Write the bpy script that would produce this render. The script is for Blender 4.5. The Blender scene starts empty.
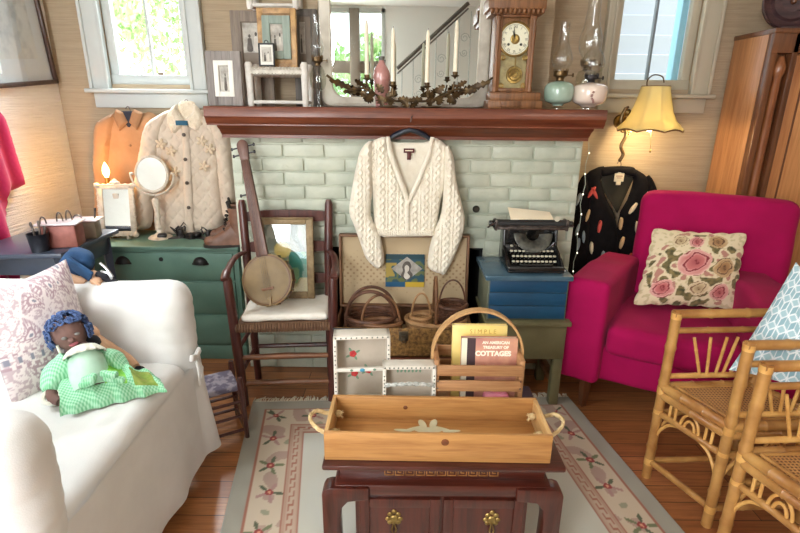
import bpy, bmesh, math, random
from mathutils import Vector, Matrix, noise, Euler
from mathutils.geometry import delaunay_2d_cdt
random.seed(7)
PI = math.pi
C = bpy.context.scene.collection
def R(a): return math.radians(a)
# ------------------------------------------------------------------ camera model
TH, RO, FOC, H = R(17.7), R(.57), 505., 1.40
cf = Vector((0, math.cos(TH), -math.sin(TH))); r0 = Vector((1, 0, 0)); u0 = Vector((0, math.sin(TH), math.cos(TH)))
cr = r0*math.cos(RO)+u0*math.sin(RO); cu = -r0*math.sin(RO)+u0*math.cos(RO)
CAM = Vector((0, 0, H))
def ray(x, y): return cf+cr*((x-400)/FOC)-cu*((y-266.5)/FOC)
def PY(x, y, Y): d = ray(x, y); return CAM+d*(Y/d.y)
def PZ(x, y, Z): d = ray(x, y); return CAM+d*((Z-H)/d.z)
def PX(x, y, X): d = ray(x, y); return CAM+d*(X/d.x)
cd = bpy.data.cameras.new('camera'); cam = bpy.data.objects.new('camera', cd); C.objects.link(cam)
cd.sensor_width = 36; cd.lens = FOC/800*36; cd.clip_start = .02
m3 = Matrix((cr, cu, -cf)).transposed(); cam.matrix_world = Matrix.Translation(CAM) @ m3.to_4x4()
bpy.context.scene.camera = cam
# ------------------------------------------------------------------ materials
def lin(c): return c/12.92 if c <= .04045 else ((c+.055)/1.055)**2.4
def S(r, g, b): return (lin(r/255), lin(g/255), lin(b/255), 1)
MATS = {}
def newmat(name):
    m = bpy.data.materials.new(name); m.use_nodes = True
    nt = m.node_tree; nt.nodes.clear()
    o = nt.nodes.new('ShaderNodeOutputMaterial'); b = nt.nodes.new('ShaderNodeBsdfPrincipled')
    nt.links.new(b.outputs[0], o.inputs[0])
    return m, nt, b, o
def coords(nt, scale=(1, 1, 1), rot=(0, 0, 0), kind='Object'):
    t = nt.nodes.new('ShaderNodeTexCoord'); mp = nt.nodes.new('ShaderNodeMapping')
    mp.inputs['Scale'].default_value = scale; mp.inputs['Rotation'].default_value = rot
    nt.links.new(t.outputs[kind], mp.inputs[0]); return mp.outputs[0]
def noise_n(nt, vec, scale, detail=4, rough=.55, dist=0):
    n = nt.nodes.new('ShaderNodeTexNoise'); n.inputs['Scale'].default_value = scale; n.inputs['Detail'].default_value = detail
    n.inputs['Roughness'].default_value = rough; n.inputs['Distortion'].default_value = dist
    nt.links.new(vec, n.inputs['Vector']); return n.outputs['Fac']
def ramp(nt, fac, stops):
    r = nt.nodes.new('ShaderNodeValToRGB'); e = r.color_ramp.elements
    while len(e) < len(stops): e.new(.5)
    for k, (p, c) in enumerate(stops): e[k].position = p; e[k].color = c
    nt.links.new(fac, r.inputs[0]); return r.outputs[0]
def bump(nt, b, h, strength=.3, dist=.01):
    n = nt.nodes.new('ShaderNodeBump'); n.inputs['Strength'].default_value = strength; n.inputs['Distance'].default_value = dist
    nt.links.new(h, n.inputs['Height']); nt.links.new(n.outputs[0], b.inputs['Normal'])
def plain(name, c1, c2=None, rough=.6, metal=0, scale=8, bs=0, bscale=60, sheen=0, coat=0, stretch=(1, 1, 1), detail=4, lo=.35, hi=.65, spec=.5):
    if name in MATS: return MATS[name]
    m, nt, b, o = newmat(name)
    b.inputs['Roughness'].default_value = rough; b.inputs['Metallic'].default_value = metal
    b.inputs['Sheen Weight'].default_value = sheen; b.inputs['Coat Weight'].default_value = coat
    b.inputs['Specular IOR Level'].default_value = spec
    v = coords(nt, stretch)
    if c2 is not None:
        nt.links.new(ramp(nt, noise_n(nt, v, scale, detail), [(lo, c1), (hi, c2)]), b.inputs['Base Color'])
    else: b.inputs['Base Color'].default_value = c1
    if bs: bump(nt, b, noise_n(nt, v, bscale, 3), bs)
    MATS[name] = m; return m
def wood(name, c1, c2, axis=0, rough=.4, scale=3, coat=0, bs=.08, str_=14, spec=.5):
    if name in MATS: return MATS[name]
    m, nt, b, o = newmat(name)
    sc = [str_]*3; sc[axis] = 1.0
    v = coords(nt, sc)
    n1 = noise_n(nt, v, scale, 6, .6, .6); n2 = noise_n(nt, v, scale*5, 3, .5)
    mx = nt.nodes.new('ShaderNodeMath'); mx.operation = 'MULTIPLY_ADD'; mx.inputs[1].default_value = .35
    nt.links.new(n2, mx.inputs[0]); nt.links.new(n1, mx.inputs[2])
    mid = tuple((c1[i]+c2[i])/2 for i in range(3))+(1,)
    nt.links.new(ramp(nt, mx.outputs[0], [(.5, c1), (.66, mid), (.85, c2)]), b.inputs['Base Color'])
    b.inputs['Roughness'].default_value = rough; b.inputs['Coat Weight'].default_value = coat; b.inputs['Coat Roughness'].default_value = .15
    b.inputs['Specular IOR Level'].default_value = spec
    bump(nt, b, n2, bs); MATS[name] = m; return m
def attr(name, rough=.8, bs=.3, bscale=400, sheen=.2):
    if name in MATS: return MATS[name]
    m, nt, b, o = newmat(name)
    a = nt.nodes.new('ShaderNodeVertexColor'); a.layer_name = 'Col'
    nt.links.new(a.outputs[0], b.inputs['Base Color']); b.inputs['Roughness'].default_value = rough; b.inputs['Sheen Weight'].default_value = sheen
    if bs: bump(nt, b, noise_n(nt, coords(nt), bscale, 2), bs, .003)
    MATS[name] = m; return m
def glass(name, tint=(1, 1, 1, 1), rough=.02, ior=1.45, mixmin=.06, body=0.0):
    if name in MATS: return MATS[name]
    m, nt, b, o = newmat(name); nt.nodes.remove(b)
    t = nt.nodes.new('ShaderNodeBsdfTransparent'); t.inputs[0].default_value = tint
    g = nt.nodes.new('ShaderNodeBsdfGlossy'); g.inputs['Roughness'].default_value = rough
    fr = nt.nodes.new('ShaderNodeLayerWeight'); fr.inputs[0].default_value = .35
    mr = nt.nodes.new('ShaderNodeMapRange'); mr.inputs[3].default_value = mixmin; mr.inputs[4].default_value = .5
    pw = nt.nodes.new('ShaderNodeMath'); pw.operation = 'POWER'; pw.inputs[1].default_value = 2.2
    nt.links.new(fr.outputs['Facing'], pw.inputs[0]); nt.links.new(pw.outputs[0], mr.inputs[0])
    mx = nt.nodes.new('ShaderNodeMixShader'); nt.links.new(mr.outputs[0], mx.inputs[0]); nt.links.new(t.outputs[0], mx.inputs[1]); nt.links.new(g.outputs[0], mx.inputs[2])
    nt.links.new(mx.outputs[0], o.inputs[0]); MATS[name] = m; return m
def emit(name, c, s):
    if name in MATS: return MATS[name]
    m, nt, b, o = newmat(name); b.inputs['Base Color'].default_value = c; b.inputs['Emission Color'].default_value = c; b.inputs['Emission Strength'].default_value = s
    MATS[name] = m; return m
# ------------------------------------------------------------------ mesh builder
class MB:
    def __init__(s): s.v = []; s.f = []; s.m = []; s.c = None; s.uv = None
    def add(s, vs, fs, mat=0, cols=None):
        o = len(s.v); s.v += [tuple(p) for p in vs]; s.f += [tuple(i+o for i in f) for f in fs]; s.m += [mat]*len(fs)
        if cols is not None:
            if s.c is None: s.c = [(1, 1, 1, 1)]*o
            s.c += cols
        elif s.c is not None: s.c += [(1, 1, 1, 1)]*len(vs)
        return s
    def tf(s, M_):
        s.v = [tuple(M_ @ Vector(p)) for p in s.v]; return s
    def bm(s, b, M_=None, mat=0):
        b.verts.ensure_lookup_table(); b.verts.index_update()
        vs = [(M_ @ v.co) if M_ else v.co.copy() for v in b.verts]
        s.add(vs, [[v.index for v in f.verts] for f in b.faces], mat); b.free(); return s
    def box(s, c, d, rot=(0, 0, 0), r=.004, seg=2, mat=0):
        b = bmesh.new(); bmesh.ops.create_cube(b, size=1); bmesh.ops.scale(b, vec=d, verts=b.verts)
        r = min(r, min(d)*.45)
        if r > 0: bmesh.ops.bevel(b, geom=b.edges[:], offset=r, segments=seg, affect='EDGES', profile=.5)
        return s.bm(b, Matrix.Translation(c) @ Euler(rot).to_matrix().to_4x4(), mat)
    def b2(s, x0, x1, y0, y1, z0, z1, r=.004, mat=0, seg=2):
        return s.box(((x0+x1)/2, (y0+y1)/2, (z0+z1)/2), (abs(x1-x0), abs(y1-y0), abs(z1-z0)), r=r, mat=mat, seg=seg)
    def tube(s, pts, r, n=10, caps=True, mat=0, closed=False, flat=1.0):
        P = [Vector(p) for p in pts]; N = len(P); rs = [r]*N if not hasattr(r, '__len__') else list(r)
        T = []
        for i in range(N):
            a = P[(i-1) % N] if closed or i > 0 else P[i]; b = P[(i+1) % N] if closed or i < N-1 else P[i]
            d = (b-a); T.append(d.normalized() if d.length > 1e-9 else Vector((0, 0, 1)))
        up = Vector((0, 0, 1)) if abs(T[0].z) < .9 else Vector((1, 0, 0))
        nrm = (up-T[0]*up.dot(T[0])).normalized(); vs = []; fs = []
        for i in range(N):
            nrm = (nrm-T[i]*nrm.dot(T[i])).normalized(); bi = T[i].cross(nrm)
            for k in range(n):
                a = 2*PI*k/n; vs.append(P[i]+(nrm*math.cos(a)*flat+bi*math.sin(a))*rs[i])
        for i in range(N if closed else N-1):
            j = (i+1) % N
            for k in range(n): k2 = (k+1) % n; fs.append((i*n+k, i*n+k2, j*n+k2, j*n+k))
        if caps and not closed: fs.append(tuple(range(n-1, -1, -1))); fs.append(tuple((N-1)*n+k for k in range(n)))
        return s.add(vs, fs, mat)
    def lathe(s, prof, n=24, o=(0, 0, 0), axis=2, mat=0, caps=True, a0=0, a1=2*PI, sx=1, sy=1, M_=None):
        vs = []; fs = []; full = abs(a1-a0-2*PI) < 1e-6; nn = n if full else n+1
        for r, z in prof:
            for k in range(nn):
                a = a0+(a1-a0)*k/n; p = Vector((r*math.cos(a)*sx, r*math.sin(a)*sy, z))
                if axis == 1: p = Vector((p.x, -p.z, p.y))      # axis towards -Y
                if M_: p = M_ @ p
                vs.append(p+Vector(o))
        for i in range(len(prof)-1):
            for k in range(n):
                k2 = (k+1) % nn
                if axis == 1: fs.append((i*nn+k, i*nn+k2, (i+1)*nn+k2, (i+1)*nn+k))
                else: fs.append((i*nn+k, i*nn+k2, (i+1)*nn+k2, (i+1)*nn+k))
        if caps and full:
            if prof[0][0] > 1e-6: fs.append(tuple(range(n-1, -1, -1)))
            if prof[-1][0] > 1e-6: fs.append(tuple((len(prof)-1)*n+k for k in range(n)))
        return s.add(vs, fs, mat)
    def ball(s, c, r, n=16, mat=0, rot=(0, 0, 0)):
        b = bmesh.new(); bmesh.ops.create_uvsphere(b, u_segments=n, v_segments=max(6, n//2), radius=1)
        rr = (r, r, r) if not hasattr(r, '__len__') else r
        return s.bm(b, Matrix.Translation(c) @ Euler(rot).to_matrix().to_4x4() @ Matrix.Diagonal((*rr, 1)), mat)
    def prism(s, poly, d0, d1, plane='xz', mat=0, bev=0):
        """polygon extruded from d0 to d1 along the remaining axis"""
        b = bmesh.new(); n = len(poly)
        def q(p, d): return {'xz': (p[0], d, p[1]), 'xy': (p[0], p[1], d), 'yz': (d, p[0], p[1])}[plane]
        A = [b.verts.new(q(p, d0)) for p in poly]; B = [b.verts.new(q(p, d1)) for p in poly]
        b.faces.new(A); b.faces.new(B[::-1])
        for i in range(n): b.faces.new((A[i], B[i], B[(i+1) % n], A[(i+1) % n]))
        bmesh.ops.recalc_face_normals(b, faces=b.faces[:])
        if bev: bmesh.ops.bevel(b, geom=b.edges[:], offset=bev, segments=2, affect='EDGES', profile=.5)
        return s.bm(b, None, mat)
    def soft(s, c, d, r=.04, n=.03, amp=0, ns=6, rot=(0, 0, 0), bulge=0, mat=0, fn=None):
        """rounded soft block with cloth noise"""
        h = [x/2 for x in d]; cnt = [max(2, int(x/n)) for x in d]; key = {}; vs = []; fs = []
        M_ = Matrix.Translation(c) @ Euler(rot).to_matrix().to_4x4(); seed = Vector((random.random()*50, random.random()*50, 3))
        def vert(p):
            k = tuple(round(x*1e5) for x in p)
            if k in key: return key[k]
            q = Vector([max(-h[i]+r, min(h[i]-r, p[i])) for i in range(3)]); e = Vector(p)-q
            w = q+e.normalized()*r if e.length > 1e-9 else Vector(p)
            nr = e.normalized() if e.length > 1e-9 else Vector((0, 0, 1))
            if bulge:
                w = w+Vector((0, 0, 1))*bulge*max(0, 1-(p[0]/h[0])**2)*max(0, 1-(p[1]/h[1])**2)*(1 if p[2] > 0 else 0)
            if amp: w = w+nr*amp*noise.noise(w*ns+seed)
            if fn: w = fn(w, nr)
            key[k] = len(vs); vs.append(M_ @ w); return key[k]
        def lst(i):
            # points along the axis, denser in the rounded ends
            k = cnt[i]; core = [-h[i]+r+(2*h[i]-2*r)*j/k for j in range(k+1)]
            return [-h[i]+r*(1-math.cos(PI/2*j/3)) if False else -h[i]+r*j/3 for j in range(3)]+core+[h[i]-r+r*j/3 for j in range(1, 4)]
        L = [lst(i) for i in range(3)]
        for ax in range(3):
            a, b_ = (ax+1) % 3, (ax+2) % 3
            for sg in (-1, 1):
                for i in range(len(L[a])-1):
                    for j in range(len(L[b_])-1):
                        q = []
                        for (ii, jj) in ((i, j), (i+1, j), (i+1, j+1), (i, j+1)):
                            p = [0, 0, 0]; p[ax] = sg*h[ax]; p[a] = L[a][ii]; p[b_] = L[b_][jj]; q.append(vert(p))
                        fs.append(tuple(q if sg > 0 else q[::-1]))
        return s.add(vs, fs, mat)
    def build(s, name, mats, parent=None, smooth=True, ang=40, label=None, loc=None, kind=None):
        me = bpy.data.meshes.new(name); me.from_pydata(s.v, [], s.f)
        if not isinstance(mats, (list, tuple)): mats = [mats]
        for m in mats: me.materials.append(m)
        me.polygons.foreach_set('material_index', s.m)
        if s.c:
            ca = me.color_attributes.new('Col', 'FLOAT_COLOR', 'POINT')
            ca.data.foreach_set('color', [x for c in s.c for x in c])
        if smooth:
            me.polygons.foreach_set('use_smooth', [True]*len(me.polygons)); me.set_sharp_from_angle(angle=R(ang))
        me.update(); o = bpy.data.objects.new(name, me); C.objects.link(o)
        if parent is not None: o.parent = parent
        if label: o['label'] = label
        if loc is not None: o.location = loc
        if kind: o['kind'] = kind
        return o
def thing(name, label, cat, loc=(0, 0, 0), rz=0, group=None):
    o = bpy.data.objects.new(name, None); C.objects.link(o); o.location = loc; o.rotation_euler = (0, 0, rz); o.empty_display_size = .05
    o['label'] = label; o['category'] = cat
    if group: o['group'] = group
    return o
def tag(o, label, cat, group=None, kind=None):
    o['label'] = label; o['category'] = cat
    if group: o['group'] = group
    if kind: o['kind'] = kind
    return o
def struct(name, mb, m, parent=None, **k):
    o = mb.build(name, m, parent, **k)
    if parent is None: o['kind'] = 'structure'
    return o
def dup(root, loc, rz=None, label=None):
    r = root.copy(); C.objects.link(r); r.location = loc
    if rz is not None: r.rotation_euler = (0, 0, rz)
    if label: r['label'] = label
    for ch in list(root.children):
        c = ch.copy(); C.objects.link(c); c.parent = r
        for g in list(ch.children):
            d = g.copy(); C.objects.link(d); d.parent = c
    return r
# ------------------------------------------------------------------ polygon helpers
def smooth_poly(P, k=6, closed=True):
    out = []; n = len(P)
    for i in range(n if closed else n-1):
        p = [Vector(P[(i+j-1) % n]) if closed else Vector(P[max(0, min(n-1, i+j-1))]) for j in range(4)]
        for t in range(k):
            u = t/k
            out.append(.5*((2*p[1])+(p[2]-p[0])*u+(2*p[0]-5*p[1]+4*p[2]-p[3])*u*u+(3*p[1]-p[0]-3*p[2]+p[3])*u**3))
    if not closed: out.append(Vector(P[-1]))
    return out
def inpoly(p, P):
    c = False; n = len(P); j = n-1
    for i in range(n):
        if (P[i][1] > p[1]) != (P[j][1] > p[1]) and p[0] < (P[j][0]-P[i][0])*(p[1]-P[i][1])/(P[j][1]-P[i][1])+P[i][0]: c = not c
        j = i
    return c
def edist(p, P):
    d = 1e9; n = len(P)
    for i in range(n):
        ax, ay = P[i][0], P[i][1]; bx, by = P[(i+1) % n][0], P[(i+1) % n][1]
        dx, dy = bx-ax, by-ay; L = dx*dx+dy*dy
        t = 0 if L == 0 else max(0, min(1, ((p[0]-ax)*dx+(p[1]-ay)*dy)/L))
        e = (p[0]-ax-t*dx)**2+(p[1]-ay-t*dy)**2
        if e < d: d = e
    return math.sqrt(d)
def inflate(mb, poly, t=.03, w=.05, g=.012, back=.3, fn=None, mat=0, col=None, M_=None):
    """fills a 2D outline (x,z), swells it by t towards -y (w = width of the rounded rim) and by back*t towards +y"""
    P = [(p[0], p[1]) for p in poly]
    # resample the outline
    Q = []
    n = len(P)
    for i in range(n):
        a = Vector(P[i]); b = Vector(P[(i+1) % n]); k = max(1, int((b-a).length/g))
        for j in range(k): Q.append(a.lerp(b, j/k))
    xs = [p[0] for p in P]; zs = [p[1] for p in P]; pts = list(Q); inner = []
    x = min(xs); row = 0; z = min(zs)
    while z < max(zs):
        x = min(xs)+(g/2 if row % 2 else 0)
        while x < max(xs):
            if inpoly((x, z), P) and edist((x, z), P) > g*.55: pts.append(Vector((x, z)))
            x += g
        z += g*.87; row += 1
    nb = len(Q)
    V, E, F, ov, oe, of = delaunay_2d_cdt(pts, [], [list(range(nb))], 1, 1e-6)
    bound = set(i for i in range(len(V)) if any(k < nb for k in ov[i]))
    vs = []; idb = {}; cols = []
    for i, p in enumerate(V):
        d = 0 if i in bound else edist(p, P)
        q = min(1, d/w); sw = t*math.sqrt(max(0, 1-(1-q)**2)); y = -sw
        if fn: y -= fn(p[0], p[1], d)*(q if i in bound else min(1, d/(.3*w)))
        vs.append((p[0], y, p[1])); cols.append(col(p[0], p[1], d) if col else None)
    for i, p in enumerate(V):
        if i in bound: idb[i] = i
        else:
            d = edist(p, P); q = min(1, d/w); idb[i] = len(vs); vs.append((p[0], back*t*math.sqrt(max(0, 1-(1-q)**2))+.0005, p[1])); cols.append(cols[i])
    fs = []
    for f in F:
        # front faces look to -y
        a, b, c = [Vector(vs[k]) for k in f[:3]]
        nn = (b-a).cross(c-a)
        f2 = list(f) if nn.y < 0 else list(f)[::-1]
        fs.append(tuple(f2)); fs.append(tuple(idb[k] for k in f2[::-1]))
    if M_: vs = [tuple(M_ @ Vector(v)) for v in vs]
    mb.add(vs, fs, mat, cols if col else None); return mb
def grid(mb, fn, nu, nv, mat=0, col=None, flip=False, closeu=False):
    vs = []; fs = []; cs = []
    for i in range(nu+1):
        for j in range(nv+1):
            u, v = i/nu, j/nv; vs.append(tuple(fn(u, v)))
            if col: cs.append(col(u, v))
    for i in range(nu):
        for j in range(nv):
            q = (i*(nv+1)+j, (i+1)*(nv+1)+j, (i+1)*(nv+1)+j+1, i*(nv+1)+j+1); fs.append(q[::-1] if flip else q)
    return mb.add(vs, fs, mat, cs if col else None)
def pillow(mb, BL, BR, TR, TL, t, n=60, col=None, pinch=.06, mat=0, wr=.004, scal=0):
    """square cushion from its four corner points; col(u,v) paints the front"""
    BL, BR, TR, TL = map(Vector, (BL, BR, TR, TL)); nr = (BR-BL).cross(TL-BL).normalized(); ctr = (BL+BR+TR+TL)/4
    for sg in (1, -1):
        def f(u, v):
            a, b = 2*u-1, 2*v-1
            p = BL*(1-u)*(1-v)+BR*u*(1-v)+TR*u*v+TL*(1-u)*v
            k = pinch*(1-a*a)*(b*b)+pinch*(1-b*b)*(a*a)
            p = p+(ctr-p)*k
            if scal: p = p+(p-ctr)*scal*(abs(math.sin(PI*6*u))*b**12+abs(math.sin(PI*6*v))*a**12)
            hgt = (max(0, 1-a**4)*max(0, 1-b**4))**.5*(.55+.45*(1-a*a)*(1-b*b))
            return p+nr*sg*t*(hgt+(wr/t)*noise.noise(p*14)*hgt)
        grid(mb, f, n, n, mat, (lambda u, v: col(u, v)) if col else None, flip=(sg < 0))
    return mb
def text_mesh(mb, txt, size, M_, mat=0, depth=.0006, align='CENTER', bold=0, sx=1):
    cu_ = bpy.data.curves.new('t', 'FONT'); cu_.body = txt; cu_.size = size; cu_.extrude = depth; cu_.align_x = align; cu_.align_y = 'CENTER'; cu_.offset = bold; cu_.resolution_u = 3
    o = bpy.data.objects.new('t', cu_); C.objects.link(o); bpy.context.view_layer.update()
    me = o.to_mesh(); vs = [M_ @ Vector((v.co.x*sx, v.co.y, v.co.z)) for v in me.vertices]; fs = [tuple(p.vertices) for p in me.polygons]
    mb.add(vs, fs, mat); o.to_mesh_clear(); bpy.data.objects.remove(o); bpy.data.curves.remove(cu_); return mb
def basis(o, x, y):
    x = Vector(x).normalized(); y = Vector(y); y = (y-x*y.dot(x)).normalized(); z = x.cross(y)
    M_ = Matrix((x, y, z)).transposed().to_4x4(); M_.translation = Vector(o); return M_
def arc(c, r, a0, a1, n=16, plane='xz', ry=None):
    ry = r if ry is None else ry; out = []
    for i in range(n+1):
        a = R(a0+(a1-a0)*i/n); x, y = r*math.cos(a), ry*math.sin(a)
        out.append({'xz': (c[0]+x, c[1], c[2]+y), 'xy': (c[0]+x, c[1]+y, c[2]), 'yz': (c[0], c[1]+x, c[2]+y)}[plane])
    return out
# ================================================================== SETTING
LX, BY, RX, CZ, RY = -1.965, 3.06, 2.60, 2.60, -1.75
def grass(name, c1, c2, sc=(1.2, 1.2, 45), bs=.5):
    m, nt, b, o = newmat(name); v = coords(nt, sc)
    n1 = noise_n(nt, v, 4, 5, .6); nt.links.new(ramp(nt, n1, [(.3, c1), (.7, c2)]), b.inputs['Base Color'])
    b.inputs['Roughness'].default_value = .75; bump(nt, b, noise_n(nt, v, 5, 4, .6), bs, .01); return m
m_wall = grass('grasscloth_wallpaper', S(166, 146, 120), S(184, 164, 136))
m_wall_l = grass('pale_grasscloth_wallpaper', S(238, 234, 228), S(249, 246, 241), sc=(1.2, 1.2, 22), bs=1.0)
m_white = plain('white_plaster', S(232, 234, 230), rough=.8)
m_trim = plain('pale_grey_trim_paint', S(190, 196, 194), S(200, 204, 200), rough=.5, scale=3)
m_trim2 = plain('pale_taupe_trim_paint', S(180, 172, 152), S(188, 180, 160), rough=.5, scale=3)
m_dark = plain('firebox_black', S(10, 9, 9), rough=.9)  # flat near-black for the firebox inside
def floor_mat():
    m, nt, b, o = newmat('plank_floor'); v = coords(nt, (1, 1, 1))
    br = nt.nodes.new('ShaderNodeTexBrick'); br.inputs['Scale'].default_value = 1; br.inputs['Brick Width'].default_value = 1.3; br.inputs['Row Height'].default_value = .085
    br.inputs['Mortar Size'].default_value = .0016; br.inputs['Color1'].default_value = S(184, 122, 74); br.inputs['Color2'].default_value = S(150, 92, 54); br.inputs['Mortar'].default_value = S(40, 22, 14)
    br.offset = .37; nt.links.new(v, br.inputs['Vector'])
    g = noise_n(nt, coords(nt, (1.5, 22, 1)), 4, 6, .6, .5); gr = ramp(nt, g, [(.3, (.55, .55, .55, 1)), (.7, (1.15, 1.15, 1.15, 1))])
    mx = nt.nodes.new('ShaderNodeMix'); mx.data_type = 'RGBA'; mx.blend_type = 'MULTIPLY'; mx.inputs[0].default_value = .8
    nt.links.new(br.outputs['Color'], mx.inputs[6]); nt.links.new(gr, mx.inputs[7]); nt.links.new(mx.outputs[2], b.inputs['Base Color'])
    b.inputs['Roughness'].default_value = .28; b.inputs['Coat Weight'].default_value = .15; bump(nt, b, br.outputs['Fac'], .25, .002); return m
struct('floor', MB().b2(LX, RX, RY, BY, -.05, 0, r=0), floor_mat())
struct('ceiling', MB().b2(LX-.1, RX+.1, RY-.1, BY+.1, CZ, CZ+.08, r=0), m_white)
W1 = (-1.66, -1.19, 1.50, 2.35); W2 = (1.165, 1.64, 1.50, 2.35)
w = MB()
w.b2(LX-.1, RX+.1, BY, BY+.12, 0, 1.50, r=0); w.b2(LX-.1, RX+.1, BY, BY+.12, 2.35, CZ, r=0)
w.b2(LX-.1, W1[0], BY, BY+.12, 1.50, 2.35, r=0); w.b2(W1[1], W2[0], BY, BY+.12, 1.50, 2.35, r=0); w.b2(W2[1], RX+.1, BY, BY+.12, 1.50, 2.35, r=0)
struct('wall_back', w, m_wall, smooth=False)
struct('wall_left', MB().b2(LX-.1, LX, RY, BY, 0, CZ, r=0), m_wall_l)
struct('wall_right', MB().b2(RX, RX+.1, RY, BY, 0, CZ, r=0), m_wall)
# seams of the wallpaper lengths: corner strip left, beside the window
w = MB(); w.b2(LX, RX, BY-.018, BY-.0005, 0, .13, r=.004); struct('baseboard_back', w, m_trim2)
w = MB(); w.b2(LX+.0005, LX+.018, RY, BY-.02, 0, .13, r=.004); struct('baseboard_left', w, m_trim)
w = MB(); w.b2(RX-.018, RX-.0005, RY, BY-.02, 0, .13, r=.004); struct('baseboard_right', w, m_trim2)
m_pane = glass('window_glass', (.97, .99, 1, 1), mixmin=.03)
def window(name, W, cx0, cx1, mt, gl, gr, dark):
    x0, x1, z0, z1 = W; o = bpy.data.objects.new(name, None); C.objects.link(o); o['kind'] = 'structure'; o.location = ((x0+x1)/2, BY, z0); L = -Vector(o.location)
    c = MB(); F = BY-.03
    for a, b in ((cx0, x0+.005), (x1-.005, cx1)): c.b2(a, b, F, BY-.001, 1.472, 2.5, r=.004)
    c.b2(cx0, cx1, F, BY-.001, 2.345, 2.5, r=.004)
    for a, b in ((cx0, cx0+.018), (cx1-.018, cx1)): c.b2(a, b, F-.012, F+.004, 1.475, 2.5, r=.004)
    for a, b in ((x0-.012, x0+.006), (x1-.006, x1+.012)): c.b2(a, b, F-.008, F+.004, 1.475, 2.4, r=.003)
    c.tf(Matrix.Translation(L)); c.build('casing', mt, o)
    s = MB(); s.b2(cx0-.02, cx1+.02, F-.035, BY-.001, 1.452, 1.474, r=.006); s.tf(Matrix.Translation(L)).build('sill', m_trim if not dark else m_trim2, o)
    s = MB(); s.b2(cx0+.01, cx1-.01, F+.006, BY-.001, 1.372, 1.453, r=.003); s.tf(Matrix.Translation(L)).build('apron', mt, o)
    s = MB(); Y0, Y1 = BY+.015, BY+.055
    s.b2(x0, gl, Y0, Y1, z0-.005, z1, r=.004); s.b2(gr, x1, Y0, Y1, z0-.005, z1, r=.004); s.b2(x0-.02, x1+.02, Y0-.004, Y1-.003, z0-.02, z0+.052, r=.004); s.b2(x0, x1, Y0-.004, Y1-.003, z1-.05, z1, r=.004)
    s.tf(Matrix.Translation(L)).build('sash', mt, o)
    mx = (gl+gr)/2; MB().b2(mx-.006, mx+.006, Y0+.005, Y1-.005, z0+.05, z1-.05, r=.002).tf(Matrix.Translation(L)).build('muntin', m_trim if not dark else plain('grey_muntin', S(120, 130, 136)), o)
    MB().b2(gl, gr, BY+.033, BY+.037, z0+.04, z1-.04, r=0).tf(Matrix.Translation(L)).build('pane', m_pane, o)
    return o
w1 = window('window_1', W1, -1.765, -1.10, m_trim, -1.612, -1.232, False)
w2 = window('window_2', W2, 1.115, 1.745, m_trim2, 1.215, 1.592, True)
MB().b2(1.555, 1.592, BY+.056, BY+.12, 1.5, 2.35, r=.002).tf(Matrix.Translation(-Vector(w2.location))).build('jamb', plain('blue_jamb_paint', S(150, 205, 225), rough=.5), w2)
# chimney: wallpapered breast above, painted brick below
struct('wall_chimney', MB().b2(-.74, .74, 2.72, BY-.001, 1.385, CZ-.001, r=0), m_wall)
m_brick = plain('pale_green_painted_brick', S(174, 180, 162), S(196, 199, 180), rough=.5, scale=7, bs=.25, bscale=40)
bk = MB(); BX0, BX1, BF = -.832, .884, 2.51
OX0, OX1, OZ = -.37, .43, .70
rowh = .0677
for k in range(19):
    z0 = k*rowh; z1 = z0+rowh
    if z0 > 1.255: break
    x = BX0-(.10 if k % 2 else .0)-.05
    while x < BX1:
        a, b = max(x, BX0), min(x+.2032, BX1); x += .2032
        if b-a < .03: continue
        for (p, q) in ([(a, b)] if z0 >= OZ-.01 else [(a, min(b, OX0)), (max(a, OX1), b)]):
            if q-p < .012: continue
            j = random.uniform(-.0015, .0015); bk.b2(p+.004, q-.004, BF+j, BF+.06, z0+.004, min(z1-.004, 1.262), r=.006)
bk.b2(BX0+.002, OX0, BF+.011, BY-.02, 0, 1.262, r=0); bk.b2(OX1, BX1-.002, BF+.011, BY-.02, 0, 1.262, r=0); bk.b2(OX0, OX1, BF+.011, BY-.02, OZ, 1.262, r=0)
o = bk.build('fireplace_surround', m_brick); o['kind'] = 'structure'
fb = MB(); fb.b2(OX0-.002, OX1+.002, BY-.12, BY-.05, 0.001, OZ+.01, r=0); fb.b2(OX0-.004, OX0+.01, BF+.03, BY-.05, 0.001, OZ, r=0); fb.b2(OX1-.01, OX1+.004, BF+.03, BY-.05, .001, OZ, r=0); fb.b2(OX0, OX1, BF+.02, BY-.05, OZ-.012, OZ, r=0)
o = fb.build('firebox', m_dark); o['kind'] = 'structure'
# mantel shelf
m_mantel = wood('mantel_mahogany', S(84, 38, 20), S(122, 62, 34), 0, rough=.45, scale=2.5, coat=.2)
t = thing('mantel_shelf', 'dark red-brown moulded wooden mantel shelf above the pale green brick', 'mantel', (0, 2.5, 1.25))
mm = MB(); prof = [(2.37, 1.389), (2.365, 1.383), (2.365, 1.345), (2.374, 1.336), (2.378, 1.322), (2.388, 1.312), (2.388, 1.306), (2.72, 1.306), (2.72, 1.389)]
mm.prism(prof, -.888, .922, 'yz'); mm.tf(Matrix.Translation((0, -2.5, -1.25))).build('shelf_board', m_mantel, t)
mm = MB(); prof = [(2.392, 1.307), (2.40, 1.297), (2.425, 1.285), (2.44, 1.270), (2.452, 1.262), (2.452, 1.247), (2.509, 1.247), (2.509, 1.2635), (2.72, 1.2635), (2.72, 1.307)]
mm.prism(prof, -.845, .882, 'yz'); mm.tf(Matrix.Translation((0, -2.5, -1.25))).build('cornice_moulding', m_mantel, t)
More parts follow.
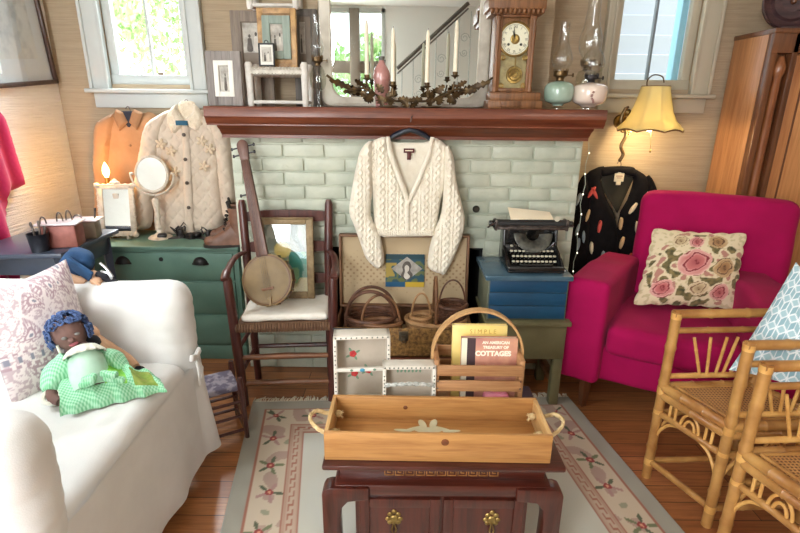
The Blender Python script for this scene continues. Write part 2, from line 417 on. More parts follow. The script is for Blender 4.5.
# iron plug in the brick
p = PY(476, 209, BF); k = MB(); k.lathe([(.0, .012), (.012, .012), (.016, .008), (.018, 0), (.018, -.004)], 20, axis=1)
tag(k.build('damper_knob', plain('dark_iron', S(60, 58, 48), rough=.5, metal=.6), loc=(p.x, BF-.004, p.z)), 'small round iron knob set in the green brick left of the typewriter', 'knob')
# string of tiny lights along the right brick edge
t = thing('string_lights', 'string of tiny white lights hanging down the right edge of the brick', 'string lights', (.90, 2.50, 0))
pts = [(.0+.006*math.sin(i*1.9), -.012+.004*math.cos(i), 1.24-i*.05) for i in range(20)]
MB().tube(pts, .0015, 6).build('wire', plain('clear_wire', S(170, 176, 160), rough=.4), t)
for i in range(1, 20, 2):
    MB().ball((pts[i][0], pts[i][1]-.004, pts[i][2]), (.0028, .0028, .0045), 8).build('bulb', emit('tiny_bulb', S(255, 244, 220), 2.5), t)
# ------------------------------------------------------------------ behind the camera: the far side of the room that the mirror shows
rw = MB(); RW = (-1.78, -.22, .55, 2.57)
rw.b2(LX-.1, RW[0], RY-.12, RY, 0, CZ, r=0); rw.b2(RW[0], RW[1], RY-.12, RY, 0, RW[2], r=0); rw.b2(RW[0], RW[1], RY-.12, RY, RW[3], CZ, r=0); rw.b2(RW[1], RX+.1, RY-.12, RY, 0, CZ, r=0)
struct('wall_rear', rw, m_white, smooth=False)
o = bpy.data.objects.new('window_3', None); C.objects.link(o); o['kind'] = 'structure'; o.location = (-1, RY, .55); L = Matrix.Translation((1, -RY, -.55))
m_post = plain('grey_brown_post_paint', S(120, 110, 98), S(134, 122, 108), rough=.5, scale=3)
MB().b2(-.68, -.55, RY-.08, RY+.03, .55, 2.57).tf(L).build('post', m_post, o)
MB().b2(RW[0], RW[1], RY-.06, RY-.01, 1.80, 1.95).tf(L).build('rail', m_post, o)
s = MB(); s.b2(RW[0], RW[0]+.05, RY-.06, RY+.01, .55, 2.57); s.b2(RW[1]-.05, RW[1], RY-.06, RY+.01, .55, 2.57); s.b2(RW[0], RW[1], RY-.06, RY+.01, .55, .62); s.b2(RW[0], RW[1], RY-.06, RY+.01, 2.52, 2.57)
s.tf(L).build('frame', m_trim, o)
MB().b2(RW[0]+.04, RW[1]-.04, RY-.04, RY-.036, .6, 2.55, r=0).tf(L).build('pane', m_pane, o)
# stair with handrail in front of the rear wall
t = thing('staircase', 'white staircase with dark handrail and scrolled iron balusters seen in the mantel mirror', 'staircase', (0, -1.5, 0))
st = MB()
for i in range(11):
    st.b2(-.05+i*.19, .15+i*.19, -.245, .0, 0, .36+.19*i if .36+.19*i < 2.4 else 2.4, r=.004)
st.build('steps', m_white, t)
ra = MB(); A = Vector((-.06, .06, 1.84)); B = Vector((.80, .06, 2.59)); ra.tube([A, B], .024, 10); ra.tube([A-Vector((0, 0, .06)), B-Vector((0, 0, .06))], .010, 8)
ra.build('handrail', plain('grey_handrail', S(96, 92, 86), rough=.4, metal=.3), t)
mi = plain('pale_iron', S(176, 186, 184), rough=.5)
for i in range(8):
    x = 0+i*.14; b = MB(); zt = min(2.55, 1.82+(x+.06)*.87); b.tube([(x, .06, .35+x), (x, .06, zt-.05)], .006, 6)
    if i % 2 == 1:
        sp = [(x+.07+(.06-.045*a/12)*math.cos(a*.8), .06, zt-.28+(.06-.045*a/12)*math.sin(a*.8)) for a in range(13)]; b.tube(sp, .005, 6)
        sp = [(x+.07+(.05-.04*a/12)*math.cos(3+a*.8), .06, zt-.45+(.05-.04*a/12)*math.sin(3+a*.8)) for a in range(13)]; b.tube(sp, .005, 6)
    b.build('baluster', mi, t)
# ------------------------------------------------------------------ outdoors
def leafblob(mb, c, r, n, size, mat=0):
    for i in range(n):
        d = Vector((random.gauss(0, 1), random.gauss(0, 1), random.gauss(0, 1))).normalized()*random.uniform(.45, 1)
        p = Vector(c)+Vector((d.x*r[0], d.y*r[1], d.z*r[2])); e = Euler((random.uniform(0, 6), random.uniform(0, 6), random.uniform(0, 6))).to_matrix(); q = size*random.uniform(.6, 1.3)
        mb.add([p+e @ Vector(v) for v in ((-.5*q, 0, 0), (0, -.28*q, .05*q), (.6*q, 0, 0), (0, .28*q, .05*q))], [(0, 1, 2, 3)], mat)
m_leaf = plain('leaf_green', S(150, 190, 120), S(206, 228, 170), rough=.6, scale=3)
m_bark = plain('bark', S(90, 75, 60), S(120, 100, 84), rough=.9, scale=6)
def tree(name, label, loc, blobs, th):
    t = thing(name, label, 'tree', loc)
    tr = MB(); tr.tube([(0, 0, 0), (.05, .02, th*.5), (-.03, 0, th)], [.07, .05, .03], 8); tr.build('trunk', m_bark, t)
    cr_ = MB()
    for b in blobs: leafblob(cr_, *b)
    cr_.build('crown', m_leaf, t, smooth=False); return t
p = PY(158, 30, 5.6); q = PY(128, 20, 6.2)
tree('leafy_tree', 'sunlit leafy tree outside the left window, right of its muntin', (p.x, 5.6, -.3), [((0, 0, p.z+.3), (.42, .4, .55), 650, .08), ((.3, 0, p.z+.9), (.35, .4, .35), 300, .08)], 2.0)
tree('leafy_tree', 'small leafy tree outside the left window, left of its muntin', (q.x, 6.2, -.3), [((0, 0, q.z+.35), (.22, .3, .28), 500, .08)], 2.0)
tree('leafy_tree', 'sunlit tree behind the room, reflected in the mantel mirror', (-.4, -3.6, -.3), [((.0, 0, 2.35), (.5, .4, .5), 900, .12), ((-.7, 0, 2.2), (.4, .4, .45), 500, .12)], 2.2)
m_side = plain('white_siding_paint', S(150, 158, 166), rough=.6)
h = MB()
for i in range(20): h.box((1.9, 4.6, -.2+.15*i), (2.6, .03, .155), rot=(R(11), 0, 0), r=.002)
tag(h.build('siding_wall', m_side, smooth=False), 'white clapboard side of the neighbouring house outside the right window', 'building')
g = MB().b2(-6, 6, -8, 9, -.35, -.3, r=0); struct('ground', g, plain('pale_ground', S(150, 160, 130), S(180, 180, 150), rough=.9))
# ================================================================== LEFT SIDE
m_slip = plain('white_slipcover_cotton', S(226, 225, 222), S(236, 235, 232), rough=.9, scale=5, bs=.12, bscale=300, sheen=.2)
def wr(a, s, seed=0): return lambda w, n: w+n*(a*noise.noise(w*s+Vector((seed, 0, 0)))+a*.5*noise.noise(w*s*2.3+Vector((0, seed, 0))))
t = thing('slipcovered_armchair', 'wide armchair in a white cotton slipcover along the left wall', 'armchair', (-1.3, 1.3, 0))
L = Matrix.Translation((1.3, -1.3, 0))
Y0, Y1, XF, SZ = .94, 1.665, -.785, .485
# base skirt panel with wavy lower hem
def skirt(u, v):
    y = Y0-.02+(Y1-Y0+.04)*u; z = .06+(SZ-.09)*v
    return (XF+.012-.05*(v-.5)*.2+.022*noise.noise((y*6, z*2, 1))*(1.2-v)+.01*math.sin(y*9)*(1-v)+.012*max(0, noise.noise((y*9+z*7, z*3, 5))), y, z)
sb = MB(); grid(sb, skirt, 30, 16)
grid(sb, lambda u, v: Vector(skirt(u, v))-Vector((.012, 0, 0)), 30, 16, flip=True)
sb.soft((-1.28, 1.30, .24), (.94, .70, .36), r=.03, n=.06); sb.tf(L).build('front_skirt', m_slip, t)
# drapes at the two front corners
def corner_flap(yc, sg, h):
    f = MB()
    def fn(u, v):
        a = -1.25+2.5*u; z = .055+h*v
        rad = .075+.03*(1-v)+.012*math.sin(u*14+v*2)*(1.1-v)
        return (XF-.065+rad*math.cos(a), yc+sg*rad*math.sin(a)*1.1, z)
    grid(f, fn, 28, 14, flip=(sg < 0)); grid(f, lambda u, v: Vector(fn(u, v))*.985+Vector((XF-.065, yc, .2))*.015, 28, 14, flip=(sg > 0)); return f
corner_flap(1.745, 1, .44).tf(L).build('skirt_flap', m_slip, t)
corner_flap(.895, 1, .44).tf(L).build('skirt_flap', m_slip, t)
bw = MB()
for sg in (-1, 1): bw.soft((XF+.022, 1.70+sg*.022, .50), (.016, .04, .026), r=.007, n=.01, rot=(sg*.35, 0, 0))
bw.tube([(XF+.02, 1.70, .49), (XF+.034, 1.685, .45), (XF+.03, 1.69, .38)], .006, 8); bw.tube([(XF+.02, 1.70, .49), (XF+.034, 1.715, .44), (XF+.03, 1.712, .40)], .006, 8)
bw.tf(L).build('tie_bow', m_slip, t)
def seatfn(w, n): return w+Vector((0, 0, .012*noise.noise(w*5)+.005*noise.noise(w*13)+.006*math.sin((w.x*.8+w.y)*38+5*noise.noise(w*4))*max(0, noise.noise(w*3.1+Vector((4, 2, 0)))+.1)))
sc = MB(); sc.soft((-1.235, (Y0+Y1)/2, SZ-.075), (.91, Y1-Y0+.02, .17), r=.05, n=.03, bulge=.015, fn=seatfn); sc.tf(L).build('seat_cushion', m_slip, t)
def armfn(w, n):
    return w+n*(.009*noise.noise(w*4)+.004*noise.noise(w*11)+.0012*math.sin(w.z*120+6*noise.noise(w*6))*max(0, min(1, (w.x-.40)/.08)))
for yc, nm in ((1.745, 'far'), (.895, 'near')):
    a = MB(); a.soft((-1.34 if nm == 'far' else -1.315, yc, .588), (1.12, .165, .375), r=.08, n=.022, fn=armfn); a.tf(L).build('arm', m_slip, t)
b = MB(); b.soft((-1.735, 1.3, .62), (.28, .70, .62), r=.10, n=.04, amp=.008, ns=6, rot=(0, R(-8), 0)); b.tf(L).build('backrest', m_slip, t)
# --- paisley cushion
def fill(u, v, base, motifs):
    c = base
    for f in motifs:
        r_ = f(u, v)
        if r_ is not None: c = r_
    return c
def mixc(a, b, k): return tuple(a[i]*(1-k)+b[i]*k for i in range(3))+(1,)
cA, cB, cC, cD = S(224, 212, 210), S(190, 170, 174), S(170, 142, 150), S(132, 132, 146)
random.seed(3); PS = [(random.random(), random.random(), random.uniform(.07, .15), random.uniform(0, 6.28)) for _ in range(16)]
def paisley(u, v):
    k = noise.noise((u*26, v*26, 4)); c = cA if k > -.12 else cB
    if noise.noise((u*60, v*60, 8)) > .25: c = cB
    for (x, y, r_, a) in PS:
        dx, dy = u-x, v-y; p = dx*math.cos(a)+dy*math.sin(a); q = -dx*math.sin(a)+dy*math.cos(a); q += .6*(p*p)/r_
        d = math.hypot(p/1.25, q*(1.3+.9*p/r_))/r_
        if d < 1:
            ring = int(d*6)
            c = [cD, cA, cC, cA, cB, cA][ring] if not (ring in (3, 4) and math.sin(math.atan2(q, p)*14) > .3) else cC
            break
    if .30 < v < .335 or .42 < v < .445: c = cC if math.sin(u*90) > -.2 else cA
    if .335 < v < .42 and math.sin(u*70) > .5 and .35 < v < .405: c = cD
    return c
mp = attr('printed_cotton', .9, .15)
pl = MB(); pillow(pl, PX(14, 409, -1.20), PX(102, 376, -1.10), PX(66, 259, -1.165), PX(-30, 296, -1.30), .085, 110, paisley)
tag(pl.build('throw_pillow', mp), 'large paisley throw pillow in mauve and cream behind the doll in green', 'pillow')
pl = MB()
def stripe(u, v): return S(150, 170, 196) if math.sin(u*40) > .3 else S(206, 216, 226)
pillow(pl, PX(-42, 412, -1.45), PX(4, 398, -1.42), PX(6, 345, -1.43), PX(-52, 352, -1.5), .05, 40, stripe)
tag(pl.build('throw_pillow', mp), 'blue striped throw pillow at the left edge behind the paisley pillow', 'pillow')
# --- big rag doll in the green dress, reclining on the seat
m_skin = plain('brown_doll_cloth', S(104, 78, 72), S(122, 92, 84), rough=.85, scale=20, bs=.1)
m_gin = None
def gingham():
    m, nt, b, o = newmat('green_gingham'); v = coords(nt, (1, 1, 1))
    ws = []
    for ax in (0, 1):
        wv = nt.nodes.new('ShaderNodeTexWave'); wv.bands_direction = 'XY'[ax]; wv.inputs['Scale'].default_value = 42; wv.inputs['Distortion'].default_value = .6; nt.links.new(v, wv.inputs[0]); ws.append(wv.outputs['Fac'])
    ad = nt.nodes.new('ShaderNodeMath'); nt.links.new(ws[0], ad.inputs[0]); nt.links.new(ws[1], ad.inputs[1])
    hf = nt.nodes.new('ShaderNodeMath'); hf.operation = 'MULTIPLY'; hf.inputs[1].default_value = .5; nt.links.new(ad.outputs[0], hf.inputs[0])
    nt.links.new(ramp(nt, hf.outputs[0], [(.2, S(184, 234, 202)), (.8, S(120, 200, 146))]), b.inputs['Base Color']); b.inputs['Roughness'].default_value = .85; return m
m_gin = gingham(); m_lace = plain('white_lace', S(232, 230, 214), rough=.9, bs=.4, bscale=200)
m_patch = plain('bright_green_patch', S(120, 204, 60), S(150, 214, 90), rough=.85, scale=60)
m_patch2 = plain('olive_patch', S(120, 150, 50), S(150, 160, 80), rough=.85, scale=60)
hp = PY(69, 333, 1.475)           # head centre
base = PZ(80, 405, SZ+.02)
t = thing('rag_doll', 'rag doll in a green gingham dress with blue yarn hair sitting on the white armchair', 'doll', (base.x, base.y, SZ))
O = Vector((base.x, base.y, SZ)); Li = Matrix.Translation(-O)
ne = PY(84, 352, 1.455); be = PZ(92, 385, SZ+.07); be.z = SZ+.06
bd = MB()
def chain(mb, pts, rs, n=14): return mb.tube(smooth_poly(pts, 5, False), [r for r in [rs[min(len(rs)-1, i//5)]*(1-(i % 5)/5)+rs[min(len(rs)-1, i//5+1)]*((i % 5)/5) for i in range((len(pts)-1)*5+1)]], n)
bd.ball(hp, (.050, .046, .058), 24, rot=(0, R(-14), 0))
fx, fu = Vector((.62, -.78, 0)).normalized(), Vector((-.2, 0, 1)).normalized()
fr = fx.cross(fu).normalized()*-1
fdir = fx
side = fu.cross(fdir).normalized()
bd.ball(hp+fdir*.047-fu*.006, (.010, .010, .008), 10)
chain(bd, [hp-fu*.04, ne, be], [.026, .024, .05, .05])
# arms and hands, legs, one body mesh
la = [PY(66, 362, 1.43), PY(56, 380, 1.40), PZ(52, 396, SZ+.055), PZ(60, 402, SZ+.045)]
rb_ = [PY(103, 362, 1.50), PY(116, 366, 1.50), PY(130, 376, 1.49)]
chain(bd, la, [.022, .019, .016, .014]); chain(bd, rb_, [.020, .018, .015])
lg1 = [be+Vector((0, 0, -.015)), PZ(112, 396, SZ+.035), PZ(138, 388, SZ+.03)]
lg2 = [be+Vector((0, .03, -.015)), PZ(116, 387, SZ+.035), PZ(140, 382, SZ+.03)]
chain(bd, lg1, [.024, .018, .014]); chain(bd, lg2, [.024, .018, .014])
bd.tf(Li).build('body', m_skin, t)
hr = MB(); random.seed(11)
for i in range(240):
    d = Vector((random.gauss(0, 1), random.gauss(0, 1), random.gauss(0, 1))).normalized()
    if d.dot(fdir) > .42 and d.dot(fu) < .62: continue
    if d.dot(fu) < -.45: continue
    c = hp+Vector((d.x*.053, d.y*.050, d.z*.060)); e1 = d.orthogonal().normalized(); e2 = d.cross(e1); r_ = .008
    hr.tube([c+(e1*math.cos(k*1.1)+e2*math.sin(k*1.1))*r_+d*(.002*k) for k in range(8)], .0034, 5)
hr.tf(Li).build('yarn_hair', plain('blue_yarn', S(58, 76, 116), S(80, 104, 150), rough=.9, scale=30), t)
def onface(a, b, out=.002):
    """point on the face, a to the doll's side, b up"""
    d = (fdir+side*a+fu*b).normalized(); return hp+Vector((d.x*.050, d.y*.047, d.z*.058))+d*out, d
for sgn in (-1, 1):
    c, d = onface(sgn*.38, .12); MB().ball(c, (.008, .008, .005), 10).tf(Li).build('eye', plain('doll_eye_thread', S(120, 116, 112), rough=.6), t)
lm = MB(); c, d = onface(.05, -.45); lm.tube([onface(k, -.42-.05*(1-abs(k)/.3))[0] for k in (-.28, -.12, 0, .12, .28)], [.003, .006, .0055, .006, .003], 8); lm.tf(Li).build('lips', plain('doll_lips', S(170, 96, 104), rough=.7), t)
er = MB(); c, d = onface(-1.75, -.55); er.tube([c, c-fu*.02, c-fu*.035], .004, 6); er.tf(Li).build('earring', m_lace, t)
dr = MB()
def blend(cs, rs, n=28, m=18, amp=.012, ns=16, flat=1):
    return chain
bo = MB(); pts = [ne+Vector((0, 0, -.012)), ne.lerp(be, .5), be]
bo.tube(smooth_poly(pts, 6, False), [.040, .046, .05, .052, .053, .054, .055, .055, .055, .055, .055, .055, .055], 20); bo.tf(Li).build('bodice', plain('pale_green_cotton', S(196, 226, 206), S(170, 214, 186), rough=.85, scale=14), t)
def puff(pts, rs, name):
    s_ = MB(); P = smooth_poly(pts, 7, False); n = len(P)
    s_.tube(P, [rs*(.55+.45*math.sin(PI*min(1, (i+2)/(n+1)))) for i in range(n)], 20)
    s_.v = [tuple(Vector(v)+Vector((.007*noise.noise(Vector(v)*28), .007*noise.noise(Vector(v)*28+Vector((9, 0, 0))), .007*noise.noise(Vector(v)*28+Vector((0, 9, 0)))))) for v in s_.v]
    s_.tf(Li).build(name, m_gin, t)
puff([PY(70, 358, 1.44), PY(58, 374, 1.41), PZ(51, 392, SZ+.06)], .044, 'sleeve'); puff([PY(98, 357, 1.48), PY(112, 362, 1.50), PY(123, 370, 1.495)], .040, 'sleeve')
cl = MB()
for k in range(1):
    ax = (ne-be).normalized(); e1 = ax.orthogonal().normalized(); e2 = ax.cross(e1); c0 = ne+ax*.012
    def colf(u, v):
        a = 2*PI*u; r_ = .026+.034*v; return c0+(e1*math.cos(a)+e2*math.sin(a))*(r_*(1+.05*math.sin(a*14)*v))-ax*(.030*v*v-.004)+Vector((0, 0, .003))
    grid(cl, colf, 56, 5); grid(cl, lambda u, v: colf(u, v)-ax*.004, 56, 5, flip=True)
cl.tf(Li).build('lace_collar', m_lace, t)
cf_ = MB(); p = la[-2]; cf_.tube([p+(Vector((math.cos(a*.5236), math.sin(a*.5236)*.8, .5*math.sin(a*.5236))))*.026 for a in range(12)], .007, 6, closed=True); cf_.tf(Li).build('lace_cuff', m_lace, t)
# skirt spread over the seat
def skf(u, v):
    a0 = Vector(PZ(60, 388, SZ)); p00 = PZ(60, 416, SZ+.028); p10 = PZ(168, 390, SZ+.028); p01 = PZ(72, 374, SZ+.03); p11 = PZ(150, 374, SZ+.03)
    p = p00*(1-u)*(1-v)+p10*u*(1-v)+p01*(1-u)*v+p11*u*v
    k = math.sin(PI*v)**.55*(1-.35*u)
    p = p+Vector((0, 0, .085*k*math.sin(PI*min(1, u*.80+.18))**.5+.012*noise.noise((u*7, v*5, 1))*k*1.6+.010*math.sin(u*26+v*4)*k))
    p = p+Vector((.010*noise.noise((u*9, v*6, 7)), .012*math.sin(u*30)*(1-v)*.5, 0)); return p
sk = MB(); grid(sk, skf, 70, 36, flip=False); grid(sk, lambda u, v: skf(u, v)-Vector((0, 0, .004)), 70, 36, flip=True)
for i, f in enumerate(sk.f):
    if i >= 70*36: break
    u, v = (i//36)/70, (i % 36)/36
    if .42 < u < .62 and .18 < v < .62: sk.m[i] = 1
    if .70 < u < .92 and .10 < v < .60: sk.m[i] = 2
sk.tf(Li).build('gingham_skirt', [m_gin, m_patch, m_patch2], t)
ap = MB(); bow_c = ne.lerp(be, .72)+Vector((.045, -.04, .03))
for (dx, dz, l) in ((.05, .0, .05), (-.05, -.005, .045), (.075, -.03, .06), (-.06, -.03, .05)):
    ap.soft(bow_c+Vector((dx*.5+.01, .2*dx, dz*.6)), (l, .02, .022), r=.009, n=.012, amp=.004, ns=40, rot=(0, .3*(1 if dx > 0 else -1), .2))
ap.tf(Li).build('sash_bow', m_gin, t)
# --- little doll behind it
m_tan = plain('tan_doll_cloth', S(206, 160, 126), S(220, 178, 146), rough=.85, scale=16)
m_blk = plain('black_cloth', S(22, 22, 28), S(34, 34, 44), rough=.85, scale=20)
h2 = PY(89, 334, 1.575)
t = thing('small_doll', 'small tan cloth doll with black hair lying half behind the doll in green', 'doll', (h2.x, h2.y, SZ)); O2 = Matrix.Translation((-h2.x, -h2.y, -SZ))
b = MB(); b.ball(h2, (.034, .030, .032), 18); e = PZ(136, 368, SZ+.045); e.y = min(e.y, 1.60)
chain(b, [h2+Vector((.01, 0, -.02)), PY(104, 350, 1.575), PY(124, 361, 1.58), e], [.026, .036, .030, .016]); chain(b, [PY(100, 345, 1.56), PY(112, 356, 1.55), PY(128, 362, 1.555)], [.014, .012, .010])
b.tf(O2).build('body', m_tan, t)
b = MB(); b.ball(PY(91, 343, 1.553), (.033, .026, .031), 16); b.ball(PY(84, 346, 1.56), (.02, .02, .02), 12); b.tf(O2).build('hair', m_blk, t)
for dv_ in ((.01, 0, -.006), (-.002, -.03, -.008)): MB().ball(e+Vector(dv_), (.021, .014, .013), 12).tf(O2).build('shoe', m_blk, t)
# --- bonnet doll lying on the far arm
m_navy = plain('navy_denim', S(22, 58, 96), S(34, 76, 118), rough=.8, scale=12, bs=.2, bscale=200)
p0 = PY(80, 262, 1.78)
t = thing('bonnet_doll', 'small doll in a dark blue bonnet lying on the back arm of the white armchair', 'doll', (p0.x, p0.y, .79)); O3 = Matrix.Translation((-p0.x, -p0.y, -.79))
b = MB(); bc = PY(78, 262, 1.775); b.soft(bc, (.105, .085, .105), r=.04, n=.02, amp=.012, ns=18, rot=(.2, R(38), .2)); b.soft(bc+Vector((.03, -.045, -.012)), (.10, .012, .055), r=.005, n=.015, rot=(R(25), R(38), 0)); b.tf(O3).build('bonnet', m_navy, t)
b = MB(); q1, q2, q3 = PY(72, 278, 1.745), PY(86, 283, 1.745), PY(96, 281, 1.74)
chain(b, [PY(70, 272, 1.76), q1, q2], [.02, .018, .014]); b.ball(q3, (.022, .016, .016), 12)
for k in range(4): b.tube([q3+Vector((.004*k-.006, -.01, .004)), q3+Vector((.012+.004*k, -.016, -.004-.003*k))], .0045, 6)
chain(b, [PY(82, 276, 1.77), PY(93, 276, 1.77), PY(104, 281, 1.765)], [.018, .022, .016]); b.tf(O3).build('body', m_tan, t)
for (x, y) in ((103, 276), (112, 282)):
    b = MB(); c = PY(x, y, 1.76); b.soft(c, (.052, .03, .026), r=.012, n=.012, rot=(0, R(30), 0)); b.tf(O3).build('shoe', m_blk, t)
b = MB(); b.tube([PY(100, 263, 1.755), PY(106, 268, 1.75), PY(113, 277, 1.752)], .0045, 8, flat=1); b.tube([PY(101, 271, 1.75), PY(108, 273, 1.747), PY(112, 279, 1.75)], .004, 8); b.tf(O3).build('silver_strap', plain('silver', S(210, 214, 218), rough=.3, metal=.9), t)
# ------------------------------------------------------------------ dark side table along the left wall
m_tbl = plain('slate_painted_wood', S(52, 60, 74), S(66, 74, 90), rough=.3, scale=5, coat=.25)
TZ = .78
t = thing('side_table', 'dark slate painted side table between the white armchair and the green chest', 'table', (-1.70, 2.28, 0)); L = Matrix.Translation((1.70, -2.28, 0))
tp = MB(); tp.prism([(-1.88, 2.035), (-1.455, 2.075), (-1.45, 2.53), (-1.88, 2.53)], TZ-.022, TZ, 'xy', bev=.004); tp.tf(L).build('tabletop', m_tbl, t)
ap = MB(); ap.b2(-1.85, -1.49, 2.10, 2.12, TZ-.11, TZ-.023); ap.b2(-1.85, -1.49, 2.48, 2.50, TZ-.11, TZ-.023); ap.b2(-1.505, -1.485, 2.12, 2.48, TZ-.11, TZ-.023); ap.b2(-1.855, -1.835, 2.12, 2.48, TZ-.11, TZ-.023); ap.tf(L).build('apron', m_tbl, t)
for x in (-1.845, -1.50):
    for y in (2.115, 2.485):
        l = MB(); l.tube([(x, y, TZ-.025), (x, y, 0)], [.024, .017], 4); l.tf(L).build('leg', m_tbl, t)
m_tin = plain('dark_tin', S(44, 46, 54), S(60, 62, 70), rough=.35, metal=.7, scale=20)
m_steel = plain('tarnished_steel', S(120, 110, 104), S(70, 62, 60), rough=.4, metal=.8, scale=40)
def onT(x, y, z=TZ): return PZ(x, y, z)
p = onT(41, 251); t = thing('tin_pail', 'small dark tin pail holding metal tools on the slate side table', 'pail', (p.x, p.y, TZ))
b = MB(); b.lathe([(.034, .0), (.034, .002), (.042, .078), (.044, .08), (.041, .079), (.033, .006), (0, .006)], 24); b.build('pail', m_tin, t)
for i, (dx, dy, l) in enumerate(((-.022, .01, .115), (.012, 0, .125), (.022, .012, .10))):
    b = MB(); b.tube([(dx*.6, dy, .01), (dx*1.2, dy, l)], [.004, .005], 8); b.ball((dx*1.25, dy, l), (.008, .004, .012), 8); b.build('tool', m_steel, t)
m_rust = plain('rust_red_tin', S(120, 66, 58), S(150, 92, 80), rough=.45, metal=.3, scale=14)
m_lid_glare = plain('tin_lid_glare', S(200, 186, 188), S(216, 204, 206), rough=.3, metal=.3, scale=10)  # pale colour stands in for white glare on the tin tops
p = onT(62, 247); t = thing('tin_box', 'rust-red tin box with a flat lid coloured as white glare on the slate side table', 'tin box', (p.x, p.y+.02, TZ), R(12))
MB().b2(-.075, .075, -.05, .05, 0, .105, r=.012).build('box', m_rust, t)
l = MB(); l.b2(-.085, .085, -.058, .058, .105, .113, r=.003); l.build('lid', m_lid_glare, t)
for (x, y, h_) in ((.0, 0, .04), (.03, .02, .045), (-.05, -.04, .03)):
    b = MB(); b.tube(arc((x, y, .113), .012, 0, 180, 10, ry=h_), .003, 8); b.build('lid_handle', m_steel, t)
p = onT(86, 238); t = thing('tin_box', 'olive tin box with a lid coloured as white glare nearest the lit corner on the slate side table', 'tin box', (p.x, p.y+.015, TZ), R(12))
MB().b2(-.055, .055, -.04, .04, 0, .085, r=.008).build('box', plain('olive_tin', S(110, 100, 84), S(132, 118, 98), rough=.4, metal=.3, scale=14), t)
MB().b2(-.068, .068, -.05, .05, .085, .092, r=.003).build('lid', m_lid_glare, t)
b = MB(); b.tube(arc((-.03, 0, .092), .018, 0, 180, 10, ry=.018), .003, 8); b.build('lid_handle', m_steel, t); b = MB(); b.tube([(.045, 0, .09), (.05, .01, .14)], [.004, .006], 8); b.build('tool', m_steel, t)
# ------------------------------------------------------------------ pink coat on the left wall
def leftwall(pxs, off=.03): return [PX(x, y, LX+off) for x, y in pxs]
ol = leftwall([(-14, 104), (2, 118), (12, 150), (22, 183), (16, 190), (5, 196), (9, 240), (15, 290), (-30, 296), (-30, 104)])
M_ = Matrix(((0, -1, 0, 0), (1, 0, 0, 0), (0, 0, 1, 0), (0, 0, 0, 1)))   # local (x,-y,z) -> world (y, +x, z)
zc = ol[0]
b = MB(); inflate(b, smooth_poly([(q.y-zc.y, q.z-zc.z) for q in ol], 4), .05, .05, .02, .2, lambda x, z, d: .012*math.sin(x*60+z*8), M_=M_)
o = b.build('hanging_coat', plain('fuchsia_wool', S(190, 22, 84), S(206, 34, 98), rough=.85, scale=8, sheen=.3), loc=(LX+.016, zc.y, zc.z)); tag(o, 'fuchsia pink coat hanging on the left wall at the picture edge', 'coat')
# framed picture on the left wall
a = PX(54, 82, LX); b_ = PX(4, 86, LX); zt = 2.28; y0, y1 = a.y-.62, a.y; z0 = a.z
TILT = 4
t = thing('framed_picture', 'framed sketch under glass in a thin dark frame on the left wall', 'picture', (LX, (y0+y1)/2, z0), 0)
W_ = y1-y0; f = MB()
for (c0, c1, d0, d1) in ((-W_/2, W_/2, 0, .022), (-W_/2, W_/2, zt-z0-.022, zt-z0), (-W_/2, -W_/2+.022, 0, zt-z0), (W_/2-.022, W_/2, 0, zt-z0)): f.b2(.001, .03, c0, c1, d0, d1, r=.004)
f.build('frame', wood('dark_frame_wood', S(52, 34, 26), S(80, 54, 40), 2, rough=.35), t)
MB().b2(.002, .012, -W_/2+.015, W_/2-.015, .015, zt-z0-.015, r=0).build('mat_board', plain('pale_blue_mat', S(226, 234, 240), rough=.8), t)
MB().b2(.004, .013, -W_/2+.10, W_/2-.10, .13, zt-z0-.1, r=0).build('print', plain('pencil_print', S(226, 230, 230), S(176, 184, 190), rough=.8, scale=14, lo=.45, hi=.75), t)
MB().b2(.0165, .0185, -W_/2+.015, W_/2-.015, .015, zt-z0-.015, r=0).build('glass', glass('picture_glass', mixmin=.12, rough=.01), t)
t.rotation_euler = (R(5), 0, 0); t.location.z -= .035
# ================================================================== GREEN CHEST AND WHAT STANDS ON IT
m_grn = plain('green_milk_paint', S(80, 112, 98), S(96, 128, 112), rough=.5, scale=4, bs=.06, bscale=30)
m_cup = plain('black_iron', S(26, 24, 24), S(40, 38, 36), rough=.45, metal=.6, scale=20)
CHZ = .672
t = thing('green_chest', 'green painted chest of drawers with black cup pulls left of the fireplace', 'chest', (-1.25, 2.82, 0)); L = Matrix.Translation((1.25, -2.82, 0))
c = MB(); c.b2(-1.66, -.872, 2.605, 3.03, .075, CHZ-.022); c.b2(-1.668, -.868, 2.60, 3.03, .0, .085, r=.006); c.tf(L).build('body', m_grn, t)
c = MB(); c.b2(-1.685, -.862, 2.585, 3.035, CHZ-.022, CHZ, r=.006); c.tf(L).build('top', m_grn, t)
for (z0, z1, nm) in ((.485, .635, 1), (.29, .47, 0), (.10, .275, 0)):
    d = MB(); d.b2(-1.63, -.90, 2.592, 2.61, z0, z1, r=.005); dd = d.tf(L).build('drawer', m_grn, t)
    if nm:
        for xx in (PY(124, 268, 2.592), PY(201, 268, 2.592)):
            b = MB(); b.lathe([(.042, -.012), (.041, 0), (.034, .014), (.02, .021), (.0, .024)], 20, (xx.x-(-1.25), 2.592-2.82, .575), axis=1, a0=0, a1=PI, caps=False); b.b2(xx.x+1.25-.045, xx.x+1.25+.045, -.2295, -.2255, .570, .582, r=.002)
            b.build('cup_pull', m_cup, dd)
        k = PY(161, 261, 2.59); b = MB(); b.lathe([(0, .004), (.010, .004), (.012, 0)], 16, (k.x+1.25, -.228, .60), axis=1); b.build('escutcheon', m_cup, dd)
def onC(x, y, z=CHZ): return PZ(x, y, z)
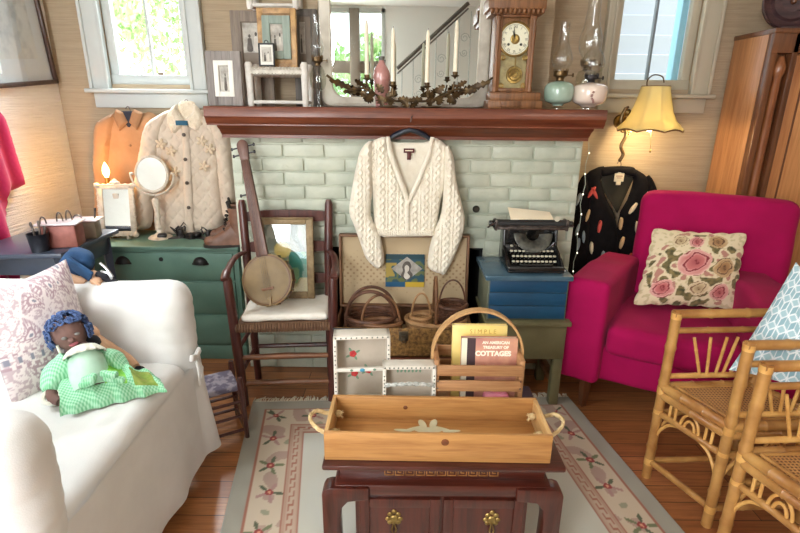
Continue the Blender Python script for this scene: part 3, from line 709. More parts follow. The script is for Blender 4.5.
# white ornate mirror in an easel frame
m_ivory = plain('chipped_ivory_paint', S(206, 194, 176), S(170, 152, 128), rough=.55, scale=30, bs=.3, bscale=80, lo=.45, hi=.8)
m_mir = plain('silvered_mirror', S(236, 240, 236), rough=.06, metal=1)
p = onC(118, 240); yb = p.y+.015
t = thing('standing_mirror', 'rectangular table mirror in an ornate ivory frame under the glowing bulb', 'mirror', (p.x, yb, CHZ), R(6))
tl, br = PY(97, 185, yb), PY(131, 237, yb); w2, h2 = (br.x-tl.x)/2+.024, tl.z-CHZ
f = MB(); fw = .026
for (a, b_, c0, d0) in ((-w2, -w2+fw, .02, h2), (w2-fw, w2, .02, h2), (-w2, w2, .02, .02+fw), (-w2, w2, h2-fw, h2)): f.b2(a, b_, -.012, .012, c0, d0, r=.006)
for i in range(26):
    for sx in (-1, 1):
        z = .03+(h2-.04)*i/25; f.ball((sx*(w2-.002), -.006, z), (.008+.003*(i % 3 == 0), .009, .007), 8)
for i in range(20):
    x = -w2+2*w2*i/19
    for z in (.022, h2-.003): f.ball((x, -.006, z), (.008, .009, .007+.003*(i % 3 == 0)), 8)
for sx in (-1, 1):
    for z in (.025, h2-.004): f.ball((sx*w2, -.008, z), (.017, .012, .015), 10)
f.ball((0, -.006, h2+.010), (.028, .010, .014), 10); f.ball((0, -.006, h2+.022), (.012, .008, .010), 10)
f.box((-w2*.6, -.01, .012), (.014, .04, .026), r=.004); f.box((w2*.6, -.01, .012), (.014, .04, .026), r=.004); f.build('frame', m_ivory, t)
MB().b2(-w2+fw-.004, w2-fw+.004, -.004, .004, .04, h2-fw+.004, r=0).build('glass', m_mir, t)
t.rotation_euler = (R(-11), 0, R(6)); MB().box((0, .035, h2*.42), (.03, .006, h2*.88), rot=(R(20), 0, 0)).build('easel_strut', m_ivory, t)
# round pedestal mirror
p = onC(157, 240); yb = p.y+.045
t = thing('pedestal_mirror', 'round tilting vanity mirror on an ivory pedestal in front of the cream jacket', 'mirror', (p.x, yb, CHZ), R(4))
cz = PY(152, 174, yb).z-CHZ; rx = abs(PY(168, 174, yb).x-PY(135, 174, yb).x)/2
b = MB(); b.lathe([(.0, .0), (.062, 0), (.064, .006), (.052, .014), (.03, .022), (.016, .034), (.012, .05), (.018, .062), (.013, .075), (.011, .11), (.017, .125), (.012, .14), (.020, cz-rx-.055), (.012, cz-rx-.042), (0, cz-rx-.04)], 24); b.build('pedestal', m_ivory, t)
b = MB(); b.tube(arc((0, 0, cz), rx+.024, 180, 360, 28), .0055, 8)
for sx in (-1, 1): b.ball((sx*(rx+.018), 0, cz+.002), (.012, .008, .008), 8)
b.build('yoke', m_ivory, t)
mt_ = MB(); M_ = Matrix.Translation((0, 0, cz)) @ Euler((R(-8), 0, 0)).to_matrix().to_4x4()
mt_.tube([M_ @ Vector((rx*.93*math.cos(a*PI/20), 0, rx*1.04*math.sin(a*PI/20))) for a in range(40)], .008, 8, closed=True); mt_.build('rim', m_ivory, t)
b = MB(); b.lathe([(0, .004), (rx*.93, .004), (rx*.93, -.006), (0, -.006)], 40, (0, 0, 0), axis=1, sy=1.11); b.tf(M_).build('glass', m_mir, t)
# flame-shaped bulb lamp behind the standing mirror
p = PY(106, 172, 2.80)
t = thing('candle_lamp', 'small brass candlestick lamp with a glowing flame-shaped bulb behind the rectangular mirror', 'lamp', (p.x, 2.80, CHZ))
hz = p.z-CHZ; b = MB(); m_brass = plain('aged_brass', S(150, 112, 52), S(110, 80, 40), rough=.35, metal=.9, scale=20)
b.lathe([(0, 0), (.045, 0), (.045, .006), (.015, .016), (.009, .03), (.012, .06), (.008, .09), (.009, hz-.065), (.016, hz-.06), (.016, hz-.055), (.012, hz-.05), (.012, hz-.03), (0, hz-.028)], 20); b.build('stem', m_brass, t)
b = MB(); b.lathe([(.008, hz-.03), (.017, hz-.008), (.0185, hz+.008), (.014, hz+.028), (.006, hz+.046), (.0, hz+.056)], 20); b.build('bulb', emit('flame_bulb', S(255, 206, 130), 9), t)
ld = bpy.data.lights.new('bulb_light', 'POINT'); ld.energy = 3.0; ld.color = (1, .50, .14); ld.shadow_soft_size = .025
lo = bpy.data.objects.new('bulb_light', ld); C.objects.link(lo); lo.location = (p.x-.01, 2.80-.035, p.z+.02)
# jackets on the wall under the left window
m_hang = plain('dark_plastic', S(26, 30, 38), rough=.4)
def hanger(parent, w, drop, hook, m, y=0):
    b = MB(); b.tube([(-w, y, -drop), (-w*.5, y, -drop*.42), (-.02, y, 0), (.02, y, 0), (w*.5, y, -drop*.42), (w, y, -drop)], [.008, .011, .012, .012, .011, .008], 8); b.build('hanger', m, parent)
    b = MB(); pts = [(0, y, 0), (0, y, hook*.45)]+[(.012*math.sin(a)+.0, y, hook*.45+.02+.02*(-math.cos(a))) for a in [x*.55 for x in range(1, 9)]]; b.tube(pts, .0022, 6); b.build('hook', m_steel, parent)
def seg(a, b, w):   # helper: distance based stroke
    return lambda x, z: None
Yj = 2.985
def XZ(pxs, Y, o): return [(q.x-o.x, q.z-o.z) for q in (PY(x, y, Y) for x, y in pxs)]
o0 = PY(131, 118, Yj)
m_suede = plain('tan_suede', S(166, 122, 84), S(184, 138, 98), rough=.85, scale=7, sheen=.3, bs=.1)
t = thing('tan_jacket', 'tan suede shirt jacket on a dark hanger in the lit left corner', 'jacket', (o0.x, Yj, o0.z))
g = .016
b = MB(); inflate(b, smooth_poly(XZ([(118, 113), (131, 120), (148, 112), (160, 120), (168, 140), (168, 236), (128, 241), (108, 241), (104, 180), (101, 130)], Yj, o0), 4), .035, .06, g, .3, lambda x, z, d: .006*noise.noise((x*12, z*5, 2))); b.build('body', m_suede, t)
b = MB(); inflate(b, smooth_poly(XZ([(119, 112), (103, 119), (96, 128), (95, 160), (97, 200), (97, 241), (108, 242), (112, 200), (114, 150), (117, 128)], Yj, o0), 4), .05, .035, g, .3, lambda x, z, d: .010*noise.noise((x*16, z*10, 5)), M_=Matrix.Translation((0, -.012, 0))); b.build('sleeve', m_suede, t)
m_collar = plain('brown_suede_collar', S(140, 104, 74), S(160, 120, 86), rough=.85, scale=9)
for pts in ([(120, 109), (117, 116), (124, 131), (132, 122), (127, 112)], [(138, 109), (147, 113), (141, 130), (133, 122), (136, 112)]):
    b = MB(); inflate(b, XZ(pts, Yj, o0), .014, .02, .008, .3, M_=Matrix.Translation((0, -.045, 0))); b.build('collar', m_collar, t)
b = MB(); inflate(b, XZ([(124, 111), (137, 111), (139, 118), (132, 128), (125, 119)], Yj, o0), .006, .02, .008, .3, M_=Matrix.Translation((0, -.034, 0))); b.build('lining', plain('dark_lining', S(40, 44, 58), rough=.8), t)
hanger(t, .10, .03, .05, m_hang, -.02)
for yy in (145, 178, 208):
    q = PY(134, yy, Yj)-o0; b = MB(); b.lathe([(0, .006), (.006, .006), (.007, 0)], 12, (q.x, -.043, q.z), axis=1); b.build('button', m_collar, t)
# cream quilted jacket
Yq = 2.90; o1 = PY(189, 112, Yq)
m_quilt = plain('cream_quilted_suede', S(196, 178, 158), S(210, 193, 172), rough=.85, scale=9, sheen=.2)
def quilt(x, z, d):
    a = (x+z*.9)*14; b = (x-z*.9)*14
    q = min(abs((a % 1)-.5), abs((b % 1)-.5)); return .009*min(1, q*5)**.5+.008*noise.noise((x*9, z*9, 3))
t = thing('quilted_jacket', 'cream quilted jacket with a fleece collar hanging left of the mantel', 'jacket', (o1.x, Yq, o1.z))
b = MB(); inflate(b, smooth_poly(XZ([(176, 110), (188, 118), (201, 110), (214, 117), (222, 130), (221, 170), (224, 226), (200, 233), (160, 234), (155, 200), (156, 150), (158, 122)], Yq, o1), 4), .05, .06, .0095, .3, quilt); b.build('body', m_quilt, t)
for pts in ([(172, 111), (158, 116), (147, 126), (141, 155), (136, 190), (134, 218), (137, 228), (152, 226), (155, 200), (160, 165), (165, 135)], [(206, 111), (220, 117), (230, 128), (234, 160), (237, 190), (238, 214), (226, 218), (221, 190), (217, 150), (213, 130)]):
    b = MB(); inflate(b, smooth_poly(XZ(pts, Yq, o1), 4), .055, .045, .0095, .3, quilt, M_=Matrix.Translation((0, -.012, 0))); b.build('sleeve', m_quilt, t)
m_fleece = plain('cream_fleece', S(224, 206, 178), S(238, 222, 198), rough=.95, scale=40, bs=.8, bscale=120, sheen=.4)
for pts in ([(181, 104), (173, 111), (171, 122), (177, 133), (184, 128), (188, 121), (183, 112)], [(197, 104), (204, 110), (207, 121), (202, 131), (194, 127), (189, 121), (196, 112)]):
    b = MB(); inflate(b, smooth_poly(XZ(pts, Yq, o1), 3), .026, .03, .008, .3, lambda x, z, d: .004*noise.noise((x*70, z*70, 0)), M_=Matrix.Translation((0, -.05, 0))); b.build('fleece_collar', m_fleece, t)
b = MB(); inflate(b, smooth_poly(XZ([(181, 103), (189, 101), (197, 103), (198, 116), (189, 123), (181, 116)], Yq, o1), 3), .012, .02, .008, .3, M_=Matrix.Translation((0, -.03, 0))); b.build('collar_back', m_fleece, t)
q = PY(187.5, 122.5, Yq)-o1; q2 = PY(193.5, 122.5, Yq); w_ = (PY(193.5, 120, Yq)-PY(182, 120, Yq)).x/2
lb = MB(); lb.b2(q.x-w_, q.x+w_, -.082, -.050, q.z-.012, q.z+.012, r=.002); lb_o = lb.build('neck_label', plain('teal_label', S(20, 84, 110), rough=.7), t, label='teal neck label')
pb = MB(); inflate(pb, XZ([(187, 124), (193, 124), (195, 160), (198, 232), (190, 234), (188, 180)], Yq, o1), .010, .014, .01, .3, M_=Matrix.Translation((0, -.064, 0))); pb.build('placket', m_quilt, t)
for (xx, yy) in ((189.5, 134), (191, 158), (192.5, 181), (194, 205)):
    q = PY(xx, yy, Yq)-o1; b = MB(); b.lathe([(0, .008), (.007, .008), (.010, .005), (.010, 0)], 14, (q.x, -.076, q.z), axis=1); b.build('button', plain('dark_horn', S(74, 62, 52), rough=.4), t)
for (xx, yy) in ((166, 143), (206, 140), (180, 170), (208, 165), (214, 148), (176, 150)):
    q = PY(xx, yy, Yq)-o1; fl = MB(); fl.ball((q.x, -.066, q.z), (.010, .004, .010), 8)
    for k in range(5):
        a = k*1.256; fl.ball((q.x+.018*math.cos(a), -.066, q.z+.018*math.sin(a)), (.014, .004, .009), 8, rot=(0, -a, 0))
    fl.build('flower_applique', plain('beige_suede_flower', S(200, 178, 150), S(212, 192, 164), rough=.9, scale=20), t)
hanger(t, .11, .03, .055, plain('light_wood_hanger', S(220, 200, 170), rough=.5), -.02)
# lace-up ankle boots
m_boot = plain('worn_brown_leather', S(98, 66, 50), S(132, 94, 74), rough=.5, scale=12, bs=.1); m_sole = plain('dark_rubber', S(40, 32, 28), rough=.7)
def boot(label, loc, rz, s=1, tint=None):
    t = thing('ankle_boot', label, 'boot', loc, rz, 'brown ankle boots on the green chest')
    # side profile, toe towards -x
    secs = [(-.125, .030, .018, .012), (-.105, .045, .034, .012), (-.07, .062, .042, .012), (-.03, .085, .040, .012), (.005, .115, .036, .012), (.04, .13, .036, .012), (.075, .13, .034, .012), (.10, .10, .026, .012)]
    u = MB()
    def upper(a, v):
        i = min(len(secs)-2, int(v*(len(secs)-1))); f = v*(len(secs)-1)-i
        x, h, w, z0 = [secs[i][k]*(1-f)+secs[i+1][k]*f for k in range(4)]; an = PI*a
        return (x*s, w*math.cos(an)*s*(1 if True else 0), (z0+(h-z0)*math.sin(an)**.7)*s)
    grid(u, upper, 14, 21)
    u.lathe([(.040*s, .07*s), (.041*s, .12*s), (.043*s, .17*s), (.046*s, .195*s), (.043*s, .196*s), (.038*s, .15*s), (.036*s, .12*s)], 20, (.045*s, 0, 0), caps=False, sx=1.1, sy=.9)
    u.ball((-.085*s, 0, .030*s), (.048*s, .038*s, .026*s), 14); u.build('upper', m_boot, t)
    so = MB(); so.prism(smooth_poly([(-.137, 0), (-.11, .036), (-.05, .045), (.02, .034), (.08, .036), (.112, 0), (.08, -.036), (.02, -.034), (-.05, -.045), (-.11, -.036)], 4), 0, .014, 'xy'); so.box((.075, 0, .012), (.06, .066, .024), r=.006); so.v = [tuple(Vector(v)*s) for v in so.v]; so.build('sole', m_sole, t)
    la_ = MB()
    for k in range(5):
        z = (.085+.022*k)*s; x = (-.028+.007*k+(.004 if k < 2 else .0))*s
        la_.tube([(x, -.022*s, z), (x-.012*s, 0, z+.006*s), (x, .022*s, z)], .003*s, 6)
    la_.build('laces', plain('dark_lace', S(36, 28, 26), rough=.8), t)
    tg = MB(); tg.soft((.005*s, 0, .20*s), (.012*s, .045*s, .06*s), r=.005, n=.012, rot=(0, R(-16), 0)); tg.build('tongue', m_sole, t); return t
p = onC(212, 242); boot('brown lace-up ankle boot on the green chest, the farther of the pair', (p.x+.08, p.y+.10, CHZ), R(18), 1.0)
p = onC(214, 247); boot('brown lace-up ankle boot on the green chest, the nearer of the pair', (p.x+.085, p.y+.03, CHZ), R(10), 1.06)
# small dark strappy shoes
m_blkl = plain('black_leather', S(24, 20, 22), S(38, 32, 32), rough=.4, scale=20)
def heel(label, loc, rz):
    t = thing('strappy_shoe', label, 'shoe', loc, rz, 'black strappy shoes on the green chest')
    b = MB(); b.prism(smooth_poly([(-.07, 0), (-.05, .022), (0, .018), (.06, .02), (.075, 0), (.06, -.02), (0, -.018), (-.05, -.022)], 4), 0, .007, 'xy'); b.box((.055, 0, .012), (.03, .03, .024), r=.004); b.build('sole', m_blkl, t)
    b = MB(); b.soft((-.042, 0, .018), (.05, .044, .03), r=.013, n=.012); b.build('toe', m_blkl, t); b = MB(); b.soft((.055, 0, .034), (.03, .04, .045), r=.013, n=.012); b.build('heel_counter', m_blkl, t)
    b = MB(); b.tube([(.035, -.021, .03), (.015, -.012, .055), (.005, 0, .066), (.015, .012, .055), (.035, .021, .03)], .0035, 6); b.build('strap', m_blkl, t); b = MB(); b.tube([(.06, -.01, .05), (.05, -.03, .075), (.03, -.034, .06)], .003, 6); b.build('strap', m_blkl, t)
for (x, y, a, lab) in ((168, 240, 20, 'black strappy shoe on the green chest, nearest the pedestal mirror'), (184, 239, 150, 'black strappy shoe on the green chest, in the middle of three'), (200, 240, -25, 'black strappy shoe on the green chest, next to the brown boots')):
    p = onC(x, y); heel(lab, (p.x, p.y+.035, CHZ), R(a))
b = MB()
# ================================================================== ON THE MANTEL
MZ = 1.3892
m_print = plain('sepia_print', S(196, 190, 178), S(120, 112, 102), rough=.6, scale=16, lo=.42, hi=.7)
m_figd = plain('sepia_dark', S(74, 68, 62), S(98, 90, 82), rough=.7, scale=30); m_figl = plain('sepia_light', S(214, 208, 196), S(190, 182, 170), rough=.7, scale=30)
m_mat = plain('off_white_mat', S(226, 222, 212), rough=.8)
def frame_ring(mb, w, h, fw, d, z0=0, y=0, r=.003):
    mb.b2(-w/2, -w/2+fw, y-d, y, z0, z0+h, r=r); mb.b2(w/2-fw, w/2, y-d, y, z0, z0+h, r=r); mb.b2(-w/2+fw-.001, w/2-fw+.001, y-d, y, z0, z0+fw, r=r); mb.b2(-w/2+fw-.001, w/2-fw+.001, y-d, y, z0+h-fw, z0+h, r=r); return mb
def sitters(n, w, h, z0, y, cx=0):
    """a plain old-time group: n small standing figures"""
    a, b = MB(), MB()
    for i in range(n):
        x = cx+(i-(n-1)/2)*w/(n+.6); s_ = h*(.85+.15*math.sin(i*2.3)); m = (a, b)[i % 2]
        m.prism(smooth_poly([(x-w*.12, z0), (x-w*.09, z0+s_*.45), (x-w*.07, z0+s_*.62), (x+w*.07, z0+s_*.62), (x+w*.09, z0+s_*.45), (x+w*.12, z0)], 3), y-.0006, y, 'xz'); a.ball((x, y-.0003, z0+s_*.74), (w*.055, .0005, s_*.09), 12)
    return a, b
def photo_frame(name, label, px4, Y, fw, d, mf, win, n, lean=-4, base=None, inner=None, group=None):
    """px4 = x0,y0,x1 of the frame top and y of the bottom; win = x0,y0,x1,y1 of the print, all in photo pixels"""
    x0, y0, x1, y1 = px4; a = PY(x0, y0, Y); c = PY(x1, y1, Y); w = c.x-a.x; h = (a.z-c.z); b0 = base if base is not None else c.z; h = a.z-b0
    t = thing(name, label, 'picture frame', ((a.x+c.x)/2, Y, b0), 0, group); t.rotation_euler = (R(lean), 0, 0)
    frame_ring(MB(), w, h, fw, d).build('frame', mf, t)
    p = PY(win[0], win[1], Y); q = PY(win[2], win[3], Y); ctr = t.location
    MB().b2(-w/2+fw*.7, w/2-fw*.7, -d*.55, -d*.2, fw*.7, h-fw*.7, r=0).build('mat_board', m_mat if inner is None else inner, t)
    pr = MB(); X0, X1, Z0, Z1 = p.x-ctr.x, q.x-ctr.x, q.z-ctr.z, p.z-ctr.z; yy = -d*.55
    pr.b2(X0, X1, yy-.0012, yy-.0001, Z0, Z1, r=0); po = pr.build('print', m_print, t)
    A, B = sitters(n, (X1-X0)*.9, (Z1-Z0)*.8, Z0+(Z1-Z0)*.06, yy-.0013, (X0+X1)/2); A.build('dark_figures', m_figd, po); B.build('light_figures', m_figl, po)
    return t, w, h
m_weath = wood('weathered_grey_wood', S(112, 104, 100), S(150, 142, 136), 2, rough=.8, scale=3, bs=.3)
m_weath2 = wood('weathered_taupe_wood', S(112, 100, 90), S(146, 132, 118), 2, rough=.8, scale=3, bs=.3)
t, w, h = photo_frame('photo_frame', 'weathered grey wooden photo frame at the left end of the mantel', (205, 51, 244.5, 104), 2.45, .046, .022, m_weath, (220, 62, 236, 92), 2, -3, MZ)
frame_ring(MB(), w-.07, h-.08, .022, .004, .04, -.0205).build('inner_mat', m_mat, t)
t, w, h = photo_frame('photo_frame', 'weathered taupe photo frame half hidden behind the gilt frame', (229.5, 10.5, 276, 104), 2.645, .05, .022, m_weath2, (242, 23, 270, 53), 3, -2, MZ, plain('taupe_mat', S(150, 136, 122), S(130, 118, 106), rough=.8))
# white doll stool: turned posts, woven seat, rails
m_chalk = plain('chalky_white_paint', S(226, 222, 214), S(204, 198, 188), rough=.7, scale=22, bs=.2, bscale=60)
m_cord = plain('white_cord', S(222, 216, 204), S(196, 188, 174), rough=.9, scale=40)
def stool(label, loc, w, d, h):
    t = thing('doll_stool', label, 'stool', loc, 0, None)
    for x in (-w/2, w/2):
        for y in (-d/2, d/2):
            b = MB(); b.lathe([(0, 0), (.012, 0), (.015, .01), (.016, h*.5), (.017, h*.8), (.018, h-.01), (.012, h), (0, h+.001)], 14, (x, y, 0)); b.build('leg', m_chalk, t)
    for (p, q) in (((-w/2, -d/2), (w/2, -d/2)), ((-w/2, d/2), (w/2, d/2)), ((-w/2, -d/2), (-w/2, d/2)), ((w/2, -d/2), (w/2, d/2))):
        MB().tube([(*p, h*.10), (*q, h*.10)], .008, 8).build('rail', m_chalk, t)
    s = MB(); n = 15
    for i in range(n):
        x = -w/2+.02+(w-.04)*i/(n-1); s.tube([(x, -d/2-.014, h*.76), (x, -d/2-.016, h*.80), (x, -d/2, h*.85), (x, d/2, h*.85), (x, d/2+.016, h*.80), (x, d/2+.014, h*.76), (x, d/2, h*.735), (x, -d/2, h*.735)], .010, 8, closed=True)
    s.build('woven_seat', m_cord, t); return t
a = PY(248, 66, 2.47); c = PY(305.5, 104, 2.47); sw = c.x-a.x; sh = PY(277, 62, 2.47).z-MZ
stool('white doll stool with a woven cord seat standing on the mantel', ((a.x+c.x)/2, 2.545, MZ), sw, .135, sh)
seat_z = MZ+sh*.85+.010
# gilt frame and small black frame standing on it
m_gilt = plain('worn_gilt', S(188, 148, 96), S(128, 92, 58), rough=.45, scale=26, bs=.3, bscale=70, lo=.45, hi=.75)
m_sage = wood('sage_green_frame', S(124, 138, 128), S(150, 162, 150), 2, rough=.7, bs=.2)
t, w, h = photo_frame('photo_frame', 'gilt frame with a sage green inner frame standing on the white doll stool', (256.5, 8, 298.5, 66.5), 2.575, .026, .024, m_gilt, (270, 24, 286, 54), 2, -3, seat_z+.001, m_gilt)
a = PY(262, 16, 2.575); c = PY(292.5, 60, 2.575); g = MB(); ww, hh = c.x-a.x, a.z-c.z
gx = (a.x+c.x)/2-t.location.x; frame_ring(g, ww, hh, .036, .012, c.z-t.location.z, -.018); g.tf(Matrix.Translation((gx, 0, 0))).build('inner_frame', m_sage, t); MB().b2(gx-ww/2+.02, gx+ww/2-.02, -.0142, -.012, c.z-t.location.z+.02, a.z-t.location.z-.02, r=0).build('inner_mat', m_mat, t)
for o in [x for x in t.children if x.name.startswith('print')]: o.location.y -= .004
m_blkf = plain('black_frame_lacquer', S(24, 24, 26), rough=.35)
t, w, h = photo_frame('photo_frame', 'small black photo frame standing on the white doll stool in front of the gilt frame', (258, 43, 275.5, 67), 2.505, .007, .012, m_blkf, (261.5, 47, 272, 62), 2, -4, seat_z+.001)
MB().tube(arc((0, -.006, h), .009, 0, 180, 8, ry=.012), .002, 6).build('hanging_ring', m_blkf, t)
# second stool on the wall above
a = PY(252, 5, 2.66); c = PY(299, 9, 2.66)
stool('white doll stool hung on the chimney wall above the gilt frame at the top edge', ((a.x+c.x)/2, 2.655, PY(270, 9.5, 2.6).z), c.x-a.x-.01, .10, .20)
# dark glassy frame to the right
m_smoke = wood('dark_grey_frame_wood', S(84, 78, 72), S(110, 102, 94), 2, rough=.6, bs=.2)
photo_frame('photo_frame', 'dark grey wooden photo frame behind the clear oil lamp, left of the mantel mirror', (292, 9, 320, 104), 2.68, .032, .02, m_smoke, (297, 22, 306, 54), 1, -1.5, MZ, plain('brown_mat', S(116, 104, 92), S(130, 118, 104), rough=.7))
# ------------------------------------------------------------------ oil lamps
m_clear = glass('lamp_glass', (.99, 1, 1, 1), mixmin=.05)
m_bbrass = plain('burner_brass', S(120, 96, 64), S(84, 66, 46), rough=.35, metal=.9, scale=30)
def chimney(px_, Y, y0, y1, rb, bulge, top, zoff):
    z0 = PY(px_, y1, Y).z-zoff; z1 = PY(px_, y0, Y).z-zoff; h = z1-z0
    prof = [(rb, 0), (rb*1.05, .06*h), (bulge*.92, .16*h), (bulge, .25*h), (bulge*.95, .34*h), (bulge*.72, .48*h), (top*1.15, .6*h), (top*.98, .75*h), (top, .95*h), (top*1.06, h)]
    S_ = smooth_poly(prof, 4, False); return [(p[0], p[1]+z0) for p in S_]
def lamp(label, px_, Y, ych0, ych1, rb, bulge, top, yb0, font, stem, m_font, extra=None, burner=m_bbrass):
    x = PY(px_, 90, Y).x; t = thing('oil_lamp', label, 'oil lamp', (x, Y, MZ))
    prof = [(r_, PY(px_, yy, Y).z-MZ) for r_, yy in font]
    b = MB(); b.lathe([(p[0], p[1]) for p in smooth_poly(prof, 4, False)], 28); b.build('font', m_font, t)
    if stem: b = MB(); zt = prof[0][1]; b.lathe([(0, 0), (stem, 0), (stem, .006), (stem*.6, .012), (stem*.5, zt*.6), (stem*.62, zt+.003), (0, zt+.003)], 24); b.build('foot', m_clear, t)
    z0 = prof[-1][1]; z1 = PY(px_, ych1, Y).z-MZ+.004; b = MB(); b.lathe([(0, z0-.004), (rb*.75, z0-.003), (rb*.62, z0+.006), (rb*.7, z0+.35*(z1-z0)), (rb*1.12, z0+.5*(z1-z0)), (rb*1.18, z0+.7*(z1-z0)), (rb*1.1, z1), (rb*.8, z1+.001), (0, z1+.002)], 24)
    for k in range(12): b.box((rb*1.16*math.cos(k*PI/6), rb*1.16*math.sin(k*PI/6), z1), (.004, .003, .016), rot=(0, 0, k*PI/6), r=.001)
    bo = b.build('burner', burner, t)
    b = MB(); zm = z0+.6*(z1-z0); b.tube([(rb*.8, 0, zm), (rb*2.0, 0, zm)], .002, 6); b.lathe([(0, 0), (.009, 0), (.009, .003), (0, .003)], 12, (rb*2.0, 0, zm), M_=Euler((0, PI/2, 0)).to_matrix().to_4x4()); b.build('wick_knob', burner, bo)
    pr = chimney(px_, Y, ych0, ych1, rb, bulge, top, MZ); b = MB(); b.lathe(pr, 28, caps=False); b.lathe([(p[0]-.0018, p[1]) for p in pr][::-1], 28, caps=False); b.build('chimney', m_clear, t)
    return t, x
m_gfont = plain('green_opal_glass', S(140, 166, 146), S(176, 196, 180), rough=.15, scale=6, coat=.6)
lamp('oil lamp with a squat pale green glass font beside the clock', 559, 2.50, 22, 72, .028, .047, .022, 0, [(.022, 106), (.030, 104), (.060, 101), (.068, 94), (.066, 87), (.050, 83), (.022, 81)], .03, m_gfont)
m_pfont = plain('cream_opal_glass', S(236, 220, 204), S(228, 206, 190), rough=.15, scale=4, coat=.6)
t, x = lamp('oil lamp with a cream painted glass font at the right end of the mantel', 590, 2.50, 28, 76, .026, .052, .018, 0, [(.03, 107), (.04, 105.5), (.070, 102), (.079, 94), (.074, 87), (.05, 84), (.022, 82.5)], .036, m_pfont, burner=plain('dark_burner', S(50, 48, 52), S(70, 66, 66), rough=.4, metal=.7, scale=30))
fl = MB(); q = PY(588, 96, 2.42)
for k in range(6): fl.ball((.005*math.cos(k)-.012, -.0785, .045+.008*k-.012+.004*math.sin(k*3)), (.006, .002, .005), 8)
fl.build('painted_flower', plain('faded_brown_glaze', S(150, 110, 100), rough=.4), t)
lamp('tall oil lamp with a long clear chimney standing behind the cream oil lamp', 585, 2.64, -14, 62, .030, .054, .030, 0, [(.03, 90), (.045, 86), (.05, 78), (.04, 72), (.022, 70)], .045, glass('clear_font_glass', (.93, .95, .9, 1), mixmin=.12))
lamp('clear glass oil lamp between the dark grey frame and the mantel mirror', 318.5, 2.56, 14, 58, .022, .032, .017, 0, [(.02, 90), (.03, 88), (.038, 82), (.036, 74), (.02, 66)], .038, glass('clear_font_glass', (.93, .95, .9, 1), mixmin=.12))
# ------------------------------------------------------------------ mirror leaning on the breast
YM = 2.688
a = PY(321.5, 104, YM); c = PY(487, 104, YM); mw = c.x-a.x; mh = .98; fwm = .062
t = thing('mantel_mirror', 'large mirror with a distressed white rounded frame behind the candelabra', 'mirror', ((a.x+c.x)/2, YM, MZ))
m_dist = plain('distressed_white_frame', S(214, 206, 190), S(168, 156, 136), rough=.55, scale=9, bs=.2, bscale=30, lo=.45, hi=.85)
def rrect(w, h, r, z0, n=6):
    P = []
    for (cx, cz, a0) in ((w/2-r, z0+r, -90), (w/2-r, z0+h-r, 0), (-w/2+r, z0+h-r, 90), (-w/2+r, z0+r, 180)):
        for k in range(n+1): a = R(a0+90*k/n); P.append((cx+r*math.cos(a), cz+r*math.sin(a)))
    return P
out = rrect(mw, mh, .05, 0); inn = rrect(mw-2*fwm, mh-2*fwm+.01, .06, fwm-.012); f = MB(); n = len(out)
prof = [(0, 0), (.1, -.018), (.4, -.026), (.75, -.020), (.93, -.022), (1, -.006)]
vs = []; fs = []
for (k, dy) in prof:
    for i in range(n): vs.append((out[i][0]*(1-k)+inn[i][0]*k, dy, out[i][1]*(1-k)+inn[i][1]*k))
for j in range(len(prof)-1):
    for i in range(n): i2 = (i+1) % n; fs.append((j*n+i, j*n+i2, (j+1)*n+i2, (j+1)*n+i))
f.add(vs, fs); f.build('frame', m_dist, t)
MB().b2(-mw/2+.01, mw/2-.01, -.003, .004, .01, mh-.01, r=0).build('backing', m_dist, t)
MB().b2(-mw/2+fwm-.02, mw/2-fwm+.02, -.0065, -.004, fwm-.03, mh-fwm+.02, r=0).build('glass', plain('mirror_silver', S(232, 238, 236), rough=.015, metal=1), t)
# ------------------------------------------------------------------ candelabra
m_brz = plain('dark_bronze_leaf', S(104, 82, 50), S(58, 44, 32), rough=.42, metal=.6, scale=30, bs=.2)
m_can = plain('ivory_wax', S(240, 232, 208), S(234, 224, 198), rough=.5, scale=3)
YC = 2.47; o = PY(410, 104, YC)
t = thing('candelabra', 'long bronze leaf candelabra with four taper holders in front of the mantel mirror', 'candelabra', (o.x, YC, MZ))
def CP(x, y, dy=0): q = PY(x, y, YC); return Vector((q.x-o.x, dy, q.z-MZ))
def leaf(mb, p, d, L, W, cup=.25, curl=.3):
    d = Vector(d).normalized(); sd = d.cross(Vector((0, -1, .25))).normalized(); up = sd.cross(d).normalized(); vs = []; fs = []; n = 8
    for i in range(n+1):
        s_ = i/n; wv = W*.72*math.sin(PI*min(1, s_*.96+.04))**.7*(.62+.75*(i % 2))
        c = Vector(p)+d*L*s_+up*(curl*L*s_*s_)
        vs += [c-sd*wv+up*cup*wv, c-up*.001, c+sd*wv+up*cup*wv]
    for i in range(n): k = 3*i; fs += [(k, k+1, k+4, k+3), (k+1, k+2, k+5, k+4)]
    k = len(vs); mb.add(vs+[v-up*.002 for v in vs], fs+[tuple(j+k for j in f[::-1]) for f in fs])
base = MB(); br_ = MB()
for sx in (-1, 1):
    st = lambda x, y, dy=0: Vector((sx*CP(410+(410-x), y, dy).x, dy, CP(400, y).z)) if False else Vector((sx*(410-x)*-1*.00474*-1, dy, CP(410, y).z))
    Q = [st(410, 101), st(395, 101, -.02), st(380, 97, -.015), st(366, 89, 0), st(352, 90, .0), st(340, 84, 0), st(329, 76, 0)]
    br_.tube(smooth_poly(Q, 6, False), .0055, 8)
    br_.tube(smooth_poly([st(388, 99, -.015), st(393, 95, -.03), st(393, 88, -.03)], 5, False), .005, 8)
    br_.tube(smooth_poly([st(376, 95, -.01), st(370, 92, 0), st(367, 81, 0)], 5, False), .005, 8)
for px0 in (-.10, .10): MB().ball((px0, 0, .006), (.05, .035, .006), 14).build('foot', m_brz, t)
br_.build('branch', m_brz, t)
random.seed(5); lf = MB()
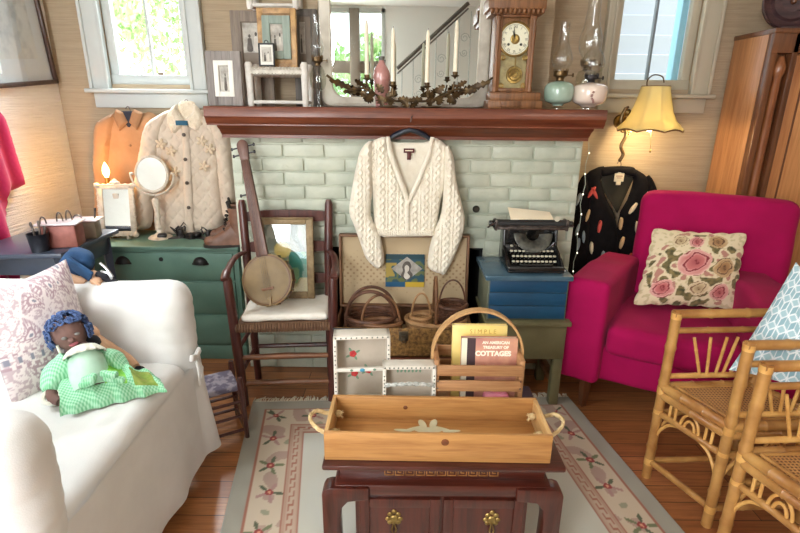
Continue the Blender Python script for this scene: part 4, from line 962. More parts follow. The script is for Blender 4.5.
for sx in (-1, 1):
    for (x, y, dx, dz, L_, W_) in ((352, 88, -1, .25, .10, .020), (362, 90, -1, -.15, .085, .022), (362, 92, .6, -.5, .06, .022), (374, 94, -.6, -.6, .06, .026), (380, 96, .3, -.8, .05, .026), (386, 97, .8, .3, .06, .024), (392, 98, -.2, -1, .04, .024), (398, 99, .9, -.1, .065, .02), (384, 93, -.6, .7, .05, .022), (366, 87, -.9, .5, .06, .018), (402, 101, .5, -.4, .05, .02), (374, 100, -1, -.2, .05, .02)):
        p = Vector((sx*(x-410)*.00474*1, random.uniform(-.03, .01), CP(410, y).z)); leaf(lf, p, (sx*dx, random.uniform(-.5, -.1), dz), L_, W_, .3, random.uniform(-.2, .5))
lf.build('leaves', m_brz, t)
bt = MB()
for (x, y) in ((372, 91), (386, 101), (433, 101), (428, 97), (448, 92)): bt.ball(CP(x, y, -.04), (.009, .009, .009), 10)
bt.build('berries', m_brz, t)
for (x, y0, y1, dy) in ((367, 20, 79, 0), (393, 29, 86, -.03), (426.5, 31, 87, -.03), (455, 20, 76, 0)):
    q = CP(x, y1, dy); sx = -1 if x < 410 else 1
    c_ = MB(); c_.lathe([(.004, -.012), (.006, -.006), (.018, 0), (.020, .003), (.012, .004), (.013, .018), (.011, .018), (.010, .006), (0, .005)], 16, q); c_.build('candle_cup', m_brz, t)
    zt = PY(x, y0, YC).z-MZ; k = tag(MB().lathe([(0, .006), (.0098, .006), (.0098, .02), (.0088, (zt-q.z)*.85), (.006, (zt-q.z)*.97), (.002, zt-q.z), (0, zt-q.z)], 16).build('taper_candle', m_can, loc=Vector((o.x, YC, MZ))+q), 'ivory taper candle in the bronze candelabra, '+{367: 'farthest left of the four', 393: 'second from the left, right of the pink bottle', 426.5: 'third from the left', 455: 'nearest the clock'}[x], 'candle', 'ivory taper candles in the candelabra')
    MB().tube([(0, 0, zt-q.z-.001), (.001, 0, zt-q.z+.008)], .0012, 5).build('wick', plain('wick', S(90, 80, 70), rough=.9), k)
# pink bottle
p = PY(381.5, 90, 2.58); t = thing('pink_bottle', 'rose pink dimpled glass bottle with a grey stopper behind the bronze candelabra', 'bottle', (p.x, 2.59, MZ)); zz = lambda y: PY(381, y, 2.59).z-MZ
b = MB(); b.lathe([(p_[0], p_[1]) for p_ in smooth_poly([(.0, .0), (.026, 0), (.030, .02), (.036, zz(84)), (.040, zz(78)), (.036, zz(71)), (.022, zz(65)), (.013, zz(62)), (.013, zz(60))], 4, False)], 24)
b.v = [tuple(Vector(v)+Vector((v[0], v[1], 0))*.10*noise.noise(Vector(v)*70)) for v in b.v]; b.build('bottle', plain('rose_glass', S(204, 150, 142), S(184, 126, 120), rough=.25, scale=20, coat=.4), t)
b = MB(); b.lathe([(0, zz(61)), (.012, zz(61)), (.014, zz(59)), (.015, zz(56.5)), (0, zz(56))], 16); b.build('stopper', plain('grey_stopper', S(110, 112, 104), rough=.5), t)
# ------------------------------------------------------------------ clock
m_clk = wood('carved_walnut', S(94, 60, 34), S(138, 92, 54), 2, rough=.45, scale=3, bs=.15)
YK = 2.47; a = PY(487, 104, YK); c = PY(541, 104, YK); o = Vector(((a.x+c.x)/2, YK, MZ))
t = thing('mantel_clock', 'carved walnut mantel clock with a white dial and brass pendulum', 'clock', o)
def KP(x, y): q = PY(x, y, YK); return q.x-o.x, q.z-MZ
bw_ = (c.x-a.x)/2
b = MB(); b.b2(-bw_, bw_, -.03, .11, 0, KP(515, 93)[1]*.55, r=.006); b.b2(-bw_*.93, bw_*.93, -.024, .11, KP(515, 93)[1]*.5, KP(515, 92)[1], r=.008)
b.b2(-bw_*.55, bw_*.2, -.038, -.028, .008, KP(515, 101)[1], r=.003); b.build('plinth', m_clk, t)
x0, zb = KP(491.5, 92); x1, zt = KP(536.5, 15); bb = MB(); bb.b2(x0, x1, -.005, .10, zb, zt, r=.004)
bb.build('case', m_clk, t)
cd_ = MB(); d0, d1 = KP(498, 88); e0, e1 = KP(529.5, 18)
for (p, q, r_, s_) in ((x0+.004, d0, zb, zt), (e0, x1-.004, zb, zt), (d0-.001, e0+.001, zb, d1), (d0-.001, e0+.001, e1, zt)): cd_.b2(p, q, -.022, -.003, r_, s_, r=.005)
for sx, xx in ((-1, x0+.01), (1, x1-.01)):
    cd_.lathe([(0, zb), (.012, zb), (.014, zb+.01), (.008, zb+.03), (.011, zb+.06), (.007, (zb+zt)/2), (.011, zt-.06), (.008, zt-.03), (.013, zt-.01), (0, zt)], 14, (xx, -.020, 0))
cd_.build('door', m_clk, t)
cr2 = MB(); g0, h0 = KP(487, 13); g1, h1 = KP(545, 3); cr2.b2(g0+.012, g1-.012, -.03, .11, zt-.004, h0+.012, r=.005); cr2.b2(g0, g1, -.042, .115, h0+.010, h1+.02, r=.006); cr2.b2(g0+.01, g1-.01, -.035, .11, h1+.02, h1+.05, r=.008)
for i in range(12):
    x = g0+.015+(g1-g0-.03)*i/11; cr2.ball((x, -.038, h0+.004), (.009, .010, .013), 10)
cr2.build('cornice', m_clk, t)
m_dial = plain('ivory_dial', S(232, 230, 216), rough=.5); m_ink = plain('dial_ink', S(30, 28, 28), rough=.6); m_bras = plain('pendulum_brass', S(176, 150, 92), S(130, 106, 60), rough=.3, metal=.85, scale=40)
dc = KP(514.5, 39.5); rr = .070
bz = MB(); bz.tube([(dc[0]+rr*math.cos(k*PI/24), -.013, dc[1]+rr*math.sin(k*PI/24)) for k in range(48)], .005, 8, closed=True); bz.build('bezel', m_bras, t)
dl = MB(); dl.lathe([(0, .012), (rr, .012), (rr, .004), (0, .004)], 48, (dc[0], 0, dc[1]), axis=1); do = dl.build('dial', m_dial, t)
nm = MB(); NUM = ['XII', 'I', 'II', 'III', 'IIII', 'V', 'VI', 'VII', 'VIII', 'IX', 'X', 'XI']
for k in range(12):
    a_ = PI/2-k*PI/6; M_ = Matrix.Translation((dc[0]+.050*math.cos(a_), -.0128, dc[1]+.050*math.sin(a_))) @ Matrix.Rotation(PI/2, 4, 'X') @ Matrix.Rotation(a_-PI/2, 4, 'Z')
    text_mesh(nm, NUM[k], .017, M_, depth=.0003, sx=.8)
nm.tube([(dc[0]+.060*math.cos(k*PI/24), -.0123, dc[1]+.060*math.sin(k*PI/24)) for k in range(48)], .0006, 4, closed=True); nm.build('numerals', m_ink, do, smooth=False)
hd = MB(); hd.box((dc[0]-.006, -.0145, dc[1]+.017), (.004, .001, .036), rot=(0, R(-20), 0), r=.0004); hd.box((dc[0]-.004, -.0155, dc[1]+.024), (.003, .001, .05), rot=(0, R(-10), 0), r=.0004); hd.build('hands', m_ink, do)
MB().lathe([(.0, .0145), (.012, .0145), (.02, .0135), (.021, .0125), (0, .0125)], 24, (dc[0], 0, dc[1]), axis=1).build('centre_ring', m_bras, do)
kh = MB()
for dx in (-.028, .028): kh.lathe([(0, .0135), (.006, .0135), (.006, .012)], 12, (dc[0]+dx, 0, dc[1]-.022), axis=1)
kh.build('winding_holes', m_ink, do)
pc = KP(514, 75); pn = MB(); pn.b2(d0, e0, -.006, -.0045, d1, dc[1]-.055, r=0); pn.build('back_board', plain('dark_gilt_board', S(128, 116, 82), S(166, 152, 112), rough=.5, scale=30), t)
pd = MB(); pd.lathe([(0, .016), (.012, .018), (.014, .013), (.024, .014), (.027, .010), (.036, .011), (.038, .007)], 28, (pc[0], 0, pc[1]), axis=1); pd.tube([(pc[0], -.010, pc[1]+.03), (pc[0], -.010, dc[1]-.06)], .0025, 6); pd.build('pendulum', m_bras, t)
fg = MB(); random.seed(2)
for sx, sz in ((0, 0), (1, 0), (0, 1), (1, 1)):
    cx, cz = (d0+.010 if sx == 0 else e0-.010), (d1+.010 if sz == 0 else dc[1]-.078)
    for k in range(4): fg.tube([(cx+(.012-.001*j)*math.cos(j*.7+k*1.57), -.018, cz+(.012-.001*j)*math.sin(j*.7+k*1.57)) for j in range(9)], .0016, 5)
fg.build('brass_fretwork', m_bras, t)
MB().b2(d0-.002, e0+.002, -.0195, -.0185, d1, e1, r=0).build('door_glass', glass('clock_glass', (1, 1, .97, 1), mixmin=.02), t)
# ================================================================== ARMCHAIR OF STICKS, BANJO, PICTURE
m_redw = wood('dark_red_stained_wood', S(58, 28, 24), S(92, 48, 40), 2, rough=.35, scale=3, coat=.2)
m_rung = wood('worn_rung_wood', S(92, 56, 36), S(140, 92, 58), 0, rough=.4, scale=3)
m_rush = plain('brown_rush', S(116, 84, 58), S(84, 58, 40), rough=.8, scale=30, stretch=(8, 1, 1))
t = thing('stick_armchair', 'dark red-brown wooden armchair with a rush seat and white pad in front of the brick', 'armchair', (-.55, 2.285, 0), R(5))
cw, cy0, cy1 = .222, -.125, .125
def taper(p, q, r0_, r1_, n=10): return MB().tube([p, Vector(p).lerp(Vector(q), .5), q], [r0_, (r0_+r1_)/2, r1_], n)
for sx in (-1, 1):
    b = MB(); b.tube([(sx*(cw-.012), cy0, 0), (sx*cw, cy0, .30), (sx*(cw+.012), cy0-.01, .645), (sx*(cw+.012), cy0-.01, .66)], [.019, .024, .021, .016], 12); b.build('front_post', m_redw, t)
    b = MB(); b.tube([(sx*(cw-.03), cy1, 0), (sx*(cw-.025), cy1, .42), (sx*(cw-.02), cy1+.02, .70), (sx*(cw-.012), cy1+.045, .93), (sx*(cw-.012), cy1+.046, .955)], [.018, .022, .021, .020, .012], 12); b.build('back_post', m_redw, t)
    b = MB(); b.tube(smooth_poly([(sx*(cw-.018), cy1+.02, .70), (sx*(cw+.012), .04, .70), (sx*(cw+.022), cy0+.03, .675), (sx*(cw+.018), cy0-.03, .655)], 5, False), [.016]*10+[.020]*5+[.017], 12, flat=.6); b.build('arm', m_redw, t)
    for z in (.17, .30): MB().tube([(sx*(cw-.004), cy0, z), (sx*(cw-.027), cy1, z+.01)], .011, 8).build('side_rung', m_redw, t)
for z in (.115, .255): b = MB(); b.tube([(-cw+.01, cy0, z), (0, cy0, z+.004), (cw-.01, cy0, z)], [.012, .016, .012], 10); b.build('front_rung', m_rung, t)
for z in (.19, .32): MB().tube([(-cw+.03, cy1, z), (cw-.03, cy1, z)], .012, 8).build('back_rung', m_redw, t)
for z in (.56, .72, .87):
    b = MB(); b.prism(smooth_poly([(-cw+.02, z-.02), (0, z-.026), (cw-.02, z-.02), (cw-.02, z+.022), (0, z+.034), (-cw+.02, z+.022)], 4), cy1+.02+(z-.7)*.14, cy1+.032+(z-.7)*.14, 'xz'); b.build('slat', m_redw, t)
s = MB(); s.soft((0, .012, .415), (2*cw-.01, .305, .036), r=.014, n=.02)
for i in range(34):
    x = -cw+.012+(2*cw-.024)*i/33; s.tube([(x, cy0-.022, .398), (x, cy0-.026, .415), (x, cy0-.014, .434)], .0072, 6)
s.build('rush_seat', m_rush, t)
s = MB(); s.soft((.005, .010, .452), (.40, .27, .034), r=.016, n=.02, amp=.006, ns=9); s.build('seat_pad', plain('white_terry_pad', S(228, 222, 208), S(240, 234, 222), rough=.95, scale=14, bs=.3, bscale=160), t, label='white seat pad')
# picture leaning on the chair back
YP = 2.435; a = PY(258, 217, YP); c = PY(317, 291, YP); zb = .4705
t = thing('framed_picture', 'worn gilt framed picture with teal and painted yellow glare under glass leaning in the stick armchair', 'picture', ((a.x+c.x)/2, 2.372, zb)); t.rotation_euler = (R(-8), 0, R(3)); w = c.x-a.x; h = (a.z-zb)/math.cos(R(10))
m_oldg = plain('tarnished_gilt', S(150, 128, 92), S(116, 94, 64), rough=.5, scale=24, bs=.3, bscale=60, metal=.2)
f = frame_ring(MB(), w, h, .036, .02, r=.005)
for i in range(40): f.ball((-w/2+.006+(w-.012)*i/39, -.021, h-.008), (.004, .004, .004), 6)
f.build('frame', m_oldg, t)
pm = MB(); random.seed(4); gw, gh = w-.06, h-.06
def pcol(u, v):
    n_ = noise.noise((u*5, v*5, 2)); d = math.hypot((u-.42)*gw, (v-.62)*gh)
    if d < .040: return S(236, 214, 130)  # yellow disc is glare painted into the print
    if v < .22 and n_ > -.2: return S(214, 214, 170)
    if u > .55 and v < .6: return S(70, 160, 146) if n_ > -.3 else S(150, 196, 150)
    if v < .5 and u < .6: return S(196, 204, 160) if n_ > 0 else S(120, 176, 150)
    return S(176, 178, 160) if n_ > -.1 else S(140, 148, 132)
grid(pm, lambda u, v: (-gw/2+gw*u, -.009, .03+gh*v), 40, 48, col=pcol); pm.build('print', attr('print_paper', .4, 0), t)
MB().b2(-gw/2, gw/2, -.008, -.002, .03, h-.03, r=0).build('backing', m_oldg, t)
MB().b2(-gw/2-.002, gw/2+.002, -.0135, -.012, .028, h-.028, r=0).build('glass', glass('picture_glass', mixmin=.12, rough=.01), t)
# banjo
m_neck = wood('banjo_neck_wood', S(74, 46, 36), S(110, 74, 58), 2, rough=.4)
m_head = plain('yellowed_skin_head', S(140, 114, 72), S(104, 84, 50), rough=.4, scale=7, lo=.3, hi=.7)
hc = PY(269, 280, 2.245); top = PY(243.5, 141, 2.475)
t = thing('banjo', 'old banjo with a yellowed skin head leaning in the stick armchair', 'banjo', hc); up = (top-hc); Lb = up.length; up.normalize()
fr_ = Vector((0, -1, -.25)); fr_ = (fr_-up*fr_.dot(up)).normalized(); sd = (-fr_).cross(up).normalized()
Mb = Matrix((sd, -fr_, up)).transposed().to_4x4(); t.rotation_euler = Mb.to_euler(); rp = .118
b = MB(); b.lathe([(rp-.012, -.028), (rp, -.028), (rp+.001, .026), (rp-.004, .030), (rp-.012, .030), (rp-.012, -.028)], 48, axis=1, caps=False); b.build('pot', m_neck, t)
b = MB(); b.lathe([(0, .030), (rp*.6, .030), (rp-.014, .0295), (rp-.008, .0305), (rp+.004, .026), (rp+.004, .020), (rp-.002, .018)], 48, axis=1, caps=False); b.build('skin_head', m_head, t)
b = MB(); b.tube([(rp*1.012*math.cos(k*PI/24), -.022, rp*1.012*math.sin(k*PI/24)) for k in range(48)], .004, 8, closed=True)
for k in range(16): a_ = k*PI/8+.2; b.box((1.035*rp*math.cos(a_), .0, 1.035*rp*math.sin(a_)), (.008, .046, .008), rot=(0, -a_, 0), r=.002)
b.build('tension_hoop', plain('banjo_brass', S(140, 116, 72), S(100, 80, 50), rough=.4, metal=.8, scale=30), t)
b = MB(); z0, z1 = rp-.004, Lb-.10; nv = []
b.prism([(-.029, z0), (.029, z0), (.020, z1), (-.020, z1)], -.034, -.012, 'xz', bev=.005); b.build('neck', m_neck, t)
b = MB(); b.prism(smooth_poly([(-.017, z1-.002), (-.022, z1+.02), (-.026, z1+.055), (-.024, z1+.085), (0, z1+.10), (.024, z1+.085), (.026, z1+.055), (.022, z1+.02), (.017, z1-.002)], 4), -.030, -.014, 'xz', bev=.003); b.build('peghead', m_neck, t)
for (x, z) in ((-.03, z1+.03), (-.033, z1+.065), (.03, z1+.03), (.033, z1+.065), (-.03, z0+.30)):
    s_ = 1 if x > 0 else -1; pg = MB(); pg.tube([(x-.006*s_, -.022, z), (x+.02*s_, -.022, z)], .004, 6); pg.ball((x+.022*s_, -.022, z), (.006, .004, .009), 8); pg.build('tuning_peg', m_blkl, t)
sg = MB()
for x in (-.010, -.003, .004, .011): sg.tube([(x*1.3, -.040, -rp*.75), (x, -.038, z1)], .0006, 4)
sg.build('strings', m_steel, t)
MB().box((0, -.036, -rp*.35), (.06, .004, .012), r=.002).build('bridge', m_rung, t)
b = MB(); b.prism([(-.006, -rp-.004), (.006, -rp-.004), (.010, -rp*.7), (-.010, -rp*.7)], -.040, -.030, 'xz', bev=.002); b.build('tailpiece', m_oldg, t)
# small child's stool behind the white armchair
t = thing('child_stool', 'small dark wooden stool with a bluish cloth seat between the white and stick armchairs', 'stool', (-.80, 1.905, 0), R(30))
for (x, y) in ((-.10, -.085), (.10, -.085), (-.10, .085), (.10, .085)):
    h_ = .30; MB().tube([(x*1.08, y*1.08, 0), (x, y, .27), (x, y, h_)], [.010, .013, .010], 8).build('leg', m_redw, t)
for z in (.05, .12, .19):
    for (p, q) in (((-.10, -.085), (.10, -.085)), ((-.10, .085), (.10, .085)), ((-.10, -.085), (-.10, .085)), ((.10, -.085), (.10, .085))):
        MB().tube([(p[0]*1.03, p[1]*1.03, z), (q[0]*1.03, q[1]*1.03, z)], .007, 8).build('rung', m_redw, t)
s = MB(); s.soft((0, 0, .25), (.195, .165, .03), r=.012, n=.02, amp=.004, ns=20); s.build('cloth_seat', plain('bluish_print_cloth', S(156, 150, 162), S(104, 98, 118), rough=.9, scale=26, lo=.45, hi=.55), t)
# ================================================================== OPEN SUITCASE
m_lep = None
def leopard():
    m, nt, b, o = newmat('mottled_gold_paper'); v = coords(nt)
    n_ = noise_n(nt, v, 60, 3, .6); nt.links.new(ramp(nt, n_, [(.38, S(92, 64, 34)), (.52, S(132, 98, 52)), (.66, S(158, 120, 66))]), b.inputs['Base Color']); b.inputs['Roughness'].default_value = .5; return m
m_lep = leopard()
def lining():
    m, nt, b, o = newmat('sprigged_lining_paper'); v = coords(nt, (42, 42, 42), (0, R(45), 0))
    vo = nt.nodes.new('ShaderNodeTexVoronoi'); vo.inputs['Scale'].default_value = 1; vo.inputs['Randomness'].default_value = .15; nt.links.new(v, vo.inputs['Vector'])
    nt.links.new(ramp(nt, vo.outputs['Distance'], [(.14, S(150, 122, 90)), (.32, S(186, 164, 130))]), b.inputs['Base Color']); b.inputs['Roughness'].default_value = .85; return m
m_lin = lining(); m_case = plain('brown_fibre_case', S(120, 82, 52), S(98, 66, 42), rough=.55, scale=10)
TX0, TX1, TY0, TY1, TB, TT = -.305, .345, 2.15, 2.445, .262, .41
t = thing('open_suitcase', 'open old suitcase with a sprigged lining and mottled gold front holding baskets', 'suitcase', ((TX0+TX1)/2, TY0, TB)); wx = (TX1-TX0)/2; D_ = TY1-TY0; hh = TT-TB
b = MB(); b.b2(-wx, wx, 0, .012, 0, hh, r=.004); b.build('front_panel', m_lep, t)
b = MB(); b.b2(-wx, -wx+.012, .012, D_, 0, hh); b.b2(wx-.012, wx, .012, D_, 0, hh); b.b2(-wx, wx, D_-.012, D_, 0, hh); b.b2(-wx, wx, 0, D_, 0, .012); b.build('body', m_case, t)
b = MB(); b.b2(-wx+.0125, wx-.0125, .0125, D_-.0125, .0125, .045, r=0); b.build('lining', m_lin, t)
b = MB(); b.b2(-.022, .022, -.006, 0, hh-.06, hh-.012, r=.004); b.b2(-.012, .012, -.012, -.005, hh-.055, hh-.028, r=.003); b.tube(arc((0, -.012, hh-.055), .010, 180, 360, 8), .003, 6); b.build('latch', plain('old_steel', S(120, 112, 96), S(90, 80, 66), rough=.4, metal=.8, scale=30), t)
b = MB(); b.b2(-wx-.003, -wx+.155, -.004, .0, hh-.052, hh+.002, r=.002); b.b2(-wx-.004, -wx, -.004, .06, hh-.052, hh+.002, r=.001); b.build('leather_corner', m_blkl, t, label='black leather corner patch')
lid = MB(); lh = .375; M_ = Matrix.Translation((0, D_-.016, hh+.004)) @ Euler((R(-4), 0, 0)).to_matrix().to_4x4()
for (p, q, r_, s_) in ((-wx, -wx+.012, 0, lh), (wx-.012, wx, 0, lh), (-wx, wx, 0, .012), (-wx, wx, lh-.012, lh)): lid.b2(p, q, -.035, .01, r_, s_)
lid.b2(-wx, wx, .0, .010, 0, lh); lid.tf(M_).build('lid', m_case, t)
ll = MB(); ll.b2(-wx+.012, wx-.012, -.004, -.0005, .012, lh-.012, r=0); ll.tf(M_).build('lid_lining', m_lin, t)
# print pinned to the lid
YL = 2.425; a = PY(385.5, 254.5, YL); c = PY(424, 287, YL); w, h = c.x-a.x, a.z-c.z
t2 = thing('portrait_print', 'teal and yellow print with a diamond portrait of a woman pinned to the suitcase lid', 'picture', ((a.x+c.x)/2, YL-.001, c.z)); t2.rotation_euler = (R(-4), 0, 0)
pm = MB()
def pc2(u, v):
    n_ = noise.noise((u*6, v*6, 9))
    if v < .16: return S(196, 164, 50) if u > .5 else S(30, 84, 120)
    if u < .28 and .3 < v < .75: return S(170, 146, 66) if n_ > -.15 else S(40, 80, 90)
    if v > .86: return S(24, 60, 70)
    return S(34, 74, 88) if n_ > -.05 else S(96, 104, 60)
grid(pm, lambda u, v: (-w/2+w*u, -.0005, h*v), 44, 36, col=pc2); grid(pm, lambda u, v: (-w/2+w*u, .0006, h*v), 4, 4, flip=True, col=lambda u, v: (1, 1, 1, 1)); pm.build('print', attr('print_paper', .4, 0), t2)
dm = MB(); cx, cz = .01, h*.56; dm.prism([(cx-.078, cz), (cx, cz-.062), (cx+.078, cz), (cx, cz+.062)], -.0016, -.0007, 'xz'); dm.build('diamond_panel', plain('silver_print', S(176, 170, 160), S(146, 140, 132), rough=.5, scale=30), t2, smooth=False)
dm = MB(); dm.prism(smooth_poly([(cx-.030, cz-.038), (cx-.020, cz-.010), (cx-.024, cz+.012), (cx-.010, cz+.036), (cx+.012, cz+.036), (cx+.022, cz+.012), (cx+.016, cz-.008), (cx+.03, cz-.034), (cx, cz-.06)], 4), -.0022, -.0015, 'xz'); dm.build('portrait_hair', m_figd, t2, smooth=False)
dm = MB(); dm.prism(smooth_poly([(cx-.010, cz-.014), (cx-.012, cz+.008), (cx-.002, cz+.020), (cx+.010, cz+.010), (cx+.010, cz-.008), (cx+.002, cz-.020), (cx+.016, cz-.040), (cx, cz-.055), (cx-.016, cz-.040)], 4), -.0028, -.0021, 'xz'); dm.build('portrait_face', m_figl, t2, smooth=False)
# stand below the suitcase
m_stand = wood('low_bench_red_wood', S(84, 44, 30), S(116, 66, 44), 0, rough=.4)
t = thing('low_bench', 'low dark red wooden bench under the open suitcase', 'bench', (.02, 2.28, 0))
b = MB(); b.b2(-.30, .34, -.14, .17, TB-.024, TB-.001, r=.005); b.build('top', m_stand, t)
for x in (-.27, .30):
    for y in (-.11, .14): MB().b2(x-.018, x+.018, y-.018, y+.018, 0, TB-.024).build('leg', m_stand, t)
for y in (-.115, .145): MB().b2(-.27, .30, y-.008, y+.008, TB-.09, TB-.025).build('rail', m_stand, t)
# baskets in the suitcase
FZ = TB+.045
m_w1 = plain('dark_brown_wicker', S(70, 42, 28), S(104, 66, 44), rough=.6, scale=24); m_w2 = plain('mid_brown_wicker', S(124, 84, 50), S(96, 62, 36), rough=.6, scale=24); m_w3 = plain('light_wicker', S(176, 136, 92), S(146, 106, 66), rough=.6, scale=24)
def basket(name, label, loc, rx, ry, h, m, hoops, flare=1.15, rows=8, n=24, mh=None, rz=0):
    t = thing(name, label, 'basket', loc, rz); b = MB(); g = h/rows
    for i in range(rows):
        k = 1+(flare-1)*(i/(rows-1)); pts = []
        for j in range(n*2): a_ = PI*j/n; wv = .0022*(1 if (j+i) % 2 else -1); pts.append(((rx*k+wv)*math.cos(a_), (ry*k+wv)*math.sin(a_), g*(i+.5)))
        b.tube(pts, g*.56, 6, closed=True)
    b.lathe([(0, .003), (1, .003), (1, 0), (0, 0)], n, sx=rx, sy=ry); b.build('weave', m, t)
    r_ = MB(); r_.tube([(rx*flare*1.02*math.cos(PI*j/20), ry*flare*1.02*math.sin(PI*j/20), h) for j in range(40)], g*.7, 8, closed=True); r_.build('rim', m, t)
    for (ax, hh_, rad, tilt, offs) in hoops:
        hb = MB(); W_ = (rx if ax == 0 else ry)*flare; pts = []
        for k in range(21):
            a_ = PI*k/20; p = Vector((W_*math.cos(a_), 0, 0)) if ax == 0 else Vector((0, W_*math.cos(a_), 0)); p += Vector((0, tilt*math.sin(a_)+offs, h*.6+(hh_-h*.6)*math.sin(a_)**.8)) if ax == 0 else Vector((tilt*math.sin(a_)+offs, 0, h*.6+(hh_-h*.6)*math.sin(a_)**.8)); pts.append(p)
        hb.tube(pts, rad, 8); hb.build('handle', mh or m, t)
    return t
def inS(x, y, Y): q = PY(x, y, Y); return q
q = PY(371, 320, 2.26); basket('wicker_basket', 'dark wicker basket with large crossed hoop handles at the left in the suitcase', (q.x, 2.285, FZ), .105, .085, .115, m_w1, [(0, PY(371, 289, 2.26).z-FZ, .0085, -.03, -.03), (0, PY(371, 291, 2.26).z-FZ-.01, .008, .03, .03)], 1.16, 8)
q = PY(383, 318, 2.22); basket('wicker_basket', 'brown splint basket with one slanting handle in front of the dark hooped basket', (q.x-.01, 2.215, FZ), .085, .042, .105, m_w2, [(0, PY(380, 296, 2.22).z-FZ, .0065, .02, 0)], 1.1, 7)
q = PY(436, 322, 2.25); basket('wicker_basket', 'shallow tan tray basket with a tall narrow hoop at the right in the suitcase', (q.x, 2.275, FZ), .135, .085, .100, m_w3, [(1, PY(434, 278, 2.27).z-FZ, .008, 0, -.005)], 1.05, 6, mh=m_w2)
q = PY(421, 310, 2.26); t_ = basket('wicker_basket', 'little light wicker basket with a loop handle inside the tan tray basket', (q.x, 2.245, FZ+.02), .042, .034, .105, m_w3, [(0, PY(421, 293, 2.25).z-FZ-.02, .005, 0, 0)], 1.12, 8)
q = PY(452, 308, 2.28); t_ = basket('wicker_basket', 'dark round pot-shaped basket with a thin arched handle inside the tan tray basket', (q.x, 2.28, FZ+.02), .058, .055, .155, m_w1, [(0, PY(452, 280, 2.28).z-FZ-.02, .0045, 0, 0)], 1.16, 10)
# ================================================================== CARDIGAN
YW = 2.415; o = PY(410, 140, YW)
m_knit = plain('cream_cable_knit', S(226, 216, 196), S(236, 228, 210), rough=.95, scale=20, bs=.25, bscale=220, sheen=.2)
def cable(x, z, d):
    p = .052; a_ = ((x/p) % 1-.5)*2; s_ = .42*math.sin(z*95+math.floor(x/p)*1.3)
    h_ = max(math.exp(-((a_-s_)**2)/.05), math.exp(-((a_+s_)**2)/.05)); rib = max(0, math.exp(-((abs(a_)-.95)**2)/.008))
    return .008*h_+.005*rib+.0015*math.sin(z*420)*math.sin(x*420)
t = thing('cable_cardigan', 'cream cable-knit cardigan on a navy hanger hooked over the mantel front', 'cardigan', (o.x, YW, o.z))
def XZc(p): return XZ(p, YW, o)
G = .0062
b = MB(); inflate(b, XZc([(386, 141), (398, 143), (424, 143), (434, 139), (431, 175), (410, 200), (392, 180)]), .006, .03, .010, .3, lambda x, z, d: .4*cable(x, z, d), M_=Matrix.Translation((0, .022, 0))); b.build('back_panel', m_knit, t)
for pts in ([(386, 137), (389, 150), (396, 171), (405, 195), (407.5, 200), (406, 233), (384, 234), (375, 230), (373, 200), (370, 172), (366, 152), (371, 142)], [(433, 138), (429, 155), (420, 180), (409, 200), (406, 233), (425, 234), (435, 232), (440, 206), (446, 180), (450, 157), (446, 145)]):
    b = MB(); inflate(b, smooth_poly(XZc(pts), 3), .030, .045, G, .15, cable); b.build('front_panel', m_knit, t)
for pts in ([(372, 141), (362, 148), (357, 163), (352, 190), (349.5, 211), (355, 226), (362, 246), (367, 258), (377, 267), (384, 262), (383, 247), (379, 230), (371, 215), (372, 195), (373, 165)], [(446, 144), (453, 156), (456, 180), (462, 205), (464.5, 222), (459, 243), (446, 271), (439, 272), (428, 266), (429, 248), (434, 230), (441, 212), (443, 190), (444, 165)]):
    b = MB(); inflate(b, smooth_poly(XZc(pts), 3), .036, .036, G, .3, cable, M_=Matrix.Translation((0, -.018, 0))); b.build('sleeve', m_knit, t)
bd_ = MB()
for pts in ([(386, 136), (390, 136), (393, 152), (400, 172), (409, 196), (410, 232), (405, 234), (405.5, 201), (396, 176), (388, 154)], [(434, 137), (430, 136), (427, 152), (418, 175), (408, 197), (404.5, 201), (405, 233), (409, 233), (410, 203), (421, 180), (431, 155)]):
    b = MB(); inflate(b, XZc(pts), .010, .012, .006, .3, lambda x, z, d: .0012*math.sin((x+z)*500), M_=Matrix.Translation((0, -.030, 0))); b.build('button_band', m_knit, t)
hem = MB(); inflate(hem, XZc([(375, 227), (435, 228), (434, 235), (384, 236), (376, 233)]), .016, .02, .006, .3, lambda x, z, d: .003*math.sin(x*600), M_=Matrix.Translation((0, -.022, 0))); hem.build('ribbed_hem', m_knit, t)
m_lab = plain('maroon_label', S(84, 36, 34), rough=.7); q = PY(409, 151, YW)-o
b = MB(); b.b2(q.x-.025, q.x+.025, -.0065, -.003, q.z-.008, q.z+.012, r=.001); b.b2(q.x-.009, q.x+.009, -.007, -.003, q.z-.04, q.z-.008, r=.001); lo_ = b.build('neck_label', m_lab, t, label='maroon neck label')
b = MB(); b.b2(q.x-.018, q.x+.018, -.0072, -.0064, q.z+.000, q.z+.004, r=0); b.build('label_stitching', m_can, lo_)
for (xx, yy) in ((407.5, 204), (407.3, 216), (407, 227)): q = PY(xx, yy, YW)-o; MB().lathe([(0, .005), (.006, .005), (.007, .002), (.007, 0)], 12, (q.x, -.041, q.z), axis=1).build('button', m_knit, t)
b = MB(); b.tube([(-.135, .005, -.02), (-.07, .004, .022), (-.03, .002, .040), (0, 0, .048), (.03, .002, .040), (.07, .004, .022), (.12, .005, -.015)], [.010, .017, .021, .022, .021, .017, .010], 10, flat=.7); b.build('hanger', plain('navy_hanger', S(22, 30, 44), rough=.4), t)
hz = PY(411, 117, 2.36).z-o.z; b = MB(); b.tube([(0, 0, .06), (0, -.035, .085), (0, -.058, hz-.02), (.004, -.06, hz), (.010, -.054, hz+.006)], .0022, 6); b.build('hook', m_steel, t)
